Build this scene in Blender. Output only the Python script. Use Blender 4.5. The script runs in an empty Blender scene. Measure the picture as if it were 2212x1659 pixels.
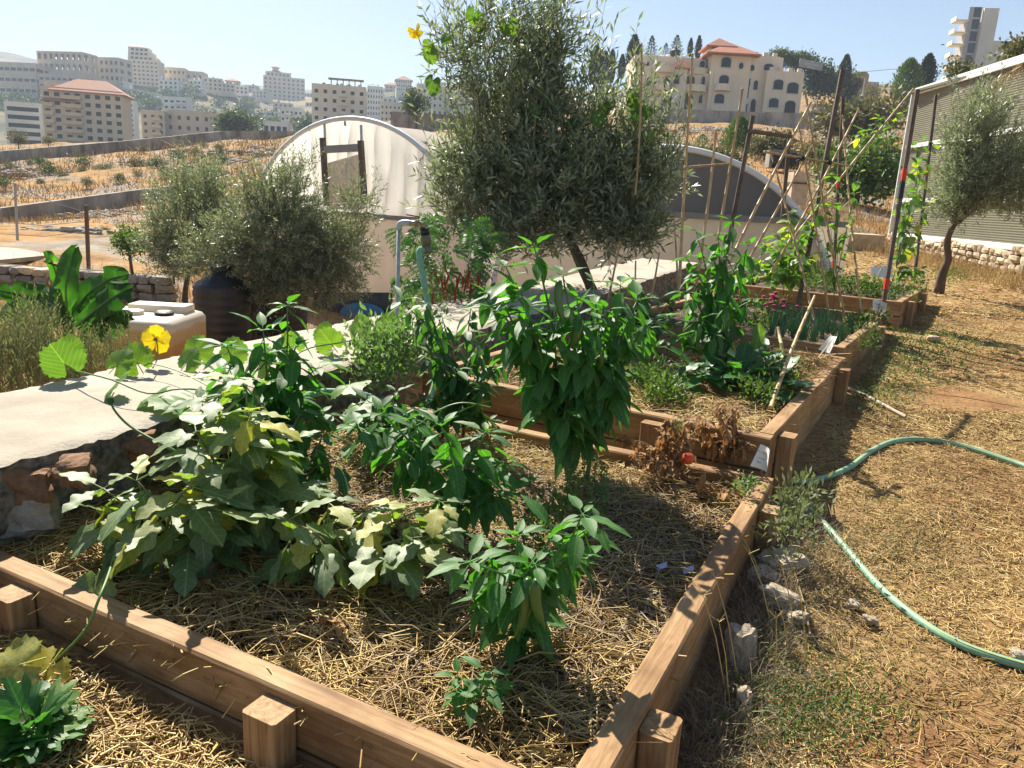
import bpy, math, random
import numpy as np
from mathutils import Vector, Matrix, noise as mnoise

sc = bpy.context.scene
random.seed(7); rng = np.random.default_rng(7)
rad = math.radians
# ---------------------------------------------------------------- camera
F, CX, CY, H = 1661.0, 1106.0, 829.5, 1.55
PITCH, ROLL = rad(13.6), rad(3.2)
fw = Vector((0, math.cos(PITCH), -math.sin(PITCH)))
r0 = Vector((1, 0, 0)); u0 = r0.cross(fw)
RI = r0 * math.cos(ROLL) + u0 * math.sin(ROLL)
UP = -r0 * math.sin(ROLL) + u0 * math.cos(ROLL)
cam = bpy.data.cameras.new("camera"); camo = bpy.data.objects.new("camera", cam)
sc.collection.objects.link(camo)
cam.sensor_fit = 'HORIZONTAL'; cam.sensor_width = 36; cam.lens = 36 * F / 2212
cam.clip_start = 0.05; cam.clip_end = 8000
M = Matrix((RI, UP, -fw)).transposed().to_4x4(); M.translation = (0, 0, H)
camo.matrix_world = M; sc.camera = camo
# ---------------------------------------------------------------- sky and sun
SUN_AZ, SUN_EL = -27.0, 44.0            # degrees, azimuth from +Y towards +X
w = bpy.data.worlds.new("World"); sc.world = w; w.use_nodes = True
nt = w.node_tree; nt.nodes.clear()
sky = nt.nodes.new('ShaderNodeTexSky'); sky.sky_type = 'NISHITA'; sky.sun_disc = False
sky.sun_elevation = rad(SUN_EL); sky.sun_rotation = rad(SUN_AZ)
sky.altitude = 700; sky.air_density = 1.0; sky.dust_density = 1.2; sky.ozone_density = 1.0
bg = nt.nodes.new('ShaderNodeBackground'); bg.inputs[1].default_value = 0.054
wo = nt.nodes.new('ShaderNodeOutputWorld')
nt.links.new(sky.outputs[0], bg.inputs[0]); nt.links.new(bg.outputs[0], wo.inputs[0])
sd = Vector((math.sin(rad(SUN_AZ)) * math.cos(rad(SUN_EL)), math.cos(rad(SUN_AZ)) * math.cos(rad(SUN_EL)), math.sin(rad(SUN_EL))))
sl = bpy.data.lights.new("sun", 'SUN'); sl.energy = 5.0; sl.angle = rad(0.55); sl.color = (1, 0.93, 0.80)
so = bpy.data.objects.new("sun", sl); sc.collection.objects.link(so)
so.rotation_mode = 'QUATERNION'; so.rotation_quaternion = sd.to_track_quat('Z', 'Y'); so.location = (-20, 40, 60)
sc.view_settings.view_transform = 'Standard'; sc.view_settings.look = 'None'
sc.view_settings.exposure = 1.36; sc.view_settings.gamma = 1.0
sc.cycles.max_bounces = 6; sc.cycles.diffuse_bounces = 3; sc.cycles.transmission_bounces = 4
sc.cycles.transparent_max_bounces = 8; sc.cycles.volume_bounces = 0; sc.cycles.caustics_reflective = False; sc.cycles.caustics_refractive = False

# ---------------------------------------------------------------- helpers
def ray(x, y): return fw * F + RI * (x - CX) - UP * (y - CY)
def at(x, y, Y):                      # a point of the place at depth Y
    d = ray(x, y); return Vector((0, 0, H)) + d * (Y / d.y)
def onz(x, y, z):
    d = ray(x, y); return Vector((0, 0, H)) + d * ((z - H) / d.z)
def g(Y): return 0.042 * (Y - 1.5) if Y > 1.5 else 0.015 * (Y - 1.5)
ORG = {}
def link(o): sc.collection.objects.link(o); return o
def tag(o, label=None, cat=None, group=None, kind=None):
    if label: o['label'] = label
    if cat: o['category'] = cat
    if group: o['group'] = group
    if kind: o['kind'] = kind
    return o
def thing(name, loc, label, cat, group=None):
    o = bpy.data.objects.new(name, None); o.empty_display_size = 0.1
    o.location = loc; link(o); ORG[o.name] = Vector(loc)
    return tag(o, label, cat, group)
def np_mesh(name, V, Fc, mat, parent=None, smooth=False):
    """V (n,3) world coords, Fc (m,k) faces"""
    V = np.asarray(V, dtype=np.float32); Fc = np.asarray(Fc, dtype=np.int32)
    org = ORG[parent.name] if parent else Vector((float(V[:, 0].mean()), float(V[:, 1].mean()), float(V[:, 2].min())))
    V = V - np.array(org, dtype=np.float32)
    me = bpy.data.meshes.new(name); m, k = Fc.shape
    me.vertices.add(len(V)); me.vertices.foreach_set('co', V.ravel())
    me.loops.add(m * k); me.loops.foreach_set('vertex_index', Fc.ravel())
    me.polygons.add(m); me.polygons.foreach_set('loop_start', np.arange(0, m * k, k, dtype=np.int32))
    try: me.polygons.foreach_set('loop_total', np.full(m, k, dtype=np.int32))
    except Exception: pass
    if smooth: me.polygons.foreach_set('use_smooth', np.ones(m, dtype=bool))
    me.update(calc_edges=True); me.validate()
    if mat: me.materials.append(mat)
    o = link(bpy.data.objects.new(name, me)); ORG[o.name] = org
    if parent: o.parent = parent
    else: o.location = org
    return o
class MB:
    def __init__(s): s.v = []; s.f = []
    def add(s, vs, fs):
        n = len(s.v); s.v += [tuple(p) for p in vs]; s.f += [tuple(i + n for i in f) for f in fs]; return s
    def box(s, c, size, ex=(1, 0, 0), ey=None, ez=(0, 0, 1)):
        ex = Vector(ex).normalized(); ez = Vector(ez).normalized(); ey = Vector(ey).normalized() if ey else ez.cross(ex).normalized()
        c = Vector(c); a, b, h = size[0] / 2, size[1] / 2, size[2] / 2
        vs = [c + ex * (a * i) + ey * (b * j) + ez * (h * k) for k in (-1, 1) for j in (-1, 1) for i in (-1, 1)]
        return s.add(vs, [(0, 2, 3, 1), (4, 5, 7, 6), (0, 1, 5, 4), (2, 6, 7, 3), (0, 4, 6, 2), (1, 3, 7, 5)])
    def bar(s, a, b, wy, wz, ch=0.006, up=(0, 0, 1), wob=0.0):
        """chamfered beam from a to b (wy across, wz tall)"""
        a, b = Vector(a), Vector(b); ex = (b - a).normalized(); up = Vector(up)
        ey = up.cross(ex).normalized(); ez = ex.cross(ey).normalized()
        y, z = wy / 2, wz / 2
        prof = [(-y + ch, -z), (y - ch, -z), (y, -z + ch), (y, z - ch), (y - ch, z), (-y + ch, z), (-y, z - ch), (-y, -z + ch)]
        L = (b - a).length; n = max(1, int(L / 0.3)) if wob else 1; rings = []
        for i in range(n + 1):
            p = a + (b - a) * (i / n)
            jy, jz = random.uniform(-wob, wob), random.uniform(-wob, wob)
            rings += [p + ey * (q[0] + jy) + ez * (q[1] + jz + random.uniform(-wob, wob) * .4) for q in prof]
        fs = []
        for i in range(n):
            for k in range(8): fs.append((i * 8 + k, i * 8 + (k + 1) % 8, i * 8 + 8 + (k + 1) % 8, i * 8 + 8 + k))
        fs.append(tuple(range(7, -1, -1))); fs.append(tuple(n * 8 + k for k in range(8)))
        return s.add(rings, fs)
    def tube(s, pts, rr, n=6, cap=True):
        pts = [Vector(p) for p in pts]
        if not isinstance(rr, (list, tuple)): rr = [rr] * len(pts)
        t0 = (pts[1] - pts[0]).normalized(); ref = Vector((0, 0, 1)) if abs(t0.z) < 0.9 else Vector((1, 0, 0))
        vs = []; fs = []; a = t0.cross(ref).normalized()
        for i, p in enumerate(pts):
            t = (pts[min(i + 1, len(pts) - 1)] - pts[max(i - 1, 0)]).normalized()
            a = (a - t * a.dot(t)).normalized(); b = t.cross(a)
            vs += [p + (a * math.cos(2 * math.pi * k / n) + b * math.sin(2 * math.pi * k / n)) * rr[i] for k in range(n)]
        for i in range(len(pts) - 1):
            for k in range(n): fs.append((i * n + k, i * n + (k + 1) % n, (i + 1) * n + (k + 1) % n, (i + 1) * n + k))
        if cap: fs.append(tuple(range(n - 1, -1, -1))); fs.append(tuple((len(pts) - 1) * n + k for k in range(n)))
        return s.add(vs, fs)
    def quad(s, a, b, c, d): return s.add([a, b, c, d], [(0, 1, 2, 3)])
    def lathe(s, c, prof, n=20):
        c = Vector(c); vs = []; fs = []
        for r, z in prof: vs += [c + Vector((r * math.cos(2 * math.pi * k / n), r * math.sin(2 * math.pi * k / n), z)) for k in range(n)]
        for i in range(len(prof) - 1):
            for k in range(n): fs.append((i * n + k, i * n + (k + 1) % n, (i + 1) * n + (k + 1) % n, (i + 1) * n + k))
        fs.append(tuple(range(n - 1, -1, -1))); fs.append(tuple((len(prof) - 1) * n + k for k in range(n)))
        return s.add(vs, fs)
    def build(s, name, mat, parent=None, smooth=False, org=None):
        if parent: org = ORG[parent.name]
        elif org is None:
            xs = [p[0] for p in s.v]; ys = [p[1] for p in s.v]; zs = [p[2] for p in s.v]
            org = Vector(((min(xs) + max(xs)) / 2, (min(ys) + max(ys)) / 2, min(zs)))
        me = bpy.data.meshes.new(name)
        me.from_pydata([(p[0] - org[0], p[1] - org[1], p[2] - org[2]) for p in s.v], [], s.f)
        if smooth: me.polygons.foreach_set('use_smooth', [True] * len(me.polygons))
        if mat: me.materials.append(mat)
        me.update(); o = link(bpy.data.objects.new(name, me)); ORG[o.name] = Vector(org)
        if parent: o.parent = parent
        else: o.location = org
        return o
def curve(pts, n=16):
    """Catmull-Rom through pts"""
    P = [Vector(p) for p in pts]; P = [P[0] * 2 - P[1]] + P + [P[-1] * 2 - P[-2]]; out = []
    seg = len(P) - 3
    for i in range(seg):
        k = max(2, n // seg)
        for j in range(k):
            t = j / k; a, b, c, d = P[i:i + 4]
            out.append(0.5 * ((2 * b) + (c - a) * t + (2 * a - 5 * b + 4 * c - d) * t * t + (3 * b - a - 3 * c + d) * t ** 3))
    out.append(P[-2]); return out
def uni(a, b): return random.uniform(a, b)

# ---------------------------------------------------------------- materials
def nodes(name):
    m = bpy.data.materials.new(name); m.use_nodes = True; t = m.node_tree
    return m, t, t.nodes['Principled BSDF'], t.nodes['Material Output']
def ramp(t, fac, stops):
    r = t.nodes.new('ShaderNodeValToRGB'); t.links.new(fac, r.inputs[0])
    e = r.color_ramp.elements
    while len(e) < len(stops): e.new(0.5)
    for k, (p, c) in enumerate(stops): e[k].position = p; e[k].color = (*c, 1)
    return r.outputs[0]
def noise_tex(t, scale, detail=4, rough=0.55, vec=None, dist=0.0):
    n = t.nodes.new('ShaderNodeTexNoise'); n.inputs['Scale'].default_value = scale; n.inputs['Detail'].default_value = detail
    n.inputs['Roughness'].default_value = rough; n.inputs['Distortion'].default_value = dist
    if vec is not None: t.links.new(vec, n.inputs['Vector'])
    return n.outputs['Fac']
def coord(t, kind='Object', scale=None):
    if kind == 'World': c = t.nodes.new('ShaderNodeNewGeometry').outputs['Position']
    else: c = t.nodes.new('ShaderNodeTexCoord').outputs[kind]
    if scale:
        mp = t.nodes.new('ShaderNodeMapping'); mp.inputs['Scale'].default_value = scale; t.links.new(c, mp.inputs[0]); c = mp.outputs[0]
    return c
def mixc(t, fac, a, b, mode='MIX'):
    m = t.nodes.new('ShaderNodeMix'); m.data_type = 'RGBA'; m.blend_type = mode
    for sock, v in ((m.inputs[0], fac), (m.inputs[6], a), (m.inputs[7], b)):
        if isinstance(v, (int, float)): sock.default_value = v
        elif isinstance(v, tuple): sock.default_value = (*v, 1)
        else: t.links.new(v, sock)
    return m.outputs[2]
def mathn(t, op, a, b=0.0):
    m = t.nodes.new('ShaderNodeMath'); m.operation = op
    for sock, v in ((m.inputs[0], a), (m.inputs[1], b)):
        if isinstance(v, (int, float)): sock.default_value = v
        else: t.links.new(v, sock)
    return m.outputs[0]
def bump(t, p, h, strength, dist):
    b = t.nodes.new('ShaderNodeBump'); b.inputs['Strength'].default_value = strength; b.inputs['Distance'].default_value = dist
    t.links.new(h, b.inputs['Height']); t.links.new(b.outputs[0], p.inputs['Normal'])
def pmat(name, stops, scale=8, rough=0.75, bmp=0.0, bdist=0.01, bscale=None, kind='Object', sc3=None, rand=0.0, detail=5, metal=0.0, spec=0.3):
    m, t, p, o = nodes(name); c = coord(t, kind, sc3)
    f = noise_tex(t, scale, detail, 0.6, c); col = ramp(t, f, stops)
    if rand:
        oi = t.nodes.new('ShaderNodeObjectInfo'); h = t.nodes.new('ShaderNodeHueSaturation')
        t.links.new(col, h.inputs['Color']); mr = t.nodes.new('ShaderNodeMapRange'); t.links.new(oi.outputs['Random'], mr.inputs[0])
        mr.inputs[3].default_value = 1 - rand; mr.inputs[4].default_value = 1 + rand; t.links.new(mr.outputs[0], h.inputs['Value']); col = h.outputs[0]
    t.links.new(col, p.inputs['Base Color']); p.inputs['Roughness'].default_value = rough; p.inputs['Metallic'].default_value = metal
    p.inputs['Specular IOR Level'].default_value = spec
    if bmp: bump(t, p, noise_tex(t, bscale or scale * 3, 6, 0.65, c), bmp, bdist)
    return m
def leafmat(name, dark, light, trans=0.35, tcol=None, rough=0.42, spec=0.45, island=False, yellow=0.0, vein=False):
    """two-sided leaf: diffuse/gloss plus light passing through"""
    m, t, p, o = nodes(name)
    if island: rnd = t.nodes.new('ShaderNodeNewGeometry').outputs['Random Per Island']
    else: rnd = t.nodes.new('ShaderNodeObjectInfo').outputs['Random']
    n = noise_tex(t, 14, 3, 0.6, coord(t, 'Object'))
    f = mathn(t, 'ADD', mathn(t, 'MULTIPLY', rnd, 0.75), mathn(t, 'MULTIPLY', n, 0.45))
    stops = [(0.05, dark), (0.85, light)]
    if yellow: stops = [(0.05, dark), (0.85 - yellow, light), (0.98, (0.42, 0.36, 0.04))]
    col = ramp(t, f, stops)
    if not island:
        sp = t.nodes.new('ShaderNodeSeparateXYZ'); t.links.new(coord(t, 'Object'), sp.inputs[0]); ax = mathn(t, 'ABSOLUTE', sp.outputs[0])
        mid = ramp(t, ax, [(0.0, (1, 1, 1)), (0.022, (0, 0, 0))])
        wv = mathn(t, 'SINE', mathn(t, 'MULTIPLY', mathn(t, 'SUBTRACT', sp.outputs[1], mathn(t, 'MULTIPLY', ax, 0.9)), 44.0)); sv = ramp(t, wv, [(0.86, (0, 0, 0)), (1.0, (0.55, 0.55, 0.55))])
        vv = mixc(t, 1.0, mid, sv, 'LIGHTEN'); col = mixc(t, mathn(t, 'MULTIPLY', vv, 0.5), col, tuple(min(1, c * 2.2 + 0.02) for c in light))
    t.links.new(col, p.inputs['Base Color']); p.inputs['Roughness'].default_value = rough; p.inputs['Specular IOR Level'].default_value = spec
    bump(t, p, noise_tex(t, 45, 3, 0.6, coord(t, 'Object')), 0.25, 0.004)
    tr = t.nodes.new('ShaderNodeBsdfTranslucent')
    tc = mixc(t, 1.0, col, tcol or (2.2, 2.6, 0.9), 'MULTIPLY'); t.links.new(tc, tr.inputs[0])
    mx = t.nodes.new('ShaderNodeMixShader'); mx.inputs[0].default_value = trans
    t.links.new(p.outputs[0], mx.inputs[1]); t.links.new(tr.outputs[0], mx.inputs[2]); t.links.new(mx.outputs[0], o.inputs[0])
    return m
def strawmat(name, cols, rough=0.55):
    m, t, p, o = nodes(name)
    rnd = t.nodes.new('ShaderNodeNewGeometry').outputs['Random Per Island']
    col = ramp(t, rnd, [(i / (len(cols) - 1), c) for i, c in enumerate(cols)])
    big = noise_tex(t, 1.6, 4, 0.6, coord(t, 'World')); sh = ramp(t, big, [(0.33, (0.55, 0.48, 0.42)), (0.62, (1, 1, 1))])
    col = mixc(t, 1.0, col, sh, 'MULTIPLY')
    t.links.new(col, p.inputs['Base Color']); p.inputs['Roughness'].default_value = rough; p.inputs['Specular IOR Level'].default_value = 0.35
    return m
def plain(name, col, rough=0.6, metal=0.0, spec=0.4, var=0.12, scale=6): 
    c2 = tuple(min(1, c * (1 + var)) for c in col); c1 = tuple(c * (1 - var) for c in col)
    return pmat(name, [(0.3, c1), (0.7, c2)], scale, rough, metal=metal, spec=spec)

MT = {}
MT['wood'] = None
def wood(name, c1, c2, c3):
    m, t, p, o = nodes(name); c = coord(t, 'Object', (2.0, 28, 28))
    oi = t.nodes.new('ShaderNodeObjectInfo'); ad = t.nodes.new('ShaderNodeVectorMath'); ad.operation = 'ADD'
    t.links.new(c, ad.inputs[0]); t.links.new(oi.outputs['Random'], ad.inputs[1]); c = ad.outputs[0]
    f = noise_tex(t, 1.6, 6, 0.65, c, 0.8); col = ramp(t, f, [(0.3, c1), (0.52, c2), (0.75, c3)])
    st = noise_tex(t, 3.0, 4, 0.6, coord(t, 'World')); col = mixc(t, 1.0, col, ramp(t, st, [(0.35, (0.62, 0.55, 0.5)), (0.6, (1, 1, 1))]), 'MULTIPLY')
    t.links.new(col, p.inputs['Base Color']); p.inputs['Roughness'].default_value = 0.7; p.inputs['Specular IOR Level'].default_value = 0.25
    bump(t, p, f, 0.5, 0.004); return m
MT['wood'] = wood('bed_wood', (0.20, 0.112, 0.05), (0.36, 0.222, 0.108), (0.48, 0.335, 0.19))
MT['darkwood'] = wood('dark_wood', (0.09, 0.068, 0.055), (0.15, 0.115, 0.09), (0.22, 0.17, 0.13))
MT['bamboo'] = pmat('bamboo', [(0.3, (0.30, 0.19, 0.09)), (0.55, (0.48, 0.34, 0.18)), (0.75, (0.60, 0.47, 0.27))], 5, 0.5, kind='Object', sc3=(8, 8, 1.2), rand=0.2)
MT['concrete'] = pmat('concrete', [(0.3, (0.29, 0.25, 0.195)), (0.5, (0.375, 0.33, 0.265)), (0.75, (0.45, 0.405, 0.335))], 2.2, 0.9, 0.7, 0.01, 70, detail=8)
MT['shaded_gritty'] = pmat('shaded_gritty_concrete', [(0.36, (0.10, 0.09, 0.078)), (0.5, (0.24, 0.22, 0.19)), (0.66, (0.40, 0.37, 0.32))], 22, 0.95, 1.0, 0.04, 40, detail=8)  # rough pitted concrete, darker than the coping: side-face shade put into the colour
MT['roughconc'] = pmat('old_concrete', [(0.34, (0.13, 0.12, 0.10)), (0.5, (0.28, 0.26, 0.23)), (0.66, (0.42, 0.39, 0.34))], 1.1, 0.95, 0.5, 0.03, 10, kind='World', sc3=(0.6, 0.6, 0.25), detail=8)
MT['stone'] = pmat('limestone', [(0.25, (0.33, 0.25, 0.16)), (0.5, (0.50, 0.40, 0.28)), (0.8, (0.62, 0.53, 0.40))], 5, 0.9, 0.6, 0.02, 22, rand=0.22)
MT['greystone'] = pmat('grey_stone', [(0.25, (0.20, 0.175, 0.145)), (0.5, (0.33, 0.29, 0.24)), (0.8, (0.45, 0.41, 0.35))], 5, 0.9, 0.6, 0.02, 22, rand=0.25)
MT['whitestone'] = pmat('white_stone', [(0.3, (0.34, 0.27, 0.19)), (0.55, (0.48, 0.40, 0.30)), (0.8, (0.58, 0.52, 0.43))], 7, 0.9, 0.7, 0.015, 30, rand=0.15)
MT['redstone'] = pmat('red_stone', [(0.3, (0.17, 0.085, 0.045)), (0.6, (0.27, 0.155, 0.09)), (0.8, (0.34, 0.23, 0.16))], 6, 0.9, 0.5, 0.02, 20, rand=0.15)
MT['darkmetal'] = plain('dark_metal', (0.05, 0.05, 0.055), 0.5, 0.3)
MT['white'] = plain('white_paint', (0.72, 0.72, 0.70), 0.5, var=0.04)
MT['galv'] = pmat('galvanised_steel', [(0.3, (0.33, 0.34, 0.34)), (0.7, (0.47, 0.48, 0.48))], 30, 0.5, metal=0.25)
MT['black'] = plain('black_plastic', (0.018, 0.018, 0.02), 0.42)
MT['straw'] = strawmat('straw', [(0.18, 0.10, 0.032), (0.40, 0.255, 0.085), (0.57, 0.40, 0.135), (0.68, 0.51, 0.19), (0.48, 0.35, 0.16), (0.72, 0.58, 0.28)])
MT['greystraw'] = strawmat('grey_straw', [(0.12, 0.09, 0.07), (0.27, 0.21, 0.15), (0.40, 0.31, 0.2), (0.5, 0.40, 0.27)])
MT['drygrass'] = strawmat('dry_grass', [(0.30, 0.16, 0.05), (0.44, 0.26, 0.08), (0.52, 0.33, 0.12), (0.56, 0.40, 0.18)])
MT['pepper'] = leafmat('pepper_leaf', (0.025, 0.082, 0.02), (0.062, 0.165, 0.034), 0.36, (2.1, 2.8, 0.6), 0.5, 0.42)
MT['darkpepper'] = leafmat('chilli_leaf', (0.02, 0.064, 0.019), (0.048, 0.125, 0.03), 0.32, (2.0, 2.7, 0.6), 0.5, 0.42)
MT['eggplant'] = leafmat('eggplant_leaf', (0.085, 0.145, 0.058), (0.17, 0.235, 0.09), 0.36, (1.8, 2.0, 0.4), 0.5, 0.6, yellow=0.05)
MT['gourd'] = leafmat('gourd_leaf', (0.06, 0.14, 0.03), (0.12, 0.21, 0.045), 0.36, (1.9, 2.0, 0.5), 0.5)
MT['bean'] = leafmat('bean_leaf', (0.05, 0.12, 0.03), (0.12, 0.22, 0.05), 0.38, (1.9, 2.2, 0.6), 0.5, yellow=0.04)
MT['green'] = leafmat('brassica_leaf', (0.022, 0.075, 0.025), (0.06, 0.15, 0.04), 0.3, (2.0, 2.8, 0.7), 0.42)
MT['banana'] = leafmat('banana_leaf', (0.018, 0.06, 0.014), (0.04, 0.11, 0.022), 0.36, (2.0, 2.6, 0.6), 0.62, 0.25)
MT['sage'] = leafmat('sage_leaf', (0.10, 0.17, 0.07), (0.17, 0.25, 0.11), 0.3, (1.6, 1.9, 0.7), 0.65, 0.25, island=True)
MT['weed'] = leafmat('weed_leaf', (0.04, 0.085, 0.025), (0.11, 0.16, 0.05), 0.3, (1.6, 1.9, 0.6), 0.6, 0.3, island=True)
MT['greyweed'] = leafmat('grey_weed_leaf', (0.10, 0.13, 0.07), (0.20, 0.22, 0.12), 0.28, (1.4, 1.5, 0.8), 0.65, 0.25, island=True)
MT['onion'] = leafmat('onion_leaf', (0.05, 0.14, 0.07), (0.11, 0.22, 0.11), 0.25, (1.5, 1.9, 1.0), 0.5, island=True)
MT['feather'] = leafmat('feathery_leaf', (0.035, 0.10, 0.03), (0.075, 0.17, 0.045), 0.3, (1.8, 2.2, 0.6), 0.5, island=True)
MT['olive'] = leafmat('olive_leaf', (0.10, 0.125, 0.065), (0.32, 0.36, 0.245), 0.3, (1.2, 1.35, 0.8), 0.42, 0.55, island=True)
MT['darkolive'] = leafmat('dark_olive_leaf', (0.095, 0.115, 0.06), (0.29, 0.32, 0.21), 0.28, (1.2, 1.35, 0.8), 0.44, 0.5, island=True)
MT['bush'] = leafmat('bush_leaf', (0.03, 0.055, 0.02), (0.085, 0.12, 0.045), 0.2, (1.5, 1.7, 0.6), 0.55, 0.35, island=True)
MT['drybush'] = leafmat('scrub_leaf', (0.075, 0.085, 0.04), (0.17, 0.165, 0.08), 0.2, (1.4, 1.4, 0.7), 0.6, 0.3, island=True)
MT['cypress'] = leafmat('cypress_leaf', (0.015, 0.026, 0.014), (0.04, 0.055, 0.025), 0.12, (1.5, 1.7, 0.6), 0.6, 0.3, island=True)
MT['conifer'] = leafmat('conifer_leaf', (0.05, 0.10, 0.03), (0.12, 0.18, 0.05), 0.2, (1.5, 1.8, 0.6), 0.6, 0.3, island=True)
MT['deadleaf'] = leafmat('withered_leaf', (0.13, 0.07, 0.03), (0.30, 0.18, 0.085), 0.2, (1.8, 1.4, 0.9), 0.75, 0.2)
MT['bark'] = pmat('bark', [(0.3, (0.075, 0.05, 0.035)), (0.6, (0.15, 0.105, 0.07)), (0.8, (0.22, 0.17, 0.12))], 12, 0.9, 0.8, 0.02, 30, sc3=(1, 1, 0.3))
MT['greenstem'] = plain('green_stem', (0.11, 0.20, 0.06), 0.5, var=0.25)
MT['brownstem'] = plain('brown_stem', (0.17, 0.15, 0.07), 0.6, var=0.3)
MT['drystem'] = plain('dry_stem', (0.25, 0.17, 0.08), 0.7, var=0.3)
MT['soil'] = pmat('soil', [(0.3, (0.05, 0.032, 0.02)), (0.55, (0.10, 0.065, 0.04)), (0.8, (0.17, 0.11, 0.065))], 12, 0.95, 0.9, 0.03, 30, kind='World')
MT['hose'] = pmat('green_hose', [(0.3, (0.16, 0.34, 0.22)), (0.7, (0.24, 0.43, 0.30))], 40, 0.38)
MT['yellowline'] = plain('yellow_stripe', (0.55, 0.42, 0.10), 0.45)
MT['yellow'] = leafmat('yellow_petal', (0.70, 0.50, 0.01), (0.85, 0.66, 0.02), 0.35, (1.1, 1.1, 0.6), 0.5)
MT['aubergine'] = plain('aubergine_skin', (0.028, 0.006, 0.016), 0.22, spec=0.6)
MT['chilli'] = plain('green_pepper_skin', (0.05, 0.12, 0.018), 0.28, spec=0.55, var=0.3)
MT['calyx'] = plain('calyx', (0.16, 0.13, 0.06), 0.6)
MT['tomato'] = plain('tomato_skin', (0.62, 0.08, 0.025), 0.3)
MT['paper'] = plain('paper', (0.78, 0.78, 0.77), 0.7, var=0.03)
MT['ink'] = plain('ink', (0.03, 0.03, 0.06), 0.6)
MT['red'] = plain('red_tape', (0.62, 0.04, 0.02), 0.5)
MT['navy'] = plain('navy_tape', (0.012, 0.015, 0.026), 0.5)
MT['magenta'] = plain('magenta_petal', (0.34, 0.015, 0.10), 0.6, var=0.3, scale=60)
# glass and walls
MT['glass'] = plain('dark_glass', (0.018, 0.02, 0.026), 0.25, spec=0.3)
MT['shade'] = plain('dark_opening', (0.03, 0.028, 0.028), 0.7)
MT['shutter'] = plain('white_shutter', (0.62, 0.60, 0.55), 0.6)
MT['tile'] = pmat('roof_tile', [(0.3, (0.34, 0.13, 0.07)), (0.7, (0.47, 0.20, 0.12))], 3, 0.8, kind='World', sc3=(1, 1, 2))
def wallm(name, c, v=0.1, scale=0.25):
    m = pmat(name, [(0.3, tuple(k * (1 - v) for k in c)), (0.7, tuple(min(1, k * (1 + v)) for k in c))], scale, 0.85, kind='World', sc3=(1, 1, 0.5), detail=8); return m
MT['lime'] = wallm('limestone_cladding', (0.60, 0.50, 0.36)); MT['cream'] = wallm('cream_cladding', (0.72, 0.62, 0.47)); MT['pale'] = wallm('pale_cladding', (0.60, 0.56, 0.48))
MT['whitewall'] = wallm('white_cladding', (0.70, 0.69, 0.65)); MT['sand'] = wallm('sand_cladding', (0.54, 0.45, 0.33)); MT['grey'] = wallm('grey_render', (0.36, 0.35, 0.33)); MT['pinkwall'] = wallm('pinkish_cladding', (0.52, 0.42, 0.35))
# ================================================================ setting
WF = [(-3.3, -1.0), (-1.78, 2.49), (-1.42, 3.27), (-1.0, 4.35), (0.33, 7.0), (1.5, 9.3), (2.75, 11.9)]     # front edge of the concrete wall
def wall_x(Y):
    for (xa, ya), (xb, yb) in zip(WF, WF[1:]):
        if Y <= yb or (xb, yb) == WF[-1]: return xa + (xb - xa) * (Y - ya) / (yb - ya)
CP = []                                                        # terrain control points: azimuth, log distance, elevation slope
def cp(x, y, Y): p = at(x, y, Y); cpw(p.x, p.y, p.z)
def cpw(X, Y, z):
    r = math.hypot(X, Y); CP.append((math.degrees(math.atan2(X, Y)) / 18, math.log(r) * 1.3, (z - H) / r))
for X, Y, z in [(-9, 1, -1.2), (-4, 3, -1.15), (-5, 6, -1.1), (-9, 9, -1.1), (-4.3, 9, -1.1), (-5, 12.5, -1.1), (-11, 14, -1.1), (-3, 14, -1.3), (-6, 16, -1.2), (-8, 20, -.6), (-14, 18, -.4), (-22, 12, -.6), (0, 16, -1.3), (4, 16, -.6),
                (-4, 24, -1.2), (2, 24, -0.3), (8, 24, 0.85), (13, 24, 1.0), (14, 12, .6), (20, 4, .3), (12, 2, 0), (9, 30, 1.2), (16, 32, 1.6), (5, 3, 0), (3, 1.5, -.1), (24, 20, 1.5)]: cpw(X, Y, z)
for x, y, Y in [(0, 545, 19), (200, 540, 19), (100, 482, 38), (320, 462, 42), (0, 485, 44), (180, 458, 50), (320, 436, 56), (0, 440, 49), (300, 405, 62), (0, 385, 74), (300, 350, 92), (560, 340, 80), (560, 400, 50), (700, 340, 70),
                (0, 352, 90), (250, 328, 106), (480, 303, 125), (570, 300, 132), (150, 312, 170), (150, 340, 240), (400, 320, 280), (600, 312, 270), (700, 290, 270), (850, 290, 130), (960, 280, 112), (1100, 290, 100), (850, 262, 260), (1000, 262, 260),
                (0, 320, 330), (200, 300, 360), (0, 235, 480), (270, 225, 500), (500, 265, 480), (0, 190, 580), (270, 185, 600), (450, 187, 640), (560, 262, 560), (650, 285, 560), (620, 215, 800), (800, 235, 600), (950, 230, 560), (850, 200, 800), (960, 195, 850), (1100, 200, 700), (1250, 200, 500),
                (0, 160, 760), (300, 160, 800), (500, 190, 900), (700, 205, 1000), (900, 200, 1000), (1250, 205, 900), (300, 185, 2200), (900, 230, 2200), (1500, 260, 2200), (2000, 280, 2200),
                (1423, 268, 131), (1600, 272, 130), (1751, 280, 128), (1430, 246, 143), (1740, 262, 140), (1500, 235, 170), (1600, 225, 220), (1780, 200, 215), (1450, 305, 80), (1600, 335, 58), (1760, 345, 55), (1720, 400, 38), (1850, 468, 30), (1880, 300, 90), (1790, 212, 178), (1880, 214, 175), (1960, 222, 170), (1960, 245, 125), (2060, 205, 185), (2200, 190, 225), (2300, 170, 260), (1300, 262, 140), (1300, 300, 90), (1200, 300, 80)]: cp(x, y, Y)
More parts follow.
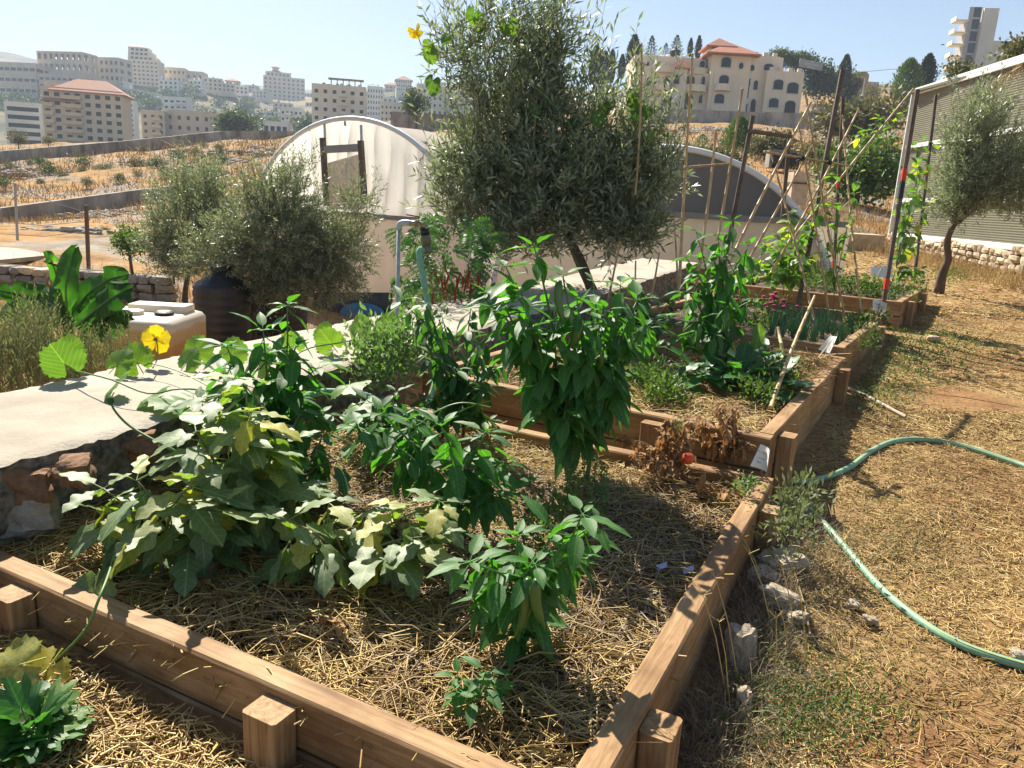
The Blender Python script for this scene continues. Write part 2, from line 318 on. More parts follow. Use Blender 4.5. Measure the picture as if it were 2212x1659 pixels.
A = np.array(CP); D = np.hypot(A[:, None, 0] - A[None, :, 0], A[:, None, 1] - A[None, :, 1])
n = len(A); K = np.zeros((n + 3, n + 3)); K[:n, :n] = D + np.eye(n) * 0.03; K[:n, n] = 1; K[:n, n + 1:] = A[:, :2]; K[n, :n] = 1; K[n + 1:, :n] = A[:, :2].T
Wt = np.linalg.solve(K, np.concatenate([A[:, 2], [0, 0, 0]]))
def terrain_np(X, Y):
    X = np.asarray(X, float); Y = np.asarray(Y, float); r = np.hypot(X, Y); a = np.degrees(np.arctan2(X, Y)) / 18; l = np.log(r) * 1.3
    d = np.hypot(a[..., None] - A[:, 0], l[..., None] - A[:, 1])
    return H + r * (d @ Wt[:n] + Wt[n] + Wt[n + 1] * a + Wt[n + 2] * l)
def T(X, Y): return float(terrain_np(np.array([X]), np.array([Y]))[0])
def hit(x, y, y0=26.0, y1=1500.0):
    """first point of the hillside along a line of sight"""
    Y = y0
    while Y < y1:
        p = at(x, y, Y)
        if p.z < T(p.x, p.y): return p
        Y *= 1.02
    return None
def inside_terrace(X, Y): return (X > wall_x(Y) - 0.6) and Y < 21 and X < 16
az = np.linspace(rad(-85), rad(85), 380); lr = np.exp(np.linspace(math.log(2.2), math.log(3000), 240))
AZ, LR = np.meshgrid(az, lr); TX, TY = LR * np.sin(AZ), LR * np.cos(AZ)
TZ = np.concatenate([terrain_np(TX[i], TY[i])[None] for i in range(len(lr))])
for i in range(TX.shape[0]):
    for j in range(TX.shape[1]):
        X, Y = TX[i, j], TY[i, j]
        if inside_terrace(X, Y): TZ[i, j] = min(TZ[i, j], -0.9)
        else:
            r = LR[i, j]; k = mnoise.noise(Vector((X * 0.09, Y * 0.09, 0))) * min(1.0, r / 120) + mnoise.noise(Vector((X * .5, Y * .5, 3))) * min(.16, r * .003) + mnoise.noise(Vector((X * .02, Y * .02, 9))) * min(6, max(0, r - 200) * .012)
            TZ[i, j] += k
def grid_faces(a, b):
    i = np.arange(a - 1)[:, None] * b + np.arange(b - 1)[None]; return np.stack([i, i + 1, i + b + 1, i + b], -1).reshape(-1, 4)
def terrain_material():
    m, t, p, o = nodes('dry_hillside'); c = coord(t, 'World')
    f1 = noise_tex(t, 0.16, 8, 0.65, c); f2 = noise_tex(t, 0.9, 8, 0.7, c); f3 = noise_tex(t, 0.012, 6, 0.6, c)
    gold = ramp(t, f2, [(0.3, (0.16, 0.085, 0.035)), (0.5, (0.33, 0.185, 0.07)), (0.7, (0.43, 0.27, 0.11))])
    rock = ramp(t, f2, [(0.35, (0.15, 0.12, 0.09)), (0.6, (0.32, 0.28, 0.23))])
    col = mixc(t, ramp(t, f1, [(0.50, (0, 0, 0)), (0.58, (1, 1, 1))]), gold, rock)
    scrub = ramp(t, noise_tex(t, 0.35, 8, 0.75, c), [(0.56, (0, 0, 0)), (0.62, (1, 1, 1))])
    col = mixc(t, scrub, col, (0.10, 0.10, 0.05))
    far = ramp(t, f3, [(0.40, (0.24, 0.17, 0.10)), (0.5, (0.15, 0.13, 0.075)), (0.58, (0.06, 0.07, 0.04))])
    ln = t.nodes.new('ShaderNodeVectorMath'); ln.operation = 'LENGTH'; t.links.new(c, ln.inputs[0])
    mr = t.nodes.new('ShaderNodeMapRange'); mr.inputs[1].default_value = 170; mr.inputs[2].default_value = 330; t.links.new(ln.outputs['Value'], mr.inputs[0])
    col = mixc(t, mr.outputs[0], col, far)
    t.links.new(col, p.inputs['Base Color']); p.inputs['Roughness'].default_value = 0.95; p.inputs['Specular IOR Level'].default_value = 0.1
    bump(t, p, f2, 0.7, 0.25); return m
MT['hill'] = terrain_material()
tag(np_mesh('hillside', np.stack([TX, TY, TZ], -1).reshape(-1, 3), grid_faces(*TX.shape), MT['hill'], smooth=True), kind='structure')

# terrace ground
def ground_material():
    m, t, p, o = nodes('trodden_earth'); c = coord(t, 'World')
    f = noise_tex(t, 3.2, 8, 0.65, c); b = noise_tex(t, 0.9, 5, 0.6, c)
    earth = ramp(t, f, [(0.3, (0.16, 0.072, 0.032)), (0.5, (0.26, 0.125, 0.055)), (0.72, (0.36, 0.195, 0.09))])
    litter = ramp(t, noise_tex(t, 26, 6, 0.7, c), [(0.35, (0.20, 0.12, 0.045)), (0.55, (0.38, 0.26, 0.115)), (0.75, (0.54, 0.40, 0.19))])
    col = mixc(t, ramp(t, b, [(0.38, (0.15, 0.15, 0.15)), (0.58, (0.85, 0.85, 0.85))]), earth, litter)
    t.links.new(col, p.inputs['Base Color']); p.inputs['Roughness'].default_value = 0.95; p.inputs['Specular IOR Level'].default_value = 0.15
    bump(t, p, noise_tex(t, 22, 8, 0.7, c), 0.9, 0.03); return m
MT['ground'] = ground_material()
def GZ(X, Y): return g(Y) + .10 * max(0, min(1, (2.2 - Y - .5 * X) / .3)) * max(0, min(1, (.15 - X) / .4)) + 0.035 * mnoise.noise(Vector((X * 0.8, Y * 0.8, 1))) + 0.014 * mnoise.noise(Vector((X * 4, Y * 4, 5)))
ys = np.concatenate([np.linspace(-6, 1, 30), np.linspace(1.05, 8, 170), np.linspace(8.1, 27, 120)]); ss = np.linspace(0, 1, 200) ** 1.3
V = []
for Y in ys:
    xa = wall_x(Y) - 0.45
    for s in ss:
        X = xa + s * (19 - xa); z = GZ(X, Y)
        if Y > 21: z -= (Y - 21) * 0.12
        V.append((X, Y, z))
tag(np_mesh('ground', V, grid_faces(len(ys), len(ss)), MT['ground'], smooth=True), kind='structure')

# ---------------------------------------------------------------- foliage builders
LEAF4 = (np.array([[0, 0, 0], [-.5, .45, .12], [0, .5, 0], [.5, .45, .12], [0, 1, -.06]]), np.array([[0, 2, 1], [0, 3, 2], [1, 2, 4], [2, 3, 4]]))
def frames(dirs, ups):
    d = dirs / np.linalg.norm(dirs, axis=1, keepdims=True); x = np.cross(d, ups); x /= np.linalg.norm(x, axis=1, keepdims=True) + 1e-9
    return x, d, np.cross(x, d)
def scatter(base, pos, dirs, ups, L, Wd):
    """copies of base leaf (y along, x across): arrays of positions, directions, normals, lengths, widths -> V,F"""
    bv, bf = base; x, y, z = frames(dirs, ups); N = len(pos); L = np.broadcast_to(L, (N,)); Wd = np.broadcast_to(Wd, (N,))
    V = pos[:, None, :] + bv[None, :, 0, None] * (x * Wd[:, None])[:, None, :] + bv[None, :, 1, None] * (y * L[:, None])[:, None, :] + bv[None, :, 2, None] * (z * Wd[:, None])[:, None, :]
    Fc = bf[None] + (np.arange(N) * len(bv))[:, None, None]
    return V.reshape(-1, 3), Fc.reshape(-1, bf.shape[1])
def rdir(N): v = rng.normal(size=(N, 3)); return v / np.linalg.norm(v, axis=1, keepdims=True)
def joinVF(parts):
    Vs, Fs, k = [], [], 0
    for V, Fc in parts: Vs.append(V); Fs.append(Fc + k); k += len(V)
    return np.concatenate(Vs), np.concatenate(Fs)
def strands(p0, p1, p2, r, taper=0.6):
    """bent three-sided strands through p0,p1,p2 (N,3)"""
    N = len(p0); d = p2 - p0; d /= np.linalg.norm(d, axis=1, keepdims=True) + 1e-9
    a = np.cross(d, rdir(N)); a /= np.linalg.norm(a, axis=1, keepdims=True) + 1e-9; b = np.cross(d, a); r = np.broadcast_to(r, (N,))[:, None]
    V = []
    for p, k in ((p0, 1.0), (p1, (1 + taper) / 2), (p2, taper)):
        for q in range(3):
            an = q * 2 * math.pi / 3; V.append(p + (a * math.cos(an) + b * math.sin(an)) * r * k)
    V = np.stack(V, 1); fs = []
    for s_ in (0, 3):
        for q in range(3): fs.append((s_ + q, s_ + (q + 1) % 3, s_ + 3 + (q + 1) % 3, s_ + 3 + q))
    return V.reshape(-1, 3), (np.array(fs)[None] + (np.arange(N) * 9)[:, None, None]).reshape(-1, 4)
def blob_pts(blobs, N, shell=0.55):
    """points in ellipsoids (cx,cy,cz,rx,ry,rz,weight) pushed to the outside"""
    wt = np.array([b[6] if len(b) > 6 else b[3] * b[4] * b[5] for b in blobs], float); k = rng.choice(len(blobs), N, p=wt / wt.sum())
    B = np.array([b[:6] for b in blobs]); d = rdir(N); r = (shell + (1 - shell) * rng.random(N)) if shell < 1 else np.ones(N)
    r = np.where(rng.random(N) < 0.3, rng.random(N) ** 0.5, r)
    return B[k, :3] + d * B[k, 3:6] * r[:, None], d
def crown(name, blobs, N, L, Wd, mat, parent, up=0.3, shell=0.5, clump=6):
    """leaf clumps spread through ellipsoids"""
    c, d = blob_pts(blobs, N // clump, shell); pos = np.repeat(c, clump, 0) + rng.normal(size=(len(c) * clump, 3)) * L * 1.1
    dirs = np.repeat(d, clump, 0) * 0.7 + rdir(len(pos)) * 0.8 + np.array([0, 0, up]); ups = rdir(len(pos)) + np.array([0, 0, 0.8])
    V, Fc = scatter(LEAF4, pos, dirs, ups, L * rng.uniform(.6, 1.3, len(pos)), Wd * rng.uniform(.7, 1.3, len(pos)))
    return tag(np_mesh(name, V, Fc, mat, parent), kind='stuff')
def olive(name, label, base, trunk, limbs, blobs, ntwig, leaf, mat, group=None, twl=0.38, upb=0.5, nl=18, shoots=0):
    """olive tree: trunk and limbs, twigs with opposite narrow leaves"""
    t = thing(name, base, label, 'tree', group); mb = MB()
    cpts = curve(trunk, 14); r0_ = 0.075; mb.tube(cpts, [r0_ * (1 - 0.5 * i / len(cpts)) * (1 + uni(-.1, .1)) for i in range(len(cpts))], 9)
    mb.build('trunk', MT['bark'], t, True)
    top = Vector(trunk[-1])
    for l in limbs:
        m2 = MB(); l = Vector(l); mid = (top + l) / 2 + Vector((uni(-.1, .1), uni(-.1, .1), uni(0, .12))); m2.tube(curve([top - Vector((0, 0, .05)), mid, l], 10), [0.034 - 0.0026 * i for i in range(11)], 6); m2.build('limb', MT['bark'], t, True)
    c, d = blob_pts(blobs, ntwig, 0.35)
    d = d * 0.75 + rdir(ntwig) * 0.45 + np.array([0, 0, upb]); d /= np.linalg.norm(d, axis=1, keepdims=True)
    tl = twl * rng.uniform(.55, 1.25, ntwig); sag = np.array([0, 0, -1.0]) * (tl * rng.uniform(0, .18, ntwig))[:, None]
    if shoots:                                              # long young shoots standing out of the crown
        k_ = np.argsort(-((c - c.mean(0)) * np.array([.6, .6, 1.0])) @ np.array([0, 0, 1.0]) - .5 * np.linalg.norm(c - c.mean(0), axis=1))[:shoots * 3]; k_ = rng.permutation(k_)[:shoots]
        tl[k_] = twl * rng.uniform(1.3, 2.0, len(k_)); d[k_] = d[k_] * .5 + np.array([0, 0, .8]); d[k_] /= np.linalg.norm(d[k_], axis=1, keepdims=True); c = c.copy(); c[k_] += d[k_] * (tl[k_] * .3)[:, None]
    p0 = c - d * (tl * .5)[:, None]; p1 = c; p2 = c + d * (tl * .5)[:, None] + sag
    V, Fc = strands(p0, p1, p2, 0.0028, 0.5); tag(np_mesh('twigs', V, Fc, MT['bark'], t), kind='stuff')
    s = np.tile(np.linspace(0.08, 1, nl), ntwig); idx = np.repeat(np.arange(ntwig), nl); S = s[:, None]
    pos = np.where(S < .5, p0[idx] + (p1[idx] - p0[idx]) * S * 2, p1[idx] + (p2[idx] - p1[idx]) * (S * 2 - 1))
    side = np.cross(d[idx], rdir(ntwig)[idx]); side /= np.linalg.norm(side, axis=1, keepdims=True) + 1e-9
    al = (np.arange(len(pos)) % nl) % 2 * 2 - 1; b2 = np.cross(d[idx], side); q = ((np.arange(len(pos)) % nl) // 2) % 2
    sd_ = np.where(q[:, None] == 0, side, b2) * al[:, None]
    dirs = d[idx] * rng.uniform(.5, 1.1, len(pos))[:, None] + sd_ * rng.uniform(.5, 1, len(pos))[:, None] + rdir(len(pos)) * .2
    V, Fc = scatter(LEAF4, pos, dirs, rdir(len(pos)) + np.array([0, 0, .7]), leaf * rng.uniform(.65, 1.25, len(pos)), leaf * .21 * rng.uniform(.8, 1.25, len(pos)))
    tag(np_mesh('foliage', V, Fc, mat, t), kind='stuff'); return t

# ---------------------------------------------------------------- buildings
UB = MB().box((0, 0, 0), (1, 1, 1)); _ub = bpy.data.meshes.new('window'); _ub.from_pydata(UB.v, [], UB.f)
def arch_mesh(kind):
    pts = [(-.5, -.5), (.5, -.5)]
    if kind == 'arch': pts += [(.5 * math.cos(a), .22 + .28 * math.sin(a)) for a in np.linspace(0, math.pi, 9)]
    else: pts = [(.5 * math.cos(a), .5 * math.sin(a)) for a in np.linspace(0, 2 * math.pi, 17)[:-1]]
    k = len(pts); me = bpy.data.meshes.new('window')
    me.from_pydata([(x, -.5, z) for x, z in pts] + [(x, .5, z) for x, z in pts], [], [tuple(range(k)), tuple(range(2 * k - 1, k - 1, -1))] + [(i, k + i, k + (i + 1) % k, (i + 1) % k) for i in range(k)]); return me
WM = {}
def wmesh(kind, mat):
    if (kind, mat) not in WM:
        me = _ub.copy() if kind == 'rect' else arch_mesh(kind); me.materials.clear(); me.materials.append(MT[mat]); WM[kind, mat] = me
    return WM[kind, mat]
def window(parent, P, ex, wdt, hgt, depth=0.12, kind='rect', mat='glass', name='window'):
    o = link(bpy.data.objects.new(name, wmesh(kind, mat))); o.parent = parent; ex = Vector(ex).normalized(); ey = Vector((0, 0, 1)).cross(ex)
    m = Matrix((ex * wdt, ey * depth, Vector((0, 0, hgt)))).transposed().to_4x4(); m.translation = Vector(P) - ORG[parent.name]; o.matrix_basis = m
    ORG[o.name] = ORG[parent.name]; return o
def facade(mb, O, ex, w_, h, wins, inn, rev=0.25):
    """wall quad with real openings; wins (x0,x1,z0,z1); inn = inward unit vector"""
    xs = sorted({0, w_} | {round(a, 3) for q in wins for a in q[:2]}); zs = sorted({0, h} | {round(a, 3) for q in wins for a in q[2:]})
    P = lambda x, z, d=0: O + ex * x + Vector((0, 0, z)) + inn * d
    for i in range(len(xs) - 1):
        for j in range(len(zs) - 1):
            cx, cz = (xs[i] + xs[i + 1]) / 2, (zs[j] + zs[j + 1]) / 2
            if any(a < cx < b and c < cz < d for a, b, c, d in wins): continue
            mb.quad(P(xs[i], zs[j]), P(xs[i + 1], zs[j]), P(xs[i + 1], zs[j + 1]), P(xs[i], zs[j + 1]))
    for a, b, c, d in wins:
        mb.quad(P(a, c), P(a, c, rev), P(a, d, rev), P(a, d)); mb.quad(P(b, c), P(b, d), P(b, d, rev), P(b, c, rev))
        mb.quad(P(a, d), P(a, d, rev), P(b, d, rev), P(b, d)); mb.quad(P(a, c), P(b, c), P(b, c, rev), P(a, c, rev))
def block(root, O, ex, w_, d_, h, mat, front=(), left=(), right=(), wm='glass', through=False, roofmat=None, name='wall'):
    """a storeyed block: O front-left base corner, ex along the front"""
    ex = Vector(ex).normalized(); ey = Vector((0, 0, 1)).cross(ex); mb = MB(); O = Vector(O)
    facade(mb, O, ex, w_, h, front, ey); facade(mb, O + ey * d_, -ey, d_, h, left, ex); facade(mb, O + ex * w_, ey, d_, h, right, -ex)
    facade(mb, O + ex * w_ + ey * d_, -ex, w_, h, [(w_ - b, w_ - a, c, d) for a, b, c, d in front] if through else [], -ey)
    mb.quad(O + Vector((0, 0, h)), O + ex * w_ + Vector((0, 0, h)), O + ex * w_ + ey * d_ + Vector((0, 0, h)), O + ey * d_ + Vector((0, 0, h)))
    wall = mb.build(name, MT[mat], root)
    if not through:
        for a, b, c, d in front: window(root, O + ex * (a + b) / 2 + Vector((0, 0, (c + d) / 2)) + ey * 0.2, ex, b - a - .02, d - c - .02, .08, mat=wm)
        for a, b, c, d in left: window(root, O + ey * (d_ - (a + b) / 2) + Vector((0, 0, (c + d) / 2)) + ex * 0.2, ey, b - a - .02, d - c - .02, .08, mat=wm)
        for a, b, c, d in right: window(root, O + ex * w_ + ey * (a + b) / 2 + Vector((0, 0, (c + d) / 2)) - ex * 0.2, ey, b - a - .02, d - c - .02, .08, mat=wm)
    return wall
def wgrid(w_, h, cols, rows, ww, wh, z0=0.9, mx=1.0, top=0.6):
    out = []; sx = (w_ - 2 * mx) / cols; sz = (h - z0 - top) / rows
    for i in range(cols):
        for j in range(rows): cx = mx + sx * (i + .5); z = z0 + sz * j + (sz - wh) * .5; out.append((cx - ww / 2, cx + ww / 2, z, z + wh))
    return out
def hip(root, O, ex, w_, d_, z, h, over, name='roof', mat='tile'):
    ex = Vector(ex).normalized(); ey = Vector((0, 0, 1)).cross(ex); O = Vector(O); mb = MB(); o = over
    c = [O - ex * o - ey * o, O + ex * (w_ + o) - ey * o, O + ex * (w_ + o) + ey * (d_ + o), O - ex * o + ey * (d_ + o)]; c = [p + Vector((0, 0, z)) for p in c]
    ins = min(w_, d_) / 2 + o; 
    if w_ >= d_: r1 = O + ex * (ins - o) + ey * d_ / 2; r2 = O + ex * (w_ - ins + o) + ey * d_ / 2
    else: r1 = O + ex * w_ / 2 + ey * (ins - o); r2 = O + ex * w_ / 2 + ey * (d_ - ins + o)
    r1 = r1 + Vector((0, 0, z + h)); r2 = r2 + Vector((0, 0, z + h)); dn = Vector((0, 0, -.25))
    vs = c + [r1, r2] + [p + dn for p in c]
    fs = [(0, 1, 5, 4), (1, 2, 5), (2, 3, 4, 5), (3, 0, 4)] if w_ >= d_ else [(0, 1, 4), (1, 2, 5, 4), (2, 3, 5), (3, 0, 4, 5)]
    fs += [(0, 6, 7, 1), (1, 7, 8, 2), (2, 8, 9, 3), (3, 9, 6, 0), (6, 9, 8, 7)]
    return mb.add(vs, fs).build(name, MT[mat], root)
def tanks(root, O, ex, w_, d_, h, k):
    ex = Vector(ex).normalized(); ey = Vector((0, 0, 1)).cross(ex)
    for i in range(k):
        p = Vector(O) + ex * uni(.1, .9) * w_ + ey * uni(.1, .6) * d_ + Vector((0, 0, h)); s = uni(.45, .7)
        MB().lathe(p, [(s, 0), (s, 1.3), (s * .8, 1.6), (.2, 1.7)], 8).build('water_tank', MT['white'] if random.random() < .7 else MT['black'], root)
def far_block(name, label, x0, x1, yt, yb, Y, mat, cols, rows, ww=.5, wh=.45, yaw=0.0, side=2, depth=None, drop=8, group=None, roof=None, ntank=0, balc=None, wm='glass', through=False):
    """flat-roofed block seen between x0..x1 and yt..yb at depth Y"""
    a, b = at(x0, yb, Y), at(x1, yb, Y); zt = at((x0 + x1) / 2, yt, Y).z; ww_ = b.x - a.x; zb = min(a.z, b.z) - drop
    ex = Vector((math.cos(rad(yaw)), math.sin(rad(yaw)), 0)); ey = Vector((0, 0, 1)).cross(ex); d_ = depth or ww_ * .6
    wfull = (ww_ - d_ * abs(math.sin(rad(yaw)))) / math.cos(rad(yaw))
    dd = d_
    O = Vector((a.x, Y, zb)) if yaw >= 0 and yaw == 0 else Vector((a.x + (dd * math.sin(rad(yaw)) if yaw > 0 else 0), Y, zb))
    h = zt - zb; t = thing(name, O, label, 'building', group)
    fl = (h - drop) / rows; cw = wfull / cols
    fr = [(cw * (i + .5 - ww / 2), cw * (i + .5 + ww / 2), drop + fl * (j + .5 - wh / 2), drop + fl * (j + .5 + wh / 2)) for i in range(cols) for j in range(rows)]
    sw = dd / max(1, side); sd_ = [(sw * (i + .5 - ww / 2), sw * (i + .5 + ww / 2), drop + fl * (j + .5 - wh / 2), drop + fl * (j + .5 + wh / 2)) for i in range(side) for j in range(rows)]
    block(t, O, ex, wfull, dd, h, mat, fr, sd_ if yaw > 0 else (), sd_ if yaw < 0 else (), wm=wm, through=through)
    if not through:
        mb = MB(); c = O + ex * wfull / 2 + ey * dd / 2 + Vector((0, 0, h))
        for s in (-1, 1):
            mb.box(c + ey * s * (dd / 2 - .15) + Vector((0, 0, .45)), (wfull, .3, .9), ex); mb.box(c + ex * s * (wfull / 2 - .15) + Vector((0, 0, .45)), (.3, dd - .62, .9), ex)
        if not roof: mb.build('parapet', MT[mat], t)
    if roof: hip(t, O, ex, wfull, dd, h + .01, roof, 1.0)
    if ntank: tanks(t, O, ex, wfull, dd, h, ntank)
    for j0, i0, i1 in (balc or []):
        m = MB(); zc = drop + fl * j0; m.box(O + ex * cw * (i0 + i1) / 2 - ey * .75 + Vector((0, 0, zc + .1)), (cw * (i1 - i0) * .94, 1.5, .2), ex)
        m.box(O + ex * cw * (i0 + i1) / 2 - ey * 1.45 + Vector((0, 0, zc + .65)), (cw * (i1 - i0) * .94, .12, .9), ex); m.build('balcony', MT[mat], t)
    return t, O, ex, ey, wfull, dd, h
# ---------------------------------------------------------------- far town
Z1 = lambda x, y: (x * .248, 54.9 + y * .248)            # enlargement of the left town
Z2 = lambda x, y: (493.8 + x * .248, 54.9 + y * .248)
# red-roofed apartment block
t, O, ex, ey, w_, d_, h = far_block('apartment_block', 'tan apartment block with red tiled hip roof behind the upper hillside wall', 80, 252, 196, 318, 245, 'lime', 8, 7, .52, .5, yaw=14, side=2, depth=11, balc=[(j, 2, 4) for j in range(7)] + [(j, 0.2, 1.2) for j in range(1, 6)], wm='shade')
hip(t, O + ex * 3.2, ex, w_ - 3.2, d_, h + .02, 4.2, 1.2)
hip(t, O + ex * .2 - ey * .8, ex, w_ * .42, 2.6, h - 3.0, .9, .5, 'awning_roof')
MB().box(O + ex * 1.6 + ey * 5 + Vector((0, 0, h + 1.2)), (2.6, 5, 2.4), ex).build('stair_tower', MT['lime'], t)
# low apartments beside it
far_block('apartment_block', 'grey stone apartment block with three columns of balconies beside a round green tree', 293, 352, 243, 306, 284, 'sand', 3, 4, .4, .45, yaw=16, side=2, depth=9, balc=[(j, 1.4, 2.6) for j in range(4)], wm='shade')
far_block('apartment_block', 'grey stone apartment block with white framed windows and tall stair window', 352, 470, 244, 306, 290, 'sand', 6, 3, .36, .4, yaw=8, side=2, depth=10, balc=[(j, 5, 6) for j in range(3)], wm='shade')
far_block('office_building', 'pale building with dark glass bands below the red roofed block', 0, 86, 226, 312, 262, 'whitewall', 1, 5, .86, .52, yaw=12, side=1, depth=12)
far_block('apartment_block', 'narrow white block between the tan and grey stone apartments', 261, 293, 222, 306, 320, 'whitewall', 3, 8, .5, .4, ntank=3)
far_block('apartment_block', 'small white terraced block above the grey stone apartments', 354, 405, 213, 250, 420, 'whitewall', 4, 3, .6, .4, balc=[(j, 2, 4) for j in range(3)])
# twelve-storey tower
t, O, ex, ey, w_, d_, h = far_block('tower_block', 'tall cream tower with small pagoda roof on the far slope', 558, 652, 166, 268, 770, 'cream', 9, 12, .42, .5, yaw=18, side=4, depth=18, ntank=2, wm='shade')
block(t, O + ex * 2 + ey * 2 + Vector((0, 0, h)), ex, w_ * .62, 12, 5, 'cream', wgrid(w_ * .62, 5, 6, 1, 2, 1.8), name='penthouse')
hip(t, O + ex * 5 + ey * 3, ex, 12, 9, h + 5.01, 2.6, 1.2); block(t, O + ex * 9 + ey * 5 + Vector((0, 0, h + 6)), ex, 5, 5, 3.2, 'cream', name='lantern'); hip(t, O + ex * 9 + ey * 5, ex, 5, 5, h + 9.22, 2.0, 1.2)
# block with roof tanks
t, O, ex, ey, w_, d_, h = far_block('apartment_block', 'square cream apartment block with roof pergola and water tanks', 661, 786, 188, 300, 277, 'cream', 6, 6, .4, .42, yaw=10, side=2, depth=12, ntank=9, balc=[(j, 3, 4) for j in range(1, 6)], wm='shade')
m = MB()
for k in range(6): m.box(O + ex * (w_ * .35 + k * 2.0) + ey * 2 + Vector((0, 0, h + 1.5)), (.3, .3, 3), ex)
m.box(O + ex * (w_ * .35 + 5) + ey * 3 + Vector((0, 0, h + 3.1)), (12, 4, .25), ex); m.build('pergola', MT['darkwood'], t)
# ridge: unfinished shell, stepped tower, long complexes
far_block('unfinished_building', 'unfinished building shell with sky showing through its openings on the ridge', 84, 200, 113, 176, 530, 'sand', 8, 3, .52, .55, yaw=-10, side=2, depth=14, through=True)
far_block('unfinished_building', 'lower unfinished wing stepping down towards the stepped tower', 196, 272, 128, 176, 545, 'sand', 6, 3, .5, .5, yaw=-10, side=2, depth=14, wm='shade')
t, O, ex, ey, w_, d_, h = far_block('tower_block', 'stepped cream tower with terraces on the skyline', 273, 340, 130, 190, 613, 'cream', 7, 7, .5, .42, yaw=8, side=2, depth=16, wm='shade')
for k, (f0, f1, hh) in enumerate([(0, .9, 3.2), (0, .78, 6.4), (0, .66, 9.4)]): block(t, O + ex * w_ * f0 + ey * (.5 + k * 1.0) + Vector((0, 0, h)), ex, w_ * f1, d_ - 2 - k * 2, hh, 'cream', [(a, b, hh - 2.4, hh - .8) for a, b in [(2 + q * 3.2, 4.2 + q * 3.2) for q in range(int(w_ * f1 / 3.4))]], name='upper_storey')
hip(t, O + ex * 1 + ey * 3, ex, w_ * .5, 8, h + 9.42, 2, 1)
far_block('long_building', 'long yellowish terraced building at the left end of the ridge', 0, 92, 139, 205, 520, 'lime', 6, 3, .8, .3, yaw=-6, side=2, depth=16, ntank=4)
far_block('long_building', 'long banded terrace building below the unfinished shell', 88, 212, 165, 222, 500, 'pinkwall', 9, 4, .7, .35, yaw=-6, side=2, depth=16, ntank=5)
far_block('long_building', 'yellowish block standing right of the stepped tower', 340, 398, 147, 192, 640, 'lime', 6, 3, .45, .4, yaw=10, side=2, depth=14, ntank=2)
far_block('long_building', 'lower yellowish block with single roof light at the ridge end', 398, 438, 156, 192, 650, 'lime', 3, 2, .4, .35, yaw=6, side=2, depth=14)
far_block('house', 'small ridge house with red hip roof beside the lone palm', 482, 514, 174, 196, 680, 'lime', 4, 2, .35, .4, yaw=14, side=2, depth=10, roof=3)
far_block('apartment_block', 'white office block with even window rows behind the round tree', 786, 826, 190, 250, 420, 'whitewall', 6, 5, .4, .5, yaw=8, side=3, depth=12)
far_block('apartment_block', 'red roofed white hotel on the distant hilltop among dark cypresses', 848, 888, 172, 196, 640, 'pale', 7, 3, .4, .45, yaw=12, side=2, depth=14, roof=4)
far_block('apartment_block', 'low white colonnaded building beneath the round tree', 815, 900, 226, 262, 300, 'pale', 9, 3, .4, .4, yaw=6, side=2, depth=10)
far_block('apartment_block', 'pale wide block half hidden behind the tall olive crown', 890, 1010, 190, 262, 330, 'pale', 10, 5, .4, .42, yaw=8, side=2, depth=12, ntank=4)
far_block('office_building', 'white modern building with dark glazed front left of the tunnel', 560, 620, 268, 306, 262, 'whitewall', 4, 2, .7, .6, yaw=8, side=2, depth=10)
far_block('apartment_block', 'white four storey house below the cream tower', 598, 652, 236, 290, 340, 'whitewall', 5, 4, .5, .4, yaw=10, side=2, depth=10, balc=[(j, 1, 3) for j in range(1, 4)])
far_block('house', 'pale long building peeping behind the big olive', 1020, 1120, 205, 262, 330, 'pale', 8, 4, .4, .42, depth=12)
# small houses on the slopes
spots = [(345, 205), (375, 200), (410, 205), (440, 198), (470, 200), (300, 222), (265, 215), (230, 208), (205, 222), (500, 205), (530, 200), (545, 215), (520, 222), (590, 250), (575, 262), (625, 275), (540, 275), (500, 285), (800, 215), (830, 208), (870, 205), (900, 205), (935, 200), (970, 205), (850, 220), (920, 222), (815, 240), (785, 262), (985, 225), (40, 210), (15, 250), (120, 225), (660, 235), (655, 210), (700, 200), (760, 205)]
for i, (x, y) in enumerate(spots):
    hp = hit(x, y, 300) or at(x, y, 600); Y = hp.y
    az_ = at(x, 250, Y); z = T(az_.x, az_.y); wd = uni(9, 15); hh = random.choice([4.0, 6.5, 6.5, 9.5, 9.5])
    mt = random.choice(['pale', 'cream', 'lime', 'whitewall', 'pale', 'pinkwall']); yaw = uni(-15, 20)
    ex = Vector((math.cos(rad(yaw)), math.sin(rad(yaw)), 0)); O = Vector((az_.x, Y, z - 3)); rf = random.random() < .18
    cn = {'pale': 'pale', 'cream': 'cream', 'lime': 'yellowish', 'whitewall': 'white', 'pinkwall': 'pinkish'}[mt] + (' one storey' if hh < 5 else ' two storey' if hh < 8 else ' three storey') + (' red roofed' if rf else ' flat roofed')
    tt = thing('house', O, cn + ' house on the hazy slope ' + ('right of the cream tower' if x > 700 else 'left of the cream tower'), 'house', cn + (' houses right of the cream tower' if x > 700 else ' houses left of the cream tower'))
    cols = int(wd / 3); block(tt, O, ex, wd, uni(8, 12), hh + 3, mt, [(q[0], q[1], q[2] + 3, q[3] + 3) for q in wgrid(wd, hh, cols, max(2, int(hh / 3.1)), 1.5, 1.5, .5, .6, .6)], wm='shade')
    if rf: hip(tt, O, ex, wd, 8, hh + 3.01, 2.6, .7)
    else: tanks(tt, O, ex, wd, 8, hh + 3, random.randint(0, 3))

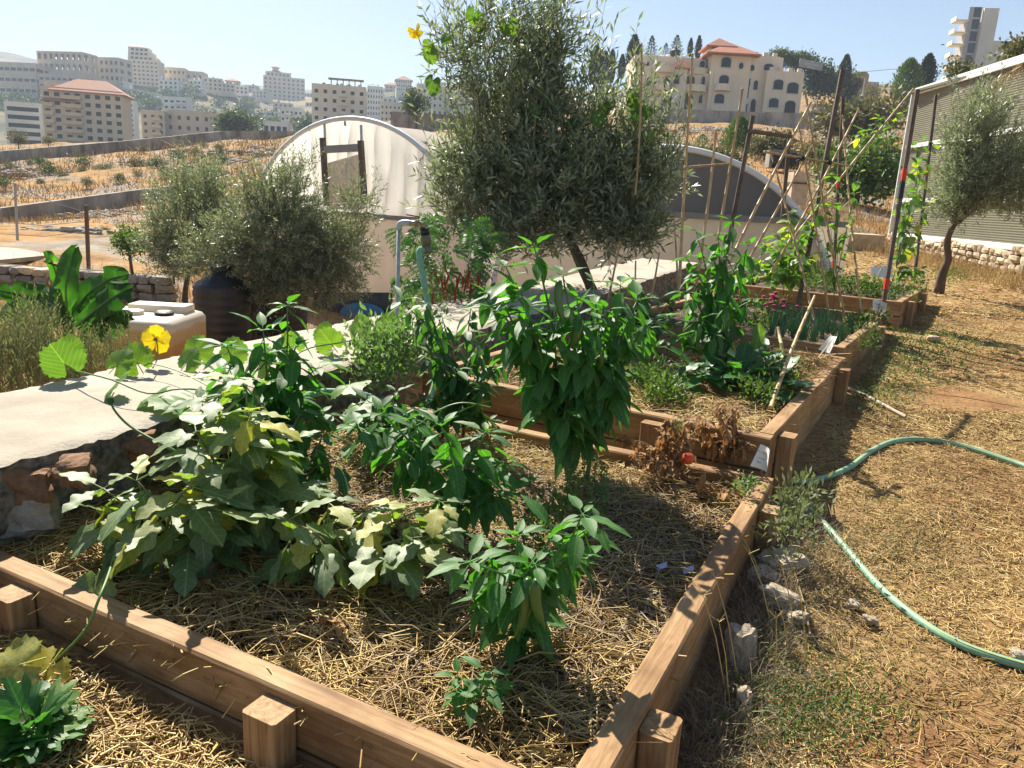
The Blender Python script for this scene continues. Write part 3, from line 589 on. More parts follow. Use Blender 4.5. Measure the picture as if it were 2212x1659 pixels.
# ---------------------------------------------------------------- villa on the right
VY = 150.0
def Z3(x, y, Y=VY): return at(1262 + x * .248, y * .248, Y)
vz0 = Z3(1300, 990).z
t = thing('villa', Z3(1100, 985), 'big cream stone villa with red lantern roof and arched windows above a concrete wall', 'house')
def vblock(pl, pr, pt, y0, d_, name, mat='cream'):
    xa, xb, zt = Z3(*pl).x, Z3(*pr).x, Z3(*pt).z; O = Vector((xa, VY + y0, vz0 - 5)); block(t, O, (1, 0, 0), xb - xa, d_, zt - vz0 + 5, mat, name=name); return xa, xb, zt
X1, X2, ZT = vblock((1070, 980), (1680, 700), (1420, 478), 0, 14, 'main_wall')
W1, W2, WZ = vblock((1528, 985), (1846, 990), (1720, 632), -1.6, 10, 'wing_wall')
L1, L2, LZ = vblock((418, 900), (862, 950), (760, 590), -.5, 10, 'side_wall')
U1, U2, UZ = vblock((440, 700), (1040, 650), (600, 462), 2.5, 12, 'upper_wall')
vblock((860, 950), (1072, 960), (980, 630), .6, 8, 'bay_wall'); vblock((1090, 985), (1245, 985), (1190, 650), -.9, 6, 'bay_wall')
vblock((1700, 560), (1790, 560), (1730, 465), 4, 5, 'stair_tower'); TB = vblock((1098, 600), (1440, 600), (1270, 478), -.6, 9, 'tower_wall')
hip(t, Vector((TB[0] + .3, VY - .6, 0)), (1, 0, 0), TB[1] - TB[0] - .6, 9, TB[2], 2.6, 1.6, 'roof')
lx0, lx1 = Z3(1105, 400).x, Z3(1310, 400).x; lz = Z3(1200, 432).z; lt = Z3(1200, 392).z
m = MB()
for px in (lx0 + .4, (lx0 + lx1) / 2, lx1 - .4):
    for py in (VY + 1.6, VY + 6.2): m.box((px, py, (lz + lt) / 2 - .5), (.5, .5, lt - lz + 1.2))
m.box(((lx0 + lx1) / 2, VY + 3.9, lz - .5), (lx1 - lx0, 5.4, 1.6)); m.build('lantern', MT['cream'], t)
MB().box(((lx0 + lx1) / 2, VY + 3.9, (lz + lt) / 2), (lx1 - lx0 - .9, 4.2, lt - lz)).build('lantern_window', MT['glass'], t)
hip(t, Vector((lx0, VY + 1.2, 0)), (1, 0, 0), lx1 - lx0, 5.4, lt, 1.8, .7, 'lantern_roof')
for xa, xb, zz, yy in ((TB[1], X2, ZT, VY + .25), (W1, W2, WZ, VY - 1.35)):
    k = int((xb - xa) / 1.5)
    for i in range(k): MB().box((xa + (i + .5) * (xb - xa) / k, yy, zz + .3), (.75, .5, .6)).build('merlon', MT['cream'], t)
for (x, y, a, b, kd, mt, dy) in [(1228, 548, 38, 38, 'arch', 'glass', -.62), (1358, 580, 18, 24, 'oval', 'glass', -.62), (1462, 592, 18, 24, 'oval', 'glass', 0), (1605, 585, 36, 24, 'arch', 'glass', 0), (1055, 548, 20, 33, 'arch', 'glass', 2.5), (1205, 705, 38, 38, 'arch', 'glass', -.9), (1315, 755, 22, 78, 'rect', 'glass', 0), (1421, 713, 22, 24, 'rect', 'glass', 0), (1408, 797, 22, 48, 'rect', 'glass', 0), (1492, 742, 16, 36, 'arch', 'glass', 0), (1665, 748, 38, 38, 'arch', 'glass', -1.6), (1790, 778, 45, 42, 'arch', 'glass', -1.6), (925, 700, 38, 36, 'arch', 'glass', .6), (1042, 703, 14, 35, 'arch', 'glass', .6), (798, 695, 22, 35, 'arch', 'glass', -.5), (722, 703, 20, 33, 'arch', 'glass', -.5), (560, 715, 20, 33, 'arch', 'glass', -.5), (615, 710, 8, 28, 'rect', 'glass', -.5), (1165, 865, 38, 36, 'arch', 'glass', -.9), (1018, 857, 14, 35, 'arch', 'glass', .6), (905, 880, 42, 62, 'arch', 'darkwood', .6), (785, 850, 26, 38, 'arch', 'shutter', -.5), (700, 855, 20, 32, 'arch', 'glass', -.5), (1625, 905, 38, 36, 'arch', 'glass', -1.6), (1765, 945, 42, 52, 'arch', 'shade', -1.6), (1467, 930, 20, 60, 'arch', 'shade', 0), (1395, 950, 20, 40, 'rect', 'shade', 0), (1285, 950, 30, 45, 'arch', 'shade', 0), (695, 550, 28, 22, 'rect', 'shutter', 2.5), (855, 565, 28, 20, 'rect', 'shutter', 2.5), (490, 575, 18, 25, 'rect', 'shade', 2.5), (572, 548, 8, 22, 'rect', 'glass', 2.5)]:
    P = Z3(x, y); hw, hh = 2 * a * .248 / F * VY, 2 * b * .248 / F * VY
    wd = window(t, Vector((P.x, VY + dy - .05, P.z)), (1, 0, 0), hw + .4, hh + .4, .12, kd, 'pale', 'window_surround')
    window(t, Vector((P.x, VY + dy - .10, P.z)), (1, 0, 0), hw, hh, .12, kd, mt, 'door' if (y > 870 and mt in ('shade', 'darkwood')) else 'window')
for (x, y, a, b, dy) in [(985, 612, 105, 26, 1.0), (965, 768, 98, 26, -.2), (705, 612, 72, 24, -1.2), (690, 768, 82, 24, -1.2), (1190, 772, 66, 26, -1.6), (500, 520, 62, 18, 1.6)]:
    P = Z3(x, y); hw, hh = 2 * a * .248 / F * VY, 2 * b * .248 / F * VY; m = MB(); k = 8
    pts = [(P.x + hw / 2 * math.cos(q), VY + dy + .6 - 1.5 * math.sin(q)) for q in np.linspace(math.pi, 0, k)]
    m.add([(px, py, P.z - hh / 2) for px, py in pts] + [(px, py, P.z + hh / 2) for px, py in pts], [(i, i + 1, k + i + 1, k + i) for i in range(k - 1)] + [tuple(range(k - 1, -1, -1)), tuple(range(k, 2 * k))]); m.build('balcony', MT['cream'], t)
MB().lathe((Z3(870, 440).x, VY + 9, UZ), [(1.0, 0), (1.0, 2.2), (.4, 2.6), (.3, 2.8)], 12).build('water_tank', MT['black'], t)
for x in (800, 885, 955): MB().lathe((Z3(x, 440).x, VY + 8, UZ), [(.55, 0), (.55, 1.1), (.3, 1.25)], 8).build('water_tank', MT['white'], t)
hip(t, Vector((Z3(775, 570).x, VY - .4, 0)), (1, 0, 0), 3.2, 3, LZ + .05, 1.6, .4, 'porch_roof')

def strip_wall(name, label, pts, hgt, thick, mat, cat='wall', below=1.5, jag=0.0, split=0.0):
    """wall along ground points, top hgt above them; poured in bays"""
    root = thing(name, pts[0], label, cat); L = 0
    P = []
    for a, b in zip(pts, pts[1:]):
        k = max(1, int((Vector(b) - Vector(a)).length / (split or 4)))
        P += [Vector(a) + (Vector(b) - Vector(a)) * i / k for i in range(k)]
    P.append(Vector(pts[-1]))
    for a, b in zip(P, P[1:]):
        m = MB(); d = (b - a); d.z = 0; ey = Vector((0, 0, 1)).cross(d.normalized()) * thick / 2; e = d.normalized() * .015
        j1 = uni(-jag, jag); vs = []
        for p in (a + e, b - e):
            for s in (-1, 1): vs += [p + ey * s + Vector((0, 0, -below)), p + ey * s + Vector((0, 0, hgt + j1))]
        m.add(vs, [(0, 1, 5, 4), (2, 6, 7, 3), (1, 3, 7, 5), (0, 2, 3, 1), (4, 5, 7, 6), (0, 4, 6, 2)]); m.build('panel', MT[mat], root)
    return root
def tp(x, y, Y): p = at(x, y, Y); return (p.x, p.y, min(p.z, T(p.x, p.y) + 1))
strip_wall('retaining_wall', 'long grey concrete wall below the villa', [at(1400, 264, 133), at(1540, 268, 132), at(1751, 276, 131), at(1860, 283, 131), at(1930, 288, 131)], 2.1, .5, 'roughconc', below=4, split=6, jag=.05)
strip_wall('hillside_wall', 'long weathered grey wall on the upper hillside below the red roofed block', [at(-80, 364, 84), at(0, 351, 90), at(250, 327, 106), at(480, 301, 125), at(575, 300, 133), at(640, 300, 140)], 1.25, .4, 'roughconc', below=3, split=6, jag=.04)
strip_wall('hillside_wall', 'grey concrete wall crossing the lower hillside behind the leftmost olive', [at(-80, 506, 40), at(0, 487, 44), at(180, 459, 50), at(320, 437, 56), at(470, 412, 64), at(560, 395, 68)], .95, .35, 'roughconc', below=3, split=5, jag=.03)
strip_wall('field_wall', 'old stained wall behind the tunnel ridge under the round tree', [at(846, 276, 118), at(930, 282, 114), at(1010, 290, 110), at(1080, 292, 108)], 2.2, .5, 'roughconc', below=3, split=6, jag=.1)

# ---------------------------------------------------------------- trees and scrub of the hills
def bush(name, label, cat, x, y, Y, wpx, hpx, mat, n=1500, leaf=None, group=None, trunk=True, up=.3, nb=5, ground=False):
    if ground:
        q = hit(x, y + hpx * .45); Y = q.y if q else Y
    p = at(x, y, Y); k = Y / F; rw, rh = wpx * k / 2, hpx * k / 2; z0 = p.z - rh
    t = thing(name, (p.x, p.y, z0), label, cat, group); B = []
    for i in range(nb): B.append((p.x + uni(-.5, .5) * rw, p.y + uni(-.4, .4) * rw, p.z + uni(-.25, .45) * rh, rw * uni(.45, .75), rw * uni(.5, .8), rh * uni(.4, .62)))
    lf = leaf or max(rw, rh) * .16; crown('crown', B, n, lf, lf * .55, mat, t, up)
    if trunk: MB().tube([(p.x, p.y, z0 - rh * .8), (p.x + uni(-.1, .1) * rw, p.y, z0 + rh * .5), (p.x, p.y, p.z + rh * .3)], [rw * .09, rw * .07, rw * .03], 6).build('trunk', MT['bark'], t)
    return t
def cypress(name, label, x, yt, yb, Y, wpx, mat='cypress', n=2200, group=None, ragged=0.2, conifer=False):
    a, b = at(x, yb, Y), at(x, yt, Y); hh = b.z - a.z; r = wpx * Y / F / 2; t = thing(name, a, label, 'tree', group)
    s = rng.random(n) ** .85; prof = (np.sin(np.pi * (s * .86 + .13)) ** .7) if not conifer else (1 - s) ** .8 * (1 + .35 * np.sin(s * 40))
    an = rng.random(n) * 6.283; rr = r * prof * (1 - ragged + ragged * 2 * rng.random(n)) * np.sqrt(.35 + .65 * rng.random(n))
    pos = np.stack([a.x + rr * np.cos(an), a.y + rr * np.sin(an), a.z + hh * (.02 + .95 * s)], 1)
    out = np.stack([np.cos(an), np.sin(an), np.zeros(n)], 1); dirs = out * (.35 if not conifer else 1.0) + np.array([0, 0, 1.0 if not conifer else .35]) + rdir(n) * .3
    L = hh * .07 if not conifer else hh * .06; V, Fc = scatter(LEAF4, pos, dirs, rdir(n), L * rng.uniform(.6, 1.3, n), L * .4)
    tag(np_mesh('crown', V, Fc, MT[mat], t), kind='stuff'); MB().tube([a - Vector((0, 0, 1)), a + Vector((0, 0, hh * .8))], [r * .16, r * .03], 6).build('trunk', MT['bark'], t); return t
bush('green_tree', 'dense dark green round tree standing before the grey stone apartments', 'tree', 510, 272, 190, 78, 52, MT['bush'], 3500)
bush('green_tree', 'round tree with short trunk on the wall above the white tunnel', 'tree', 900, 222, 112, 54, 58, MT['bush'], 3000)
for i, (x, y, w2, h2) in enumerate([(38, 303, 34, 40), (105, 306, 26, 26)]): bush('pale_tree', ['pale yellowish leafy tree at the left end of the upper wall', 'low pale yellow shrub before the red roofed block'][i], 'tree', x, y, 98, w2, h2, MT['drybush'], 1200)
for i, (x, yt, yb, wd) in enumerate([(1283, 100, 185, 26), (1303, 112, 185, 24), (1318, 108, 182, 16), (1341, 118, 172, 14), (1364, 76, 170, 27), (1381, 98, 130, 8)]):
    cypress('cypress_tree', ['dark cypress left of the villa, tallest and broadest', 'dark cypress left of the villa'][0 if i == 4 else 1], x, yt, yb, 175, wd, group=None if i == 4 else 'cypresses left of the villa')
for i, (x, yt, yb, wd, cn) in enumerate([(1405, 76, 125, 24, 1), (1437, 92, 120, 16, 1), (1459, 74, 124, 26, 1), (1489, 82, 125, 9, 0), (1506, 77, 130, 11, 0)]):
    cypress('cypress_tree', 'ragged dark conifer rising behind the villa roof' if cn else 'thin dark cypress rising behind the villa roof', x, yt, yb, 178, wd, ragged=.45, conifer=bool(cn), n=1500, group='ragged conifers behind the villa' if cn else 'thin cypresses behind the villa')
for x, y, w2, h2, lb in [(1772, 180, 84, 84, 'broad dark evergreen right of the villa'), (1690, 128, 50, 34, 'dark treetop above the right corner of the villa'), (1738, 138, 62, 34, 'dark treetop behind the lettered hoarding'), (1822, 196, 56, 70, 'rounded dark tree beside the leaning fence post'), (1410, 172, 34, 60, 'olive green tree at the left corner of the villa')]:
    bush('evergreen_tree', lb, 'tree', x, y, 162, w2, h2, MT['bush'], 3400, trunk='villa, olive' in lb, nb=8)
cypress('cypress_tree', 'single narrow cypress on the ridge right of the villa', 1818, 118, 205, 150, 24, n=1800)
cypress('conifer_tree', 'bushy green conifer on the ridge between villa and tower', 1952, 126, 232, 110, 46, 'conifer', 3200, ragged=.5)
cypress('conifer_tree', 'ragged dark pointed conifer above the shed corner', 1993, 116, 215, 112, 30, 'cypress', 2600, ragged=.5)
bush('ridge_shrub', 'thin leafless shrub on the ridge beside the street light', 'shrub', 1885, 200, 150, 46, 24, MT['drybush'], 700)
bush('ridge_shrub', 'small ridge shrub with a yellow tank behind it', 'shrub', 1852, 178, 160, 44, 30, MT['drybush'], 700)
cypress('conifer_tree', 'bright green young conifer below the villa wall', 1590, 252, 345, 62, 50, 'conifer', 4200, ragged=.5)
cypress('conifer_tree', 'small green conifer left of the larger bright one', 1515, 290, 325, 66, 26, 'conifer', 1500, ragged=.5)
for x, y, Y, w2, h2, mt, lb in [(1850, 265, 70, 150, 85, 'drybush', 'wide olive green shrub below the right end of the villa wall'), (1660, 315, 55, 90, 60, 'drybush', 'tangled scrub above the dark stone shelter'), (1855, 385, 34, 165, 170, 'conifer', 'yellowish green young tree behind the bean poles'), (1770, 330, 45, 80, 70, 'drybush', 'grey green shrub behind the bamboo tripods'), (1560, 355, 48, 110, 40, 'drybush', 'low scrub behind the dark net tunnel')]:
    bush('shrub', lb, 'shrub', x, y, Y, w2, h2, MT[mt], 3000)
for i, (x, y, w2) in enumerate([(85, 352, 34), (105, 368, 42), (135, 378, 30), (182, 350, 40), (183, 372, 26), (165, 336, 18), (185, 326, 20), (245, 322, 18), (310, 322, 26), (65, 350, 22), (222, 366, 34), (290, 350, 40), (338, 352, 38), (385, 340, 34), (420, 330, 30), (475, 322, 26), (185, 395, 28), (20, 360, 26), (10, 395, 36), (255, 385, 30), (300, 375, 26), (360, 372, 30), (480, 345, 30), (440, 315, 18), (520, 330, 24), (90, 395, 22), (45, 520, 26), (120, 470, 20), (230, 500, 30), (160, 330, 14), (1480, 318, 24), (1560, 312, 20), (1660, 300, 26), (1640, 285, 20), (1820, 290, 40), (1450, 300, 30)]):
    kd = ('grey green' if i % 3 == 2 else 'dark green') + (' scrub bush on the slope below the villa wall' if x > 1000 else ' bush below the lower hillside wall' if y > 440 else ' bush between the two hillside walls')
    bush('hillside_shrub', kd, 'shrub', x, y, 80, w2, w2 * uni(.7, 1.0), MT['drybush'] if i % 3 == 2 else MT['bush'], 900, group=kd.replace(' bush', ' bushes'), ground=True)
for i in range(130):
    x, y = random.choice([(uni(0, 250), uni(205, 262)), (uni(250, 480), uni(205, 240)), (uni(180, 350), uni(215, 250)), (uni(400, 560), uni(230, 290)), (uni(560, 680), uni(255, 300)), (uni(780, 1000), uni(195, 225))])
    hp = hit(x, y, 300)
    if not hp: continue
    p = hp; z = p.z; q = uni(2.5, 6); tt = thing('slope_tree', (p.x, p.y, z - .5), 'small dark green tree between houses on the far slope', 'tree', 'trees on the far slope')
    crown('crown', [(p.x + uni(-1, 1) * q * .5, p.y, z + q * uni(.4, .8), q * uni(.5, .9), q * .7, q * uni(.4, .7)) for _ in range(3)], 240, q * .3, q * .2, MT['bush'], tt)
# rocks on the dry hillside
def rock_np(N, pos, size):
    ico = np.array([(0, 0, 1), (.894, 0, .447), (.276, .851, .447), (-.724, .526, .447), (-.724, -.526, .447), (.276, -.851, .447), (.724, .526, -.447), (-.276, .851, -.447), (-.894, 0, -.447), (-.276, -.851, -.447), (.724, -.526, -.447), (0, 0, -1)])
    fc = np.array([(0, 1, 2), (0, 2, 3), (0, 3, 4), (0, 4, 5), (0, 5, 1), (1, 6, 2), (2, 7, 3), (3, 8, 4), (4, 9, 5), (5, 10, 1), (6, 7, 2), (7, 8, 3), (8, 9, 4), (9, 10, 5), (10, 6, 1), (11, 7, 6), (11, 8, 7), (11, 9, 8), (11, 10, 9), (11, 6, 10)])
    V = ico[None] * (1 + rng.uniform(-.3, .3, (N, 12, 1))) * np.asarray(size)[:, None, None] * np.array([1.2, 1, .62]) ; a = rng.random(N) * 6.28; c, s = np.cos(a)[:, None], np.sin(a)[:, None]
    V = np.stack([V[..., 0] * c - V[..., 1] * s, V[..., 0] * s + V[..., 1] * c, V[..., 2]], -1) + pos[:, None, :]
    return V.reshape(-1, 3), (fc[None] + (np.arange(N) * 12)[:, None, None]).reshape(-1, 3)
P, S = [], []
for cx, cy, Y, sx, sy, k in [(130, 385, 66, 70, 10, 150), (40, 372, 72, 40, 8, 60), (280, 352, 90, 70, 8, 130), (440, 330, 100, 60, 6, 120), (500, 350, 84, 50, 8, 80), (420, 372, 72, 70, 10, 90), (250, 470, 44, 90, 14, 220), (130, 510, 30, 90, 14, 200), (1500, 285, 100, 60, 6, 200), (1640, 300, 90, 60, 8, 200), (1560, 282, 110, 90, 4, 260), (1800, 300, 70, 90, 14, 160), (560, 330, 90, 40, 10, 100)]:
    for _ in range(k):
        p = hit(cx + random.gauss(0, sx * .5), cy + random.gauss(0, sy * .5), max(24, Y * .6), Y * 1.7)
        if p: P.append((p.x, p.y, p.z + .05)); S.append(uni(.12, .45) * (p.y / 70) ** .7)
V, Fc = rock_np(len(P), np.array(P), np.array(S)); tag(np_mesh('rubble', V, Fc, MT['greystone']), 'grey limestone rubble scattered over the dry hillside', 'stones', kind='stuff')
# grass tufts on the hillside
P = []
while len(P) < 9000:
    x = uni(-20, 620) if random.random() < .6 else uni(1400, 1960); y = uni(305, 540) if x < 700 else uni(262, 420); Y = math.exp(uni(math.log(30), math.log(120))); p = at(x, y, Y)
    if inside_terrace(p.x, p.y) or (p.y < 27 and -1 < p.x < 9): continue
    P.append((p.x, p.y, T(p.x, p.y)))
P = np.array(P); N = len(P); q = P[:, 1:2] / 60; tip = P + np.concatenate([rng.normal(0, .25, (N, 2)) * q, rng.uniform(.25, .7, (N, 1)) * np.clip(q, .4, 1.5)], 1)
V, Fc = strands(P, (P + tip) / 2 + rng.normal(0, .03, (N, 3)), tip, .03 * np.clip(q[:, 0], .4, 2), .2); tag(np_mesh('dry_grass', V, Fc, MT['drygrass']), 'tufts of dry golden grass on the hillside', 'grass', kind='stuff')

# ridge tower at the right edge
t, O, ex, ey, w_, d_, h = far_block('tower_block', 'cream tower with stacked balconies and tall blank stair shaft above the shed', 2093, 2330, 100, 200, 234, 'cream', 12, 5, .35, .4, yaw=-8, side=2, depth=16, drop=14)
cw = w_
sx0 = at(2122, 60, 232).x - O.x; sx1 = at(2152, 60, 232).x - O.x
block(t, O + ex * sx0 - ey * 2.2 + Vector((0, 0, 0)), ex, (sx1 - sx0), 6, at(2140, 18, 232).z - O.z, 'pale', name='stair_shaft')
block(t, O + ex * (sx0 - 3.4) - ey * .9, ex, 3.3, 6, at(2115, 44, 232).z - O.z, 'grey', [(1.2, 3.1, 15 + k * 3.1, 17.6 + k * 3.1) for k in range(7)], name='glazed_bay')
for k in range(6): m = MB(); m.box(O + ex * (sx0 - 5.2) - ey * .2 + Vector((0, 0, 17 + k * 3.1)), (3.4, 4, .3), ex); m.box(O + ex * (sx0 - 6.8) - ey * .2 + Vector((0, 0, 17.6 + k * 3.1)), (.2, 4, .9), ex); m.build('balcony', MT['cream'], t)
# small ridge things: lettered hoarding seen from behind, street lights, hut with yellow tank
p = at(1752, 140, 158); t = thing('hoarding', p, 'grey hoarding with mirrored white letters on the ridge beside the villa', 'sign'); m = MB(); k = 158 / F
m.box(p, (48 * k, .25, 15 * k), (1, 0, -.12)); m.build('board', MT['grey'], t); m = MB()
for s in (-1, 1): m.tube([p + Vector((s * 22 * k, .3, 7 * k)), p + Vector((s * 26 * k, 1.5, -16 * k))], .12, 5)
m.build('brace', MT['darkmetal'], t)
def text(parent, txt, P, size, ex, up, mat, mirror=False, name='lettering'):
    cu = bpy.data.curves.new('tmp', 'FONT'); cu.body = txt; cu.size = size; cu.align_x = 'CENTER'; cu.align_y = 'CENTER'; cu.extrude = size * .01
    o = bpy.data.objects.new('tmp', cu); link(o); dg = bpy.context.evaluated_depsgraph_get(); me = bpy.data.meshes.new_from_object(o.evaluated_get(dg)); bpy.data.objects.remove(o)
    me.name = name; me.materials.clear(); me.materials.append(mat); o = link(bpy.data.objects.new(name, me)); o.parent = parent
    ex = Vector(ex).normalized(); up = Vector(up).normalized(); mt_ = Matrix((ex * (-1 if mirror else 1), up, ex.cross(up))).transposed().to_4x4(); mt_.translation = Vector(P) - ORG[parent.name]; o.matrix_basis = mt_; return o
text(t, 'ST.\nANTONIO\nHOTEL', p + Vector((0, -.18, 0)), 5.5 * k, (1, 0, -.12), (.12, 0, 1), MT['white'], True)
for x, yt, yb, lb in [(1865, 168, 236, 'leaning grey street light pole on the ridge'), (1993 + 30, 178, 222, 'short power pole on the ridge above the shed')]:
    a, b = at(x - 6, yb, 140), at(x + 4, yt, 140); tag(MB().tube([a - Vector((0, 0, 1)), b], [.16, .1], 6).build('utility_pole', MT['galv']), lb, 'pole')
tag(MB().tube([at(1810, 160, 150), at(1934, 149, 150), at(1990, 158, 150), at(2140, 165, 200)], .035, 4).build('power_line', MT['darkmetal']), 'thin dark power line strung along the ridge', 'wire')
p = at(1858, 176, 165); tag(MB().lathe(p - Vector((0, 0, 1)), [(1.2, 0), (1.5, .4), (1.5, 2.2), (1.1, 2.7), (.4, 2.9)], 14).build('water_tank', plain('tan_plastic', (0.42, 0.27, 0.10), .6)), 'tan plastic water tank on the stone hut of the ridge', 'tank')
far_block('stone_hut', 'low stone hut carrying a tan tank on the ridge', 1838, 1895, 186, 206, 165, 'sand', 2, 1, .2, .4, depth=6, drop=4)
# birds
p = at(2037, 98, 60); m = MB(); m.add([p, p + Vector((-.22, 0, .04)), p + Vector((-.08, 0, .07)), p + Vector((.12, 0, .1)), p + Vector((.06, .05, .02))], [(0, 1, 2), (0, 2, 3), (0, 3, 4)]); tag(m.build('bird', MT['black']), 'tiny dark bird gliding in the sky over the ridge', 'bird')
# ================================================================ yard: concrete wall, stone walls, tunnels, shed
def stone_variants(k, mat, p=5.0, jit=.12, n=2):
    out = []
    for _ in range(k):
        vs = {}; fs = []
        def vid(i, j, q):
            if (i, j, q) not in vs: vs[(i, j, q)] = len(vs)
            return vs[(i, j, q)]
        for ax in range(3):
            for s in (0, n):
                for a in range(n):
                    for b in range(n):
                        c = [(a, b), (a + 1, b), (a + 1, b + 1), (a, b + 1)]
                        if s == 0: c = c[::-1]
                        ids = []
                        for u, v in c:
                            l = [0, 0, 0]; l[ax] = s; l[(ax + 1) % 3] = u; l[(ax + 2) % 3] = v; ids.append(vid(*l))
                        fs.append(tuple(ids))
        co = [None] * len(vs)
        for (i, j, q), k2 in vs.items():
            v = Vector((i * 2 / n - 1, j * 2 / n - 1, q * 2 / n - 1)); nn = (abs(v.x) ** p + abs(v.y) ** p + abs(v.z) ** p) ** (1 / p)
            co[k2] = tuple(v / nn * .5 * (1 + (uni(-jit, jit) if n == 2 else jit * 2.2 * mnoise.noise(v * 1.1 + Vector((_ * 5.3, 0, 0))) + jit * .8 * mnoise.noise(v * 3.1 + Vector((_ * 2.3, 4, 0))))))
        me = bpy.data.meshes.new('stone'); me.from_pydata(co, [], fs); me.materials.append(mat); out.append(me)
    return out
def put(me, parent, P, size, ex=(1, 0, 0), name='stone', tilt=.06, spin=None):
    o = link(bpy.data.objects.new(name, me)); ex = Vector(ex).normalized(); ey = Vector((0, 0, 1)).cross(ex); R = Matrix((ex, ey, Vector((0, 0, 1)))).transposed()
    R = R @ Matrix.Rotation(uni(-tilt, tilt), 3, 'Y') @ Matrix.Rotation(uni(-tilt, tilt), 3, 'X')
    if spin is not None: R = Matrix.Rotation(spin, 3, 'Z') @ R
    m = (R @ Matrix.Diagonal(Vector(size))).to_4x4(); m.translation = Vector(P) - (ORG[parent.name] if parent else Vector()); o.matrix_basis = m
    if parent: o.parent = parent; ORG[o.name] = ORG[parent.name]
    return o
def stone_wall(root, A, B, hgt, rows, avg, thick, variants):
    A, B = Vector(A), Vector(B); L = (B - A).length; ex = (B - A).normalized(); rh = hgt / rows
    for r in range(rows):
        x = -uni(0, .6) * avg
        while x < L:
            w_ = avg * uni(.55, 1.6); c = x + w_ / 2
            if 0 < c < L + avg * .3: put(random.choice(variants), root, A + ex * c + Vector((0, 0, rh * (r + .5))), (w_ * 1.02, thick * uni(.85, 1.1), rh * uni(.92, 1.22)), ex)
            x += w_
SV = {k: stone_variants(8, MT[k], 3.6, .16) for k in ('stone', 'greystone', 'whitestone', 'redstone')}; RV = {k: stone_variants(6, MT[k], 4.0, .17, 6) for k in ('stone', 'greystone', 'whitestone', 'redstone')}
# --- concrete retaining wall beside the beds
cw = thing('concrete_wall', (-1.9, 3, 0), 'thick pale concrete topped wall running along the left of the raised beds', 'wall')
NL, WW = 240, 0.93
cs = curve([(x, y, 0.55 + 0.030 * max(0, y - 5.5)) for x, y in WF], NL); VT, VS, VB = [], [], []; nr = 22
for i, p in enumerate(cs):
    d = (cs[min(i + 1, len(cs) - 1)] - cs[max(i - 1, 0)]); d.z = 0; d.normalize(); nx = Vector((-d.y, d.x, 0))
    e0 = nx * (.022 * mnoise.noise(p * 6) + .016 * mnoise.noise(p * 19)); e1 = nx * (.03 * mnoise.noise(p * 5 + Vector((9, 0, 0))) + .02 * mnoise.noise(p * 17)); zt = .010 * mnoise.noise(p * 2.0)
    for k in range(nr + 1):
        u = k / nr; q = p + nx * (WW * u) + e0 * (1 - u) ** 6 + e1 * u ** 6; q.z += zt + .004 * mnoise.noise(q * 8) - (.014 * (1 + mnoise.noise(p * 23)) if k in (0, nr) else 0); VT.append(tuple(q))
    for k in range(7):
        z = -.26 * k / 6; q = p + e0 + Vector((0, 0, z + zt - (.014 * (1 + mnoise.noise(p * 23)) if k == 0 else 0))); q = q + nx * ((.03 * mnoise.noise(q * 11) + .018 * mnoise.noise(q * 31)) * (k > 0)); VS.append(tuple(q))
        q = p + nx * WW + e1 + Vector((0, 0, z + zt - (.014 * (1 + mnoise.noise(p * 23)) if k == 0 else 0))); VB.append(tuple(q))
np_mesh('coping', VT, grid_faces(len(cs), nr + 1), MT['concrete'], cw); np_mesh('edge', VS, grid_faces(len(cs), 7), MT['shaded_gritty'], cw); np_mesh('edge', VB, grid_faces(len(cs), 7), MT['shaded_gritty'], cw)
mb = MB()
for a, b in zip(cs[::3], cs[3::3]):
    d = (b - a); d.z = 0; nx = Vector((-d.y, d.x, 0)).normalized(); c = (a + b) / 2 + nx * .46; hc = c.z - .265 + 1.5; mb.box(Vector((c.x, c.y, c.z - .265 - hc / 2)), (d.length + .02, WW - .16, hc), d)
mb.build('core', MT['shaded_gritty'], cw)
for i in range(0, len(cs) - 1, 2):
    p = cs[i]; d = (cs[i + 1] - p); d.z = 0; d.normalize(); nx = Vector((-d.y, d.x, 0))
    for zz in (.06, .22):
        k = random.choice(['redstone', 'greystone', 'stone', 'greystone']); put(random.choice(RV[k]), cw, p + nx * uni(.07, .12) + Vector((0, 0, -.30 - zz + uni(-.02, .02) - .0)), (uni(.12, .26), .16, uni(.12, .19)), d, tilt=.3)
# --- dry stone wall of the lower yard
A_, B_ = at(-60, 650, 15.6), at(360, 655, 15.2); A_.z = B_.z = -1.15
sw = thing('stone_wall', (A_ + B_) / 2, 'low brown dry stone wall topped with rubble behind the banana plant', 'wall')
stone_wall(sw, A_, B_, .82, 5, .30, .4, SV['greystone'] + SV['stone'][:4])
MB().box((A_ + B_) / 2 + Vector((0, .25, .4)), ((B_ - A_).length, .3, .8), (B_ - A_)).build('core', MT['soil'], sw)
m = MB(); m.box(A_ + Vector((-1.8, 2.8, .70)), (3.2, 3.0, .1), (B_ - A_)); tag(m.build('path', MT['concrete']), kind='structure')
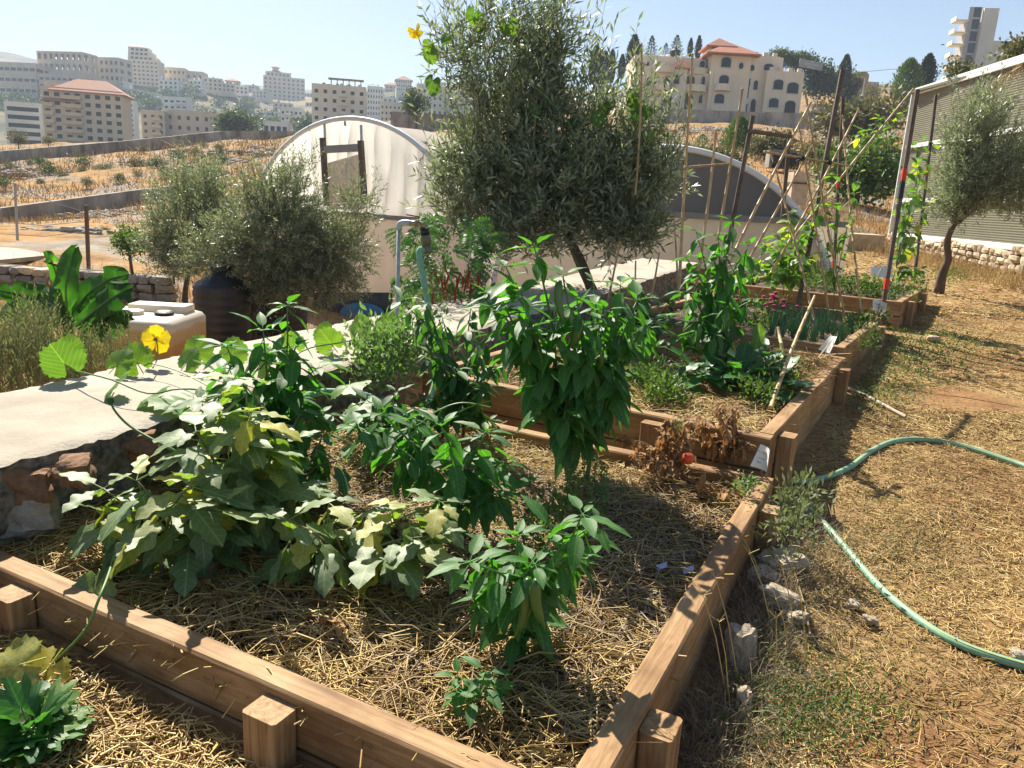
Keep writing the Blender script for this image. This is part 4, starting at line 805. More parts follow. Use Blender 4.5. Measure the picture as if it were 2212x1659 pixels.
# wire fence behind it: posts and thin wires
for x, yt, yb, lb in [(190, 443, 560, 'rusty square steel fence post behind the stone wall'), (36, 395, 500, 'thin grey leaning fence post by the concrete path')]:
    a, b = at(x, yb, 17.6), at(x - 4, yt, 17.6); tag(MB().bar(a - Vector((0, 0, .2)), b, .07 if x > 100 else .045, .07 if x > 100 else .045).build('fence_post', plain('rust', (.16, .10, .07), .8) if x > 100 else MT['galv']), lb, 'post')
m = MB()
for x0, y0, x1, y1 in [(20, 392, 175, 455), (0, 480, 190, 478), (0, 505, 190, 500)]: m.tube([at(x0, y0, 17.6), at((x0 + x1) / 2, (y0 + y1) / 2 + 8, 17.6), at(x1, y1, 17.6)], .008, 4)
tag(m.build('fence_wire', MT['galv']), 'slack thin wires strung between the fence posts', 'wire')
p = at(150, 497, 24); tag(put(SV['whitestone'][0], None, p, (.45, .4, .25), name='white_bucket'), 'small white lump lying on the bank beyond the fence', 'rock')
# --- plastic tunnels
def plastic(name, col, trans, rough=.35, sc_=1.0):
    m, t, p, o = nodes(name); c = coord(t, 'World'); f = noise_tex(t, .7 * sc_, 6, .6, c); col_ = ramp(t, f, [(0.3, tuple(k * .86 for k in col)), (.65, col)]); t.links.new(col_, p.inputs['Base Color']); p.inputs['Roughness'].default_value = rough
    tr = t.nodes.new('ShaderNodeBsdfTranslucent'); t.links.new(col_, tr.inputs[0]); mx = t.nodes.new('ShaderNodeMixShader'); mx.inputs[0].default_value = trans
    t.links.new(p.outputs[0], mx.inputs[1]); t.links.new(tr.outputs[0], mx.inputs[2]); t.links.new(mx.outputs[0], o.inputs[0]); return m
MT['film'] = plastic('white_film', (.94, .93, .89), .78); MT['beige'] = plastic('beige_film', (.72, .60, .50), .5); MT['tan'] = plastic('tan_film', (.56, .48, .38), .35); MT['net'] = plastic('shade_net', (.11, .11, .115), .25, .8)
TV, TU = Vector((.866, -.5, 0)), Vector((.5, .866, 0))
def onplane(x, y, P0, nrm): d = ray(x, y); o = Vector((0, 0, H)); return o + d * ((P0 - o).dot(nrm) / d.dot(nrm))
def tunnel(label, C, a, b, zc, zb, zg, L, gmat, lowmat, folds=.05, yaw=30):
    TV, TU = Vector((math.cos(rad(yaw)), -math.sin(rad(yaw)), 0)), Vector((math.sin(rad(yaw)), math.cos(rad(yaw)), 0))
    t = thing('greenhouse_tunnel', (C[0], C[1], zg), label, 'greenhouse'); C = Vector((C[0], C[1], 0)); na, nt_ = 120, 26; V = []
    for i in range(na + 1):
        s = -math.cos(math.pi * i / na); zt = zc + b * math.sqrt(max(0, 1 - s * s))
        for j in range(nt_ + 1):
            zlo = min(zb, zt); z = zlo + (zt - zlo) * j / nt_; x = s * a; kk = (x - .0); dz = zt - z
            f = folds * (mnoise.noise(Vector((x * 3.2, dz * .25, 2))) + .6 * mnoise.noise(Vector((x * 9 + dz * .8, dz * .3, 7)))) * (1 - .75 * abs(2 * j / nt_ - 1) ** 3)
            V.append(tuple(C + TV * x + TU * (f + .02) + Vector((0, 0, z))))
    np_mesh('end_sheet', V, grid_faces(na + 1, nt_ + 1), MT[gmat], t, True)
    V = []; nl = 44
    for j in range(nl + 1):
        for i in range(61):
            th = math.pi * i / 60; sag = .035 * (math.sin(math.pi * j / nl * 11) ** 2) * math.sin(th); V.append(tuple(C + TV * (-a * math.cos(th)) + TU * (L * j / nl) + Vector((0, 0, zc + (b - sag) * math.sin(th)))))
    np_mesh('roof_sheet', V, grid_faces(nl + 1, 61), MT['film'], t, True)
    arc = [C + TV * (-a * 1.004 * math.cos(th)) - TU * .04 + Vector((0, 0, zc + b * 1.006 * math.sin(th))) for th in np.linspace(0, math.pi, 60)]
    MB().tube(arc, .055, 8).build('rim', MT['white'], t, True)
    for s in (-1, 1):
        m = MB(); P = C + TV * (a * s); m.quad(P + Vector((0, 0, zg)), P + TU * L + Vector((0, 0, zg)), P + TU * L + Vector((0, 0, zc)), P + Vector((0, 0, zc))); m.build('side_sheet', MT[lowmat], t)
    V = []
    for i in range(91):
        x = -a + 2 * a * i / 90
        for j in range(9):
            z = zg + (zb - zg) * j / 8
            V.append(tuple(C + TV * x - TU * (.03 + .05 * mnoise.noise(Vector((x * 1.6, z * .5, 11))) + .03 * mnoise.noise(Vector((x * 5, z * .7, 1)))) + Vector((0, 0, z))))
    np_mesh('lower_sheet', V, grid_faces(91, 9), MT[lowmat], t, True)
    MB().bar(C - TV * a * .98 - TU * .10 + Vector((0, 0, zb)), C + TV * a * .98 - TU * .10 + Vector((0, 0, zb)), .08, .1).build('beam', plain('grey_beam', (.25, .24, .22), .7), t)
    return t, C
t1, C1 = tunnel('white plastic greenhouse tunnel with a wooden framed flap in its rounded end', (-3.92, 18), 3.35, 3.06, -.01, .98, -1.5, 22, 'film', 'beige', .3)
P0 = C1 - TU * .1
for (xa, ya, xb, yb) in [(697, 298, 706, 445), (779, 304, 788, 440)]: MB().bar(onplane(xa, ya, P0, TU), onplane(xb, yb, P0, TU), .11, .11, up=TU).build('door_post', MT['darkwood'], t1)
MB().bar(onplane(701, 323, P0, TU), onplane(778, 319, P0, TU), .1, .16, up=(0, 0, 1)).build('door_header', plain('grey_wood', (.3, .29, .27), .8), t1)
P0b = C1 - TU * .06; m = MB(); q = [onplane(x, y, P0b, TU) for x, y in ((708, 352), (779, 332), (787, 452), (712, 452))]; m.add(q, [(0, 3, 2, 1)]); m.build('door_flap', MT['tan'], t1)
for x, y0, y1 in [(701, 268, 298), (780, 270, 304), (745, 262, 272)]: MB().tube([onplane(x, y0, C1 - TU * .05, TU), onplane(x + 1, y1, C1 - TU * .05, TU)], .03, 6).build('strut', MT['galv'], t1)
P0c = C1 - TU * .5; m = MB(); q = [onplane(x, y, P0c, TU) for x, y in ((677, 632), (845, 632), (845, 780), (677, 780))]; bo = thing('dark_board', (q[0] + q[2]) / 2, 'dark weathered board leaning against the white tunnel behind the wall', 'board')
m.add(q + [p + TU * .05 for p in q], [(0, 3, 2, 1), (4, 5, 6, 7), (0, 1, 5, 4), (1, 2, 6, 5), (2, 3, 7, 6), (3, 0, 4, 7)]); m.build('panel', pmat('slate_board', [(.3, (.045, .05, .055)), (.7, (.10, .11, .12))], 3, .6), bo)
P0d = C1 - TU * .62; blue = pmat('blue_paint', [(.3, (.05, .22, .42)), (.7, (.10, .32, .55))], 6, .5)
for sgn, lb in ((-1, 'left half of a split blue oval board on the dark panel'), (1, 'right half of a split blue oval board on the dark panel')):
    c = onplane(781, 677, P0d, TU); m = MB(); pts = []
    for k in range(15):
        a = math.pi / 2 + sgn * -1 * math.pi * k / 14; pts.append(c + TV * (sgn * .012 + .62 * math.cos(a)) + Vector((0, 0, .235 * math.sin(a) + .05 * math.cos(a) * 1.0)))
    pts = pts if sgn < 0 else pts[::-1]; k = len(pts)
    m.add(pts + [p + TU * .04 for p in pts], [tuple(range(k)), tuple(range(2 * k - 1, k - 1, -1))] + [(i, k + i, k + (i + 1) % k, (i + 1) % k) for i in range(k)]); tag(m.build('blue_board', blue), lb, 'board')
t2, C2 = tunnel('low tunnel with dark shade net end and white plastic roof behind the bean poles', (2.45, 13.9), 3.1, 3.0, -.48, 1.42, -1.3, 9, 'net', 'tan', .02, 19)
# --- shed with ribbed translucent sheets on a stone base
sh = thing('garden_shed', (10.1, 16, g(16)), 'large shed of ribbed brownish plastic sheets with white trim on a stone base', 'shed')
sx = lambda Y: 10.0 + (Y - 15.5) * .05
zs0, zs1, zs2, zs3 = 1.13, 2.05, 3.45, 4.82
sheet = plastic('ribbed_sheet', (.26, .245, .165), .4, .5, 1.5)
ybays = [21.8, 18.7, 15.6, 12.5, 9.4]
for za, zb_ in ((zs0, zs1), (zs1, zs2), (zs2, zs3)):
    for ya, yb in zip(ybays, ybays[1:]):
        k = int((zb_ - za) / .05) * 4; V = []
        for i in range(k + 1):
            z = za + (zb_ - za) * i / k; off = .006 * math.sin(i * math.pi / 2)
            for y in (ya - .02, (ya + yb) / 2, yb + .02): V.append((sx(y) - off, y, z))
        np_mesh('sheet', V, grid_faces(k + 1, 3), sheet, sh)
for y in ybays: MB().bar((sx(y) + .08, y, .6), (sx(y) + .08, y, zs3), .1, .1, up=(1, 0, 0)).build('post', MT['darkwood'], sh)
for z, hh in ((zs0, .12), (zs1, .1), (zs2, .1), (zs3 + .04, .17)):
    for ya, yb in zip(ybays, ybays[1:]): MB().bar((sx(ya) - .05, ya, z), (sx(yb) - .05, yb + .006, z), .05, hh).build('trim', MT['white'], sh)
MB().bar((sx(21.8) - .05, 21.88, .95), (sx(21.8) - .05, 21.88, zs3), .05, .12, up=(1, 0, 0)).build('corner_trim', MT['white'], sh)
m = MB(); m.box((sx(15.6) + 2.55, 15.6, zs3 + .02), (4.9, 12.6, .06), (1, 0, 0)); m.build('roof', sheet, sh); m = MB(); m.box((sx(21.8) + 2.5, 21.75, (zs0 + zs3) / 2), (4.8, .03, zs3 - zs0 - .1)); m.build('back_sheet', sheet, sh)
bw = thing('stone_base_wall', (10, 15, g(15)), 'low yellowish rubble stone wall under the ribbed shed', 'wall')
for ya, yb in zip(ybays, ybays[1:]): stone_wall(bw, (sx(ya) - .12, ya, g(ya) - .12 + (g(yb) - g(ya)) * 0), (sx(yb) - .12, yb, g(yb) - .12), zs0 - g((ya + yb) / 2) + .1, 4, .24, .3, SV['stone'])
MB().bar((sx(21.9) + .1, 21.9, .75), (sx(9.4) + .1, 9.4, .6), .26, .8).build('core', MT['greystone'], bw)
# a low slab step at the far end of the path
p = at(1800, 556, 20); st = tag(MB().box((p.x - .3, 20, g(20) + .12), (2.6, 1.2, .5), (1, -.2, 0)).build('stone_step', MT['stone']), 'long rough stone block across the far end of the path', 'step')
# dark shelter mouth and pale hut beyond the tunnels
p = at(1690, 345, 47); t = thing('stone_shelter', p - Vector((0, 0, 1.5)), 'dark stone shelter with a low roof on the slope behind the bamboo', 'shelter'); m = MB(); m.box(p, (1.7, 1.2, 1.0), (1, -.1, 0)); m.build('wall', MT['roughconc'], t); m = MB(); m.box(p + Vector((0, -.66, -.1)), (1.5, .1, .9), (1, -.1, 0)); m.build('opening', MT['shade'], t)
p = at(1722, 408, 30); t = thing('stone_pillar', p - Vector((0, 0, .6)), 'small pale block with a wooden lid behind the tunnel end', 'block'); m = MB(); m.box(p, (.6, .6, 1.2)); m.build('body', MT['stone'], t); m = MB(); m.box(p + Vector((0, 0, .2)), (.7, .7, .06)); m.build('lid', MT['darkwood'], t)
# --- water containers
p = at(288, 720, 9.0); ct = thing('water_container', (p.x, p.y, -1.12), 'yellowed white plastic water container with brown stained sides below the wall', 'container')
def rbox(c, size, r, n=4):
    mb_ = MB(); hx, hy, hz = [k / 2 for k in size]; lay = []
    for zz, ins in [(-hz, r * .5), (-hz + r * .6, 0), (-.2 * hz, .0), (hz * .35, .0), (hz - r * .8, 0), (hz - r * .3, r * .3), (hz, r)]:
        ring = []
        for cx_, cy_, a0 in ((hx, hy, 0), (-hx, hy, 90), (-hx, -hy, 180), (hx, -hy, 270)):
            sx_, sy_ = (1 if cx_ > 0 else -1), (1 if cy_ > 0 else -1)
            for k in range(n + 1):
                a = rad(a0 + 90 * k / n); ring.append((c[0] + cx_ - sx_ * (r + ins) + r * math.cos(a), c[1] + cy_ - sy_ * (r + ins) + r * math.sin(a), c[2] + zz))
        lay.append(ring)
    k = len(lay[0]); vs = [q for l in lay for q in l]; fs = [(i * k + j, i * k + (j + 1) % k, (i + 1) * k + (j + 1) % k, (i + 1) * k + j) for i in range(len(lay) - 1) for j in range(k)]
    fs += [tuple(range(k - 1, -1, -1)), tuple((len(lay) - 1) * k + j for j in range(k))]; return mb_.add(vs, fs)
def container_mat():
    m, t, pr, o = nodes('stained_container'); c = coord(t, 'World'); sp = t.nodes.new('ShaderNodeSeparateXYZ'); t.links.new(c, sp.inputs[0])
    n_ = noise_tex(t, 3, 5, .6, c); zz = mathn(t, 'ADD', sp.outputs[2], mathn(t, 'MULTIPLY', n_, .12))
    f = ramp(t, mathn(t, 'ADD', zz, .95), [(.62, (.52, .30, .11)), (.68, (.60, .42, .20)), (.80, (.66, .50, .27)), (.84, (.76, .71, .60))]); t.links.new(f, pr.inputs['Base Color']); pr.inputs['Roughness'].default_value = .4
    tr = t.nodes.new('ShaderNodeBsdfTranslucent'); t.links.new(f, tr.inputs[0]); mx = t.nodes.new('ShaderNodeMixShader'); mx.inputs[0].default_value = .3; t.links.new(pr.outputs[0], mx.inputs[1]); t.links.new(tr.outputs[0], mx.inputs[2]); t.links.new(mx.outputs[0], o.inputs[0]); return m
MT['container'] = container_mat(); cz = -.06
rbox((p.x, p.y + .3, cz - .52), (1.12, 1.1, 1.04), .1).build('tank', MT['container'], ct, True)
MB().lathe((p.x - .05, p.y + .15, cz), [(.11, -.02), (.11, .05), (.07, .06)], 14).build('filler_neck', MT['container'], ct); MB().lathe((p.x + .28, p.y + .22, cz), [(.11, -.02), (.11, .035), (.08, .05)], 14).build('cap', MT['navy'], ct)
m = MB(); m.box((p.x + .1, p.y + .55, cz + .02), (.7, .3, .12)); m.build('ridge', MT['container'], ct)
for x, Y, r, hh, lb in [(482, 11.6, .42, 1.15, 'black ribbed plastic water tank half hidden by the olive branches'), (600, 13.2, .5, 1.1, 'black water barrel in the shade under the olive')]:
    p = at(x, 700, Y); t = thing('black_tank', (p.x, p.y, -1.15), lb, 'tank'); pr = [(r * .96, 0)]
    for k in range(9): z = hh * (k + .5) / 9; pr += [(r, z), (r * .965, z + hh / 36), (r, z + hh / 18)]
    pr += [(r * .9, hh + .06), (r * .35, hh + .2), (r * .33, hh + .26)]; MB().lathe((p.x, p.y, -1.15), pr, 28).build('body', MT['black'], t, True); MB().lathe((p.x, p.y, hh - .9), [(r * .36, 0), (r * .36, .06)], 16).build('lid', MT['black'], t)
# --- yard trees
def pb(x, y, Y, wx, hy, dd=None): p = at(x, y, Y); k = Y / F; return (p.x, p.y, p.z, wx * k, dd or wx * k, hy * k)
b_ = at(541, 730, 12); b_.z = -1.15
olive('olive_tree', 'broad low olive tree hanging over the black tank in front of the white tunnel', b_, [b_, b_ + Vector((.05, 0, .4)), b_ + Vector((.0, .05, .8))], [at(470, 560, 12), at(600, 480, 12), at(680, 520, 12), at(740, 560, 11.8), at(540, 500, 12.3), at(640, 620, 11.8)],
      [pb(600, 520, 12, 130, 120, .9), pb(720, 540, 11.9, 95, 90, .7), pb(480, 545, 12, 90, 75, .7), pb(600, 430, 12.1, 90, 60, .6), pb(600, 610, 11.9, 90, 60, .6), pb(700, 610, 11.7, 100, 50, .6), pb(770, 450, 11.7, 45, 60, .4), pb(640, 370, 12.2, 40, 40, .3)], 3200, .078, MT['darkolive'], twl=.32, upb=.25, nl=16, shoots=200)
b_ = at(400, 640, 15); b_.z = -1.15
olive('olive_tree', 'grey green olive tree left of the broad one, above the stone wall', b_, [b_, b_ + Vector((0, 0, .5)), b_ + Vector((.1, 0, 1.0))], [at(380, 480, 15), at(430, 430, 15), at(470, 470, 15), at(340, 500, 15)],
      [pb(400, 470, 15, 75, 100, .9), pb(440, 410, 15, 60, 60, .7), pb(350, 520, 14.8, 50, 75, .7), pb(470, 480, 15, 60, 90, .8), pb(400, 560, 14.6, 70, 50, .7)], 1700, .08, MT['olive'], twl=.38, upb=.5, nl=16, shoots=160)
bush('green_shrub', 'bright green leafy shrub between stone wall and olive', 'shrub', 282, 525, 15.4, 80, 80, MT['weed'], 1800, .07)
ol = at(1300, 690, 8.4); ol.z = g(8.4) - .05
olive('olive_tree', 'tall central olive tree leaning over the wall beside the second bed', ol, [ol, at(1290, 660, 8.4), at(1262, 585, 8.45), at(1228, 510, 8.5), at(1215, 470, 8.5)], [at(1060, 330, 8.5), at(1160, 250, 8.6), at(1100, 180, 8.5), at(1300, 300, 8.5), at(1380, 380, 8.4), at(1020, 420, 8.4), at(1190, 120, 8.7), at(1280, 430, 8.2)],
      [pb(1180, 400, 8.5, 170, 110, .85), pb(1060, 330, 8.45, 105, 100, .6), pb(1330, 380, 8.5, 110, 105, .65), pb(1120, 220, 8.6, 110, 115, .55), pb(1010, 110, 8.6, 70, 85, .35), pb(1180, 90, 8.7, 60, 110, .35), pb(1240, 250, 8.6, 100, 90, .5), pb(1360, 280, 8.5, 75, 65, .4), pb(1000, 440, 8.3, 75, 65, .5), pb(1150, 490, 8.3, 140, 55, .6), pb(1330, 490, 8.3, 105, 55, .5), pb(960, 360, 8.4, 45, 50, .3), pb(1430, 360, 8.4, 45, 70, .35), pb(1090, 60, 8.7, 60, 70, .3), pb(1080, 520, 8.2, 70, 40, .4), pb(1390, 470, 8.3, 70, 60, .4)], 2200, .112, MT['olive'], twl=.50, upb=.6, nl=15, shoots=260)
orb = at(2028, 632, 12.3); orb.z = g(12.3) - .03
olive('olive_tree', 'young olive tree with crooked thin trunk before the ribbed shed', orb, [orb, at(2036, 590, 12.3), at(2048, 560, 12.3), at(2046, 520, 12.3), at(2062, 480, 12.3)], [at(2050, 380, 12.3), at(2110, 350, 12.3), at(2150, 420, 12.3), at(2090, 280, 12.3), at(2190, 400, 12.3), at(2180, 300, 12.4)],
      [pb(2080, 390, 12.3, 60, 75, .5), pb(2140, 400, 12.3, 65, 65, .5), pb(2090, 290, 12.35, 50, 75, .45), pb(2170, 340, 12.3, 55, 60, .45), pb(2060, 440, 12.2, 50, 40, .4), pb(2200, 430, 12.3, 50, 45, .4), pb(2140, 260, 12.4, 35, 50, .3), pb(2250, 380, 12.3, 60, 70, .5)], 1200, .088, MT['olive'], twl=.44, upb=.7, nl=16, shoots=150)
bush('overhanging_tree', 'leafy branches overhanging the roof of the ribbed shed', 'tree', 2215, 140, 19, 110, 90, MT['drybush'], 2600, .12)
bush('roof_creeper', 'dry vine leaves along the top edge of the shed roof', 'plant', 2075, 152, 20, 60, 26, MT['drybush'], 500, .1, trunk=False)
# dead palm frond hanging from the shed roof
p0 = at(2235, 120, 17); fr = thing('palm_frond', p0, 'dry straw coloured palm frond hanging over the shed edge', 'palm frond'); c = curve([p0, at(2195, 150, 16.8), at(2150, 180, 16.6), at(2125, 205, 16.5)], 12); MB().tube(c, .012, 5).build('rib', MT['drystem'], fr)
q = np.array([tuple(v) for v in c for _ in range(10)]); V, Fc = strands(q, q + rng.normal(0, .06, q.shape) + np.array([-.08, 0, -.1]), q + rng.normal(0, .1, q.shape) + np.array([-.18, 0, -.32]), .008, .2); tag(np_mesh('leaflets', V, Fc, MT['straw'], fr), kind='stuff')
# --- dry yard grass, grey wild shrub by the wall
P = []
while len(P) < 11000:
    X, Y = uni(-13, 0), uni(2.5, 17)
    if X > wall_x(Y) - 1.15 or (abs(X - ct.location.x) < .75 and abs(Y - 9.3) < .8): continue
    P.append((X, Y, T(X, Y) - .02))
P = np.array(P); N = len(P); tip = P + np.concatenate([rng.normal(0, .12, (N, 2)), rng.uniform(.12, .5, (N, 1))], 1)
V, Fc = strands(P, (P + tip) / 2 + rng.normal(0, .02, (N, 3)), tip, .006, .3); tag(np_mesh('yard_grass', V, Fc, MT['drygrass']), 'tall dry orange grass filling the lower yard', 'grass', kind='stuff')
ws = thing('wild_shrub', (-3.6, 5.0, -1.1), 'wispy grey green wild shrub growing behind the near end of the wall', 'shrub'); N = 700
c, d = blob_pts([pb(40, 770, 5.4, 110, 75, .5), pb(130, 790, 6.2, 90, 60, .5), pb(240, 760, 7.0, 50, 40, .3), pb(60, 720, 6.0, 60, 50, .4)], N, .3); d2 = rdir(N) * .35 + np.array([0, 0, 1.0])
V, Fc = strands(c - d2 * .16, c, c + d2 * .16, .0022, .5); tag(np_mesh('stems', V, Fc, MT['brownstem'], ws), kind='stuff')
idx = np.repeat(np.arange(N), 16); s = np.tile(np.linspace(-.16, .17, 16), N)[:, None]; pos = c[idx] + d2[idx] * s; V, Fc = scatter(LEAF4, pos, d2[idx] * .9 + rdir(len(pos)) * .7, rdir(len(pos)), .042 * rng.uniform(.6, 1.3, len(pos)), .010); tag(np_mesh('foliage', V, Fc, MT['greyweed'], ws), kind='stuff')
# --- feathery shrub behind the tap
fs_ = thing('feathery_shrub', at(960, 700, 7.2), 'feathery leaved shrub with red seed pods behind the water tap', 'shrub'); parts = []; st_ = MB(); b0 = at(960, 700, 7.2); b0.z = -.6
for i in range(70):
    tip = at(uni(868, 1060), uni(480, 660), uni(6.8, 7.6)); d = Vector((uni(-1, 1), uni(-.6, .6), uni(-.3, .45))).normalized(); L = uni(.18, .3)
    if i % 6 == 0: st_.tube(curve([b0, (b0 + tip) / 2 + Vector((uni(-.1, .1), 0, .1)), tip], 6), [.009, .008, .007, .006, .005, .004, .003], 5)
    for br in (-1, 0, 1):
        d_b = (d + Vector((d.z, 0, -d.x)) * br * .7 + Vector((0, 0, -.25 * abs(br)))).normalized(); k = 15; t_ = np.linspace(.08, 1, k); pos = np.array(tip)[None] + np.array(d_b)[None] * (t_ * L * .75)[:, None] - np.array([0, 0, 1.0]) * (t_ ** 2 * .05)[:, None]
        side = Vector((0, -1, .3)).cross(d_b).normalized()
        for s in (-1, 1): parts.append(scatter(LEAF4, pos, np.tile(np.array(side * s + d_b * .5), (k, 1)) + rng.normal(0, .1, (k, 3)), np.tile(np.array([0, -.6, .8]), (k, 1)) + rng.normal(0, .2, (k, 3)), .045, .012))
V, Fc = joinVF(parts); tag(np_mesh('foliage', V, Fc, MT['feather'], fs_), kind='stuff'); st_.build('stem', plain('reddish_stem', (.22, .09, .05), .6), fs_)
pm_ = plain('red_pod', (.24, .03, .015), .5)
for i in range(22): p = at(uni(920, 1040), uni(560, 640), 7.0); m = MB(); m.tube([p, p + Vector((uni(-.03, .03), 0, -.07)), p + Vector((uni(-.05, .05), 0, -.15))], [.004, .010, .003], 4); m.build('pod', pm_, fs_)
# --- banana plant
bp = thing('banana_plant', (at(150, 760, 8).x, 8, -1.12), 'banana plant with broad torn leaves beside the water container', 'plant'); bb = Vector(bp.location)
MB().tube([bb, bb + Vector((0, 0, .5)), at(146, 680, 8)], [.09, .075, .05], 10).build('stem', MT['greenstem'], bp, True)
def banana(pts, wd, name='leaf', roll=0.0):
    c = curve(pts, 18); k = len(c); V = []; fs = []; m = MB(); up = Vector((0, -.35, 1)).normalized()
    for i, p in enumerate(c):
        t_ = i / (k - 1); d = (c[min(i + 1, k - 1)] - c[max(i - 1, 0)]).normalized(); x = d.cross(up).normalized(); nrm = x.cross(d); x = x * math.cos(roll) + nrm * math.sin(roll); nrm = x.cross(d)
        wv = wd * (math.sin(math.pi * (.06 + .90 * t_)) ** .55) * (1 if t_ < .97 else .4)
        for q in (-1, -.5, 0, .5, 1): V.append(p + x * q * wv + nrm * (-.42 * abs(q) ** 1.3 * wv + (.05 if q else 0)) + nrm * mnoise.noise(p * 9 + Vector((q * 4, 0, 0))) * .04 * abs(q))
    for i in range(k - 1):
        for q in range(4):
            if q in (0, 3) and random.random() < .12: continue
            a = i * 5 + q; fs.append((a, a + 1, a + 6, a + 5))
    lf = m.add(V, fs).build(name, MT['banana'], bp, True); MB().tube([p + Vector((0, 0, -.004)) for p in c], [.014 * (1 - .8 * i / k) for i in range(k)], 5).build('midrib', MT['greenstem'], lf)
for pts, wd, rl in [([(139, 690), (128, 620), (114, 570), (104, 543)], .10, 1.0), ([(146, 690), (142, 625), (150, 575), (162, 535)], .13, -1.0), ([(149, 690), (185, 640), (230, 605), (281, 592)], .16, -.9), ([(165, 705), (205, 670), (245, 640), (284, 622)], .17, -.9), ([(170, 715), (205, 690), (240, 685), (272, 696)], .15, -.9), ([(139, 690), (105, 650), (60, 638), (-10, 626)], .17, .9), ([(139, 695), (110, 655), (60, 660), (0, 694)], .17, .9), ([(180, 740), (220, 712), (262, 694), (292, 690)], .14, -.9), ([(140, 700), (115, 690), (90, 710), (70, 745)], .11, .6), ([(150, 700), (185, 675), (215, 668), (240, 680)], .12, -.8)]:
    banana([at(x, y, 8 + uni(-.25, .25)) for x, y in pts], wd, roll=rl)
# ================================================================ raised beds
BEDS = []
def bed(label, FR, yaw, wd, ln, zg, zt, fposts, rposts, th=.078, soil=.085):
    a = rad(yaw); U = Vector((math.sin(a), math.cos(a), 0)); Vv = Vector((math.cos(a), -math.sin(a), 0)); FR = Vector((FR[0], FR[1], 0))
    t = thing('raised_bed', FR - Vv * wd / 2 + U * ln / 2 + Vector((0, 0, zg)), label, 'planter'); hh = (zt - zg) / 2
    L = lambda v, u, z: FR + Vv * (v - wd) + U * u + Vector((0, 0, z))          # v from left, u from front
    for k in range(2):
        z = zg + hh * (k + .5); ph = hh - .006
        def plank(p, q, nm='plank'):
            m = MB(); j = uni(-.003, .003); up = Vector((0, 0, 1)); p = p + Vector((0, 0, j)); q = q + Vector((0, 0, j)); o = m.bar(Vector((0, 0, 0)), Vector(((q - p).length, 0, 0)), th, ph, .007, wob=.0018).build(nm, MT['wood'], t)
            d = (q - p).normalized(); ey = up.cross(d); M4 = Matrix((d, ey, up)).transposed().to_4x4(); M4.translation = p - ORG[t.name]; o.data.transform(Matrix.Translation(ORG[t.name])); o.matrix_basis = M4
        plank(L(0, th / 2, z), L(wd, th / 2, z)); plank(L(0, ln - th / 2, z), L(wd, ln - th / 2, z)); plank(L(wd - th / 2, th + .004, z), L(wd - th / 2, ln - th - .004, z)); plank(L(th / 2, th + .004, z), L(th / 2, ln - th - .004, z))
    def post(p, ex, drop=.03):
        o = MB().bar(Vector((0, 0, 0)), Vector((zt - zg - drop + .12, 0, 0)), .11, .085, .008, wob=.001).build('stake', MT['wood'], t)
        o.data.transform(Matrix.Translation(ORG[t.name])); M4 = Matrix((Vector((0, 0, 1)), ex, Vector((0, 0, 1)).cross(ex))).transposed().to_4x4(); M4.translation = p + Vector((0, 0, zg - .12)) - ORG[t.name]; o.matrix_basis = M4
    for v in fposts: post(L(v, -.0435, 0), Vv)
    for u in rposts: post(L(wd + .0435, u, 0), U)
    # soil
    k = 40; V = []; zs = zt - soil
    for i in range(k + 1):
        for j in range(k + 1):
            p = L(.03 + (wd - .06) * i / k, .03 + (ln - .06) * j / k, 0); V.append((p.x, p.y, zs + .03 * mnoise.noise(p * 2.2) + .012 * mnoise.noise(p * 9)))
    np_mesh('soil', V, grid_faces(k + 1, k + 1), MT['soil'], t, True); BEDS.append((L, wd, ln, zs, U, Vv)); return t
bed('long raised timber bed nearest the eggplants, straw mulched, with dead tomato plant', (.2, 1.345), 26.5, 2.45, 2.46, -.02, .30, [.55, 1.62], [.42, 2.1])
bed('raised timber bed with broccoli greens and straw beside the tall pepper', (1.303, 3.68), 29.5, 2.15, 2.72, .09, .46, [1.55], [.22, 2.35])
bed('raised timber bed planted with onions and magenta flowers', (2.7, 6.22), 31.5, 2.1, 2.70, .17, .51, [], [1.9])
bed('farthest raised timber bed holding the bean posts', (4.38, 8.78), 32.5, 2.1, 2.75, .29, .64, [], [.5, 1.9])
# straw mulch
def straw(N, region, zf, l0, l1, r, pitch=.18, lift=.02):
    xy = np.array([region() for _ in range(N)]); z = np.array([zf(x, y) for x, y in xy]); P = np.column_stack([xy, z + rng.random(N) * lift]); a = rng.random(N) * 6.283; L = rng.uniform(l0, l1, N) * rng.uniform(.5, 1, N); pt = rng.normal(0, pitch, N)
    d = np.stack([np.cos(a) * np.cos(pt), np.sin(a) * np.cos(pt), np.sin(pt)], 1) * L[:, None]; bend = rng.normal(0, .09, (N, 3)) * L[:, None]; bend[:, 2] = np.abs(bend[:, 2])
    return strands(P - d / 2, P + bend, P + d / 2, r * rng.uniform(.6, 1.5, N), .7)
def bed_region(b, v0=.06, v1=None, u0=.06, u1=None):
    L, wd, ln, zs, U, Vv = BEDS[b]
    def f(): p = L(uni(v0, (v1 or wd - .06)), uni(u0, (u1 or ln - .06)), 0); return p.x, p.y
    return f
L1 = BEDS[0]; bz = lambda b: (lambda x, y: BEDS[b][3] + .03 * mnoise.noise(Vector((x, y, 0)) * 2.2) + .035 * max(0, mnoise.noise(Vector((x * 3, y * 3, 8)))))
V, Fc = joinVF([straw(15500, bed_region(0), bz(0), .05, .22, .0017, .2, .035), straw(2600, bed_region(0), bz(0), .14, .34, .0014, .28, .05), straw(2500, bed_region(0, u0=0.02, u1=.7), bz(0), .08, .3, .0021, .2, .05)])
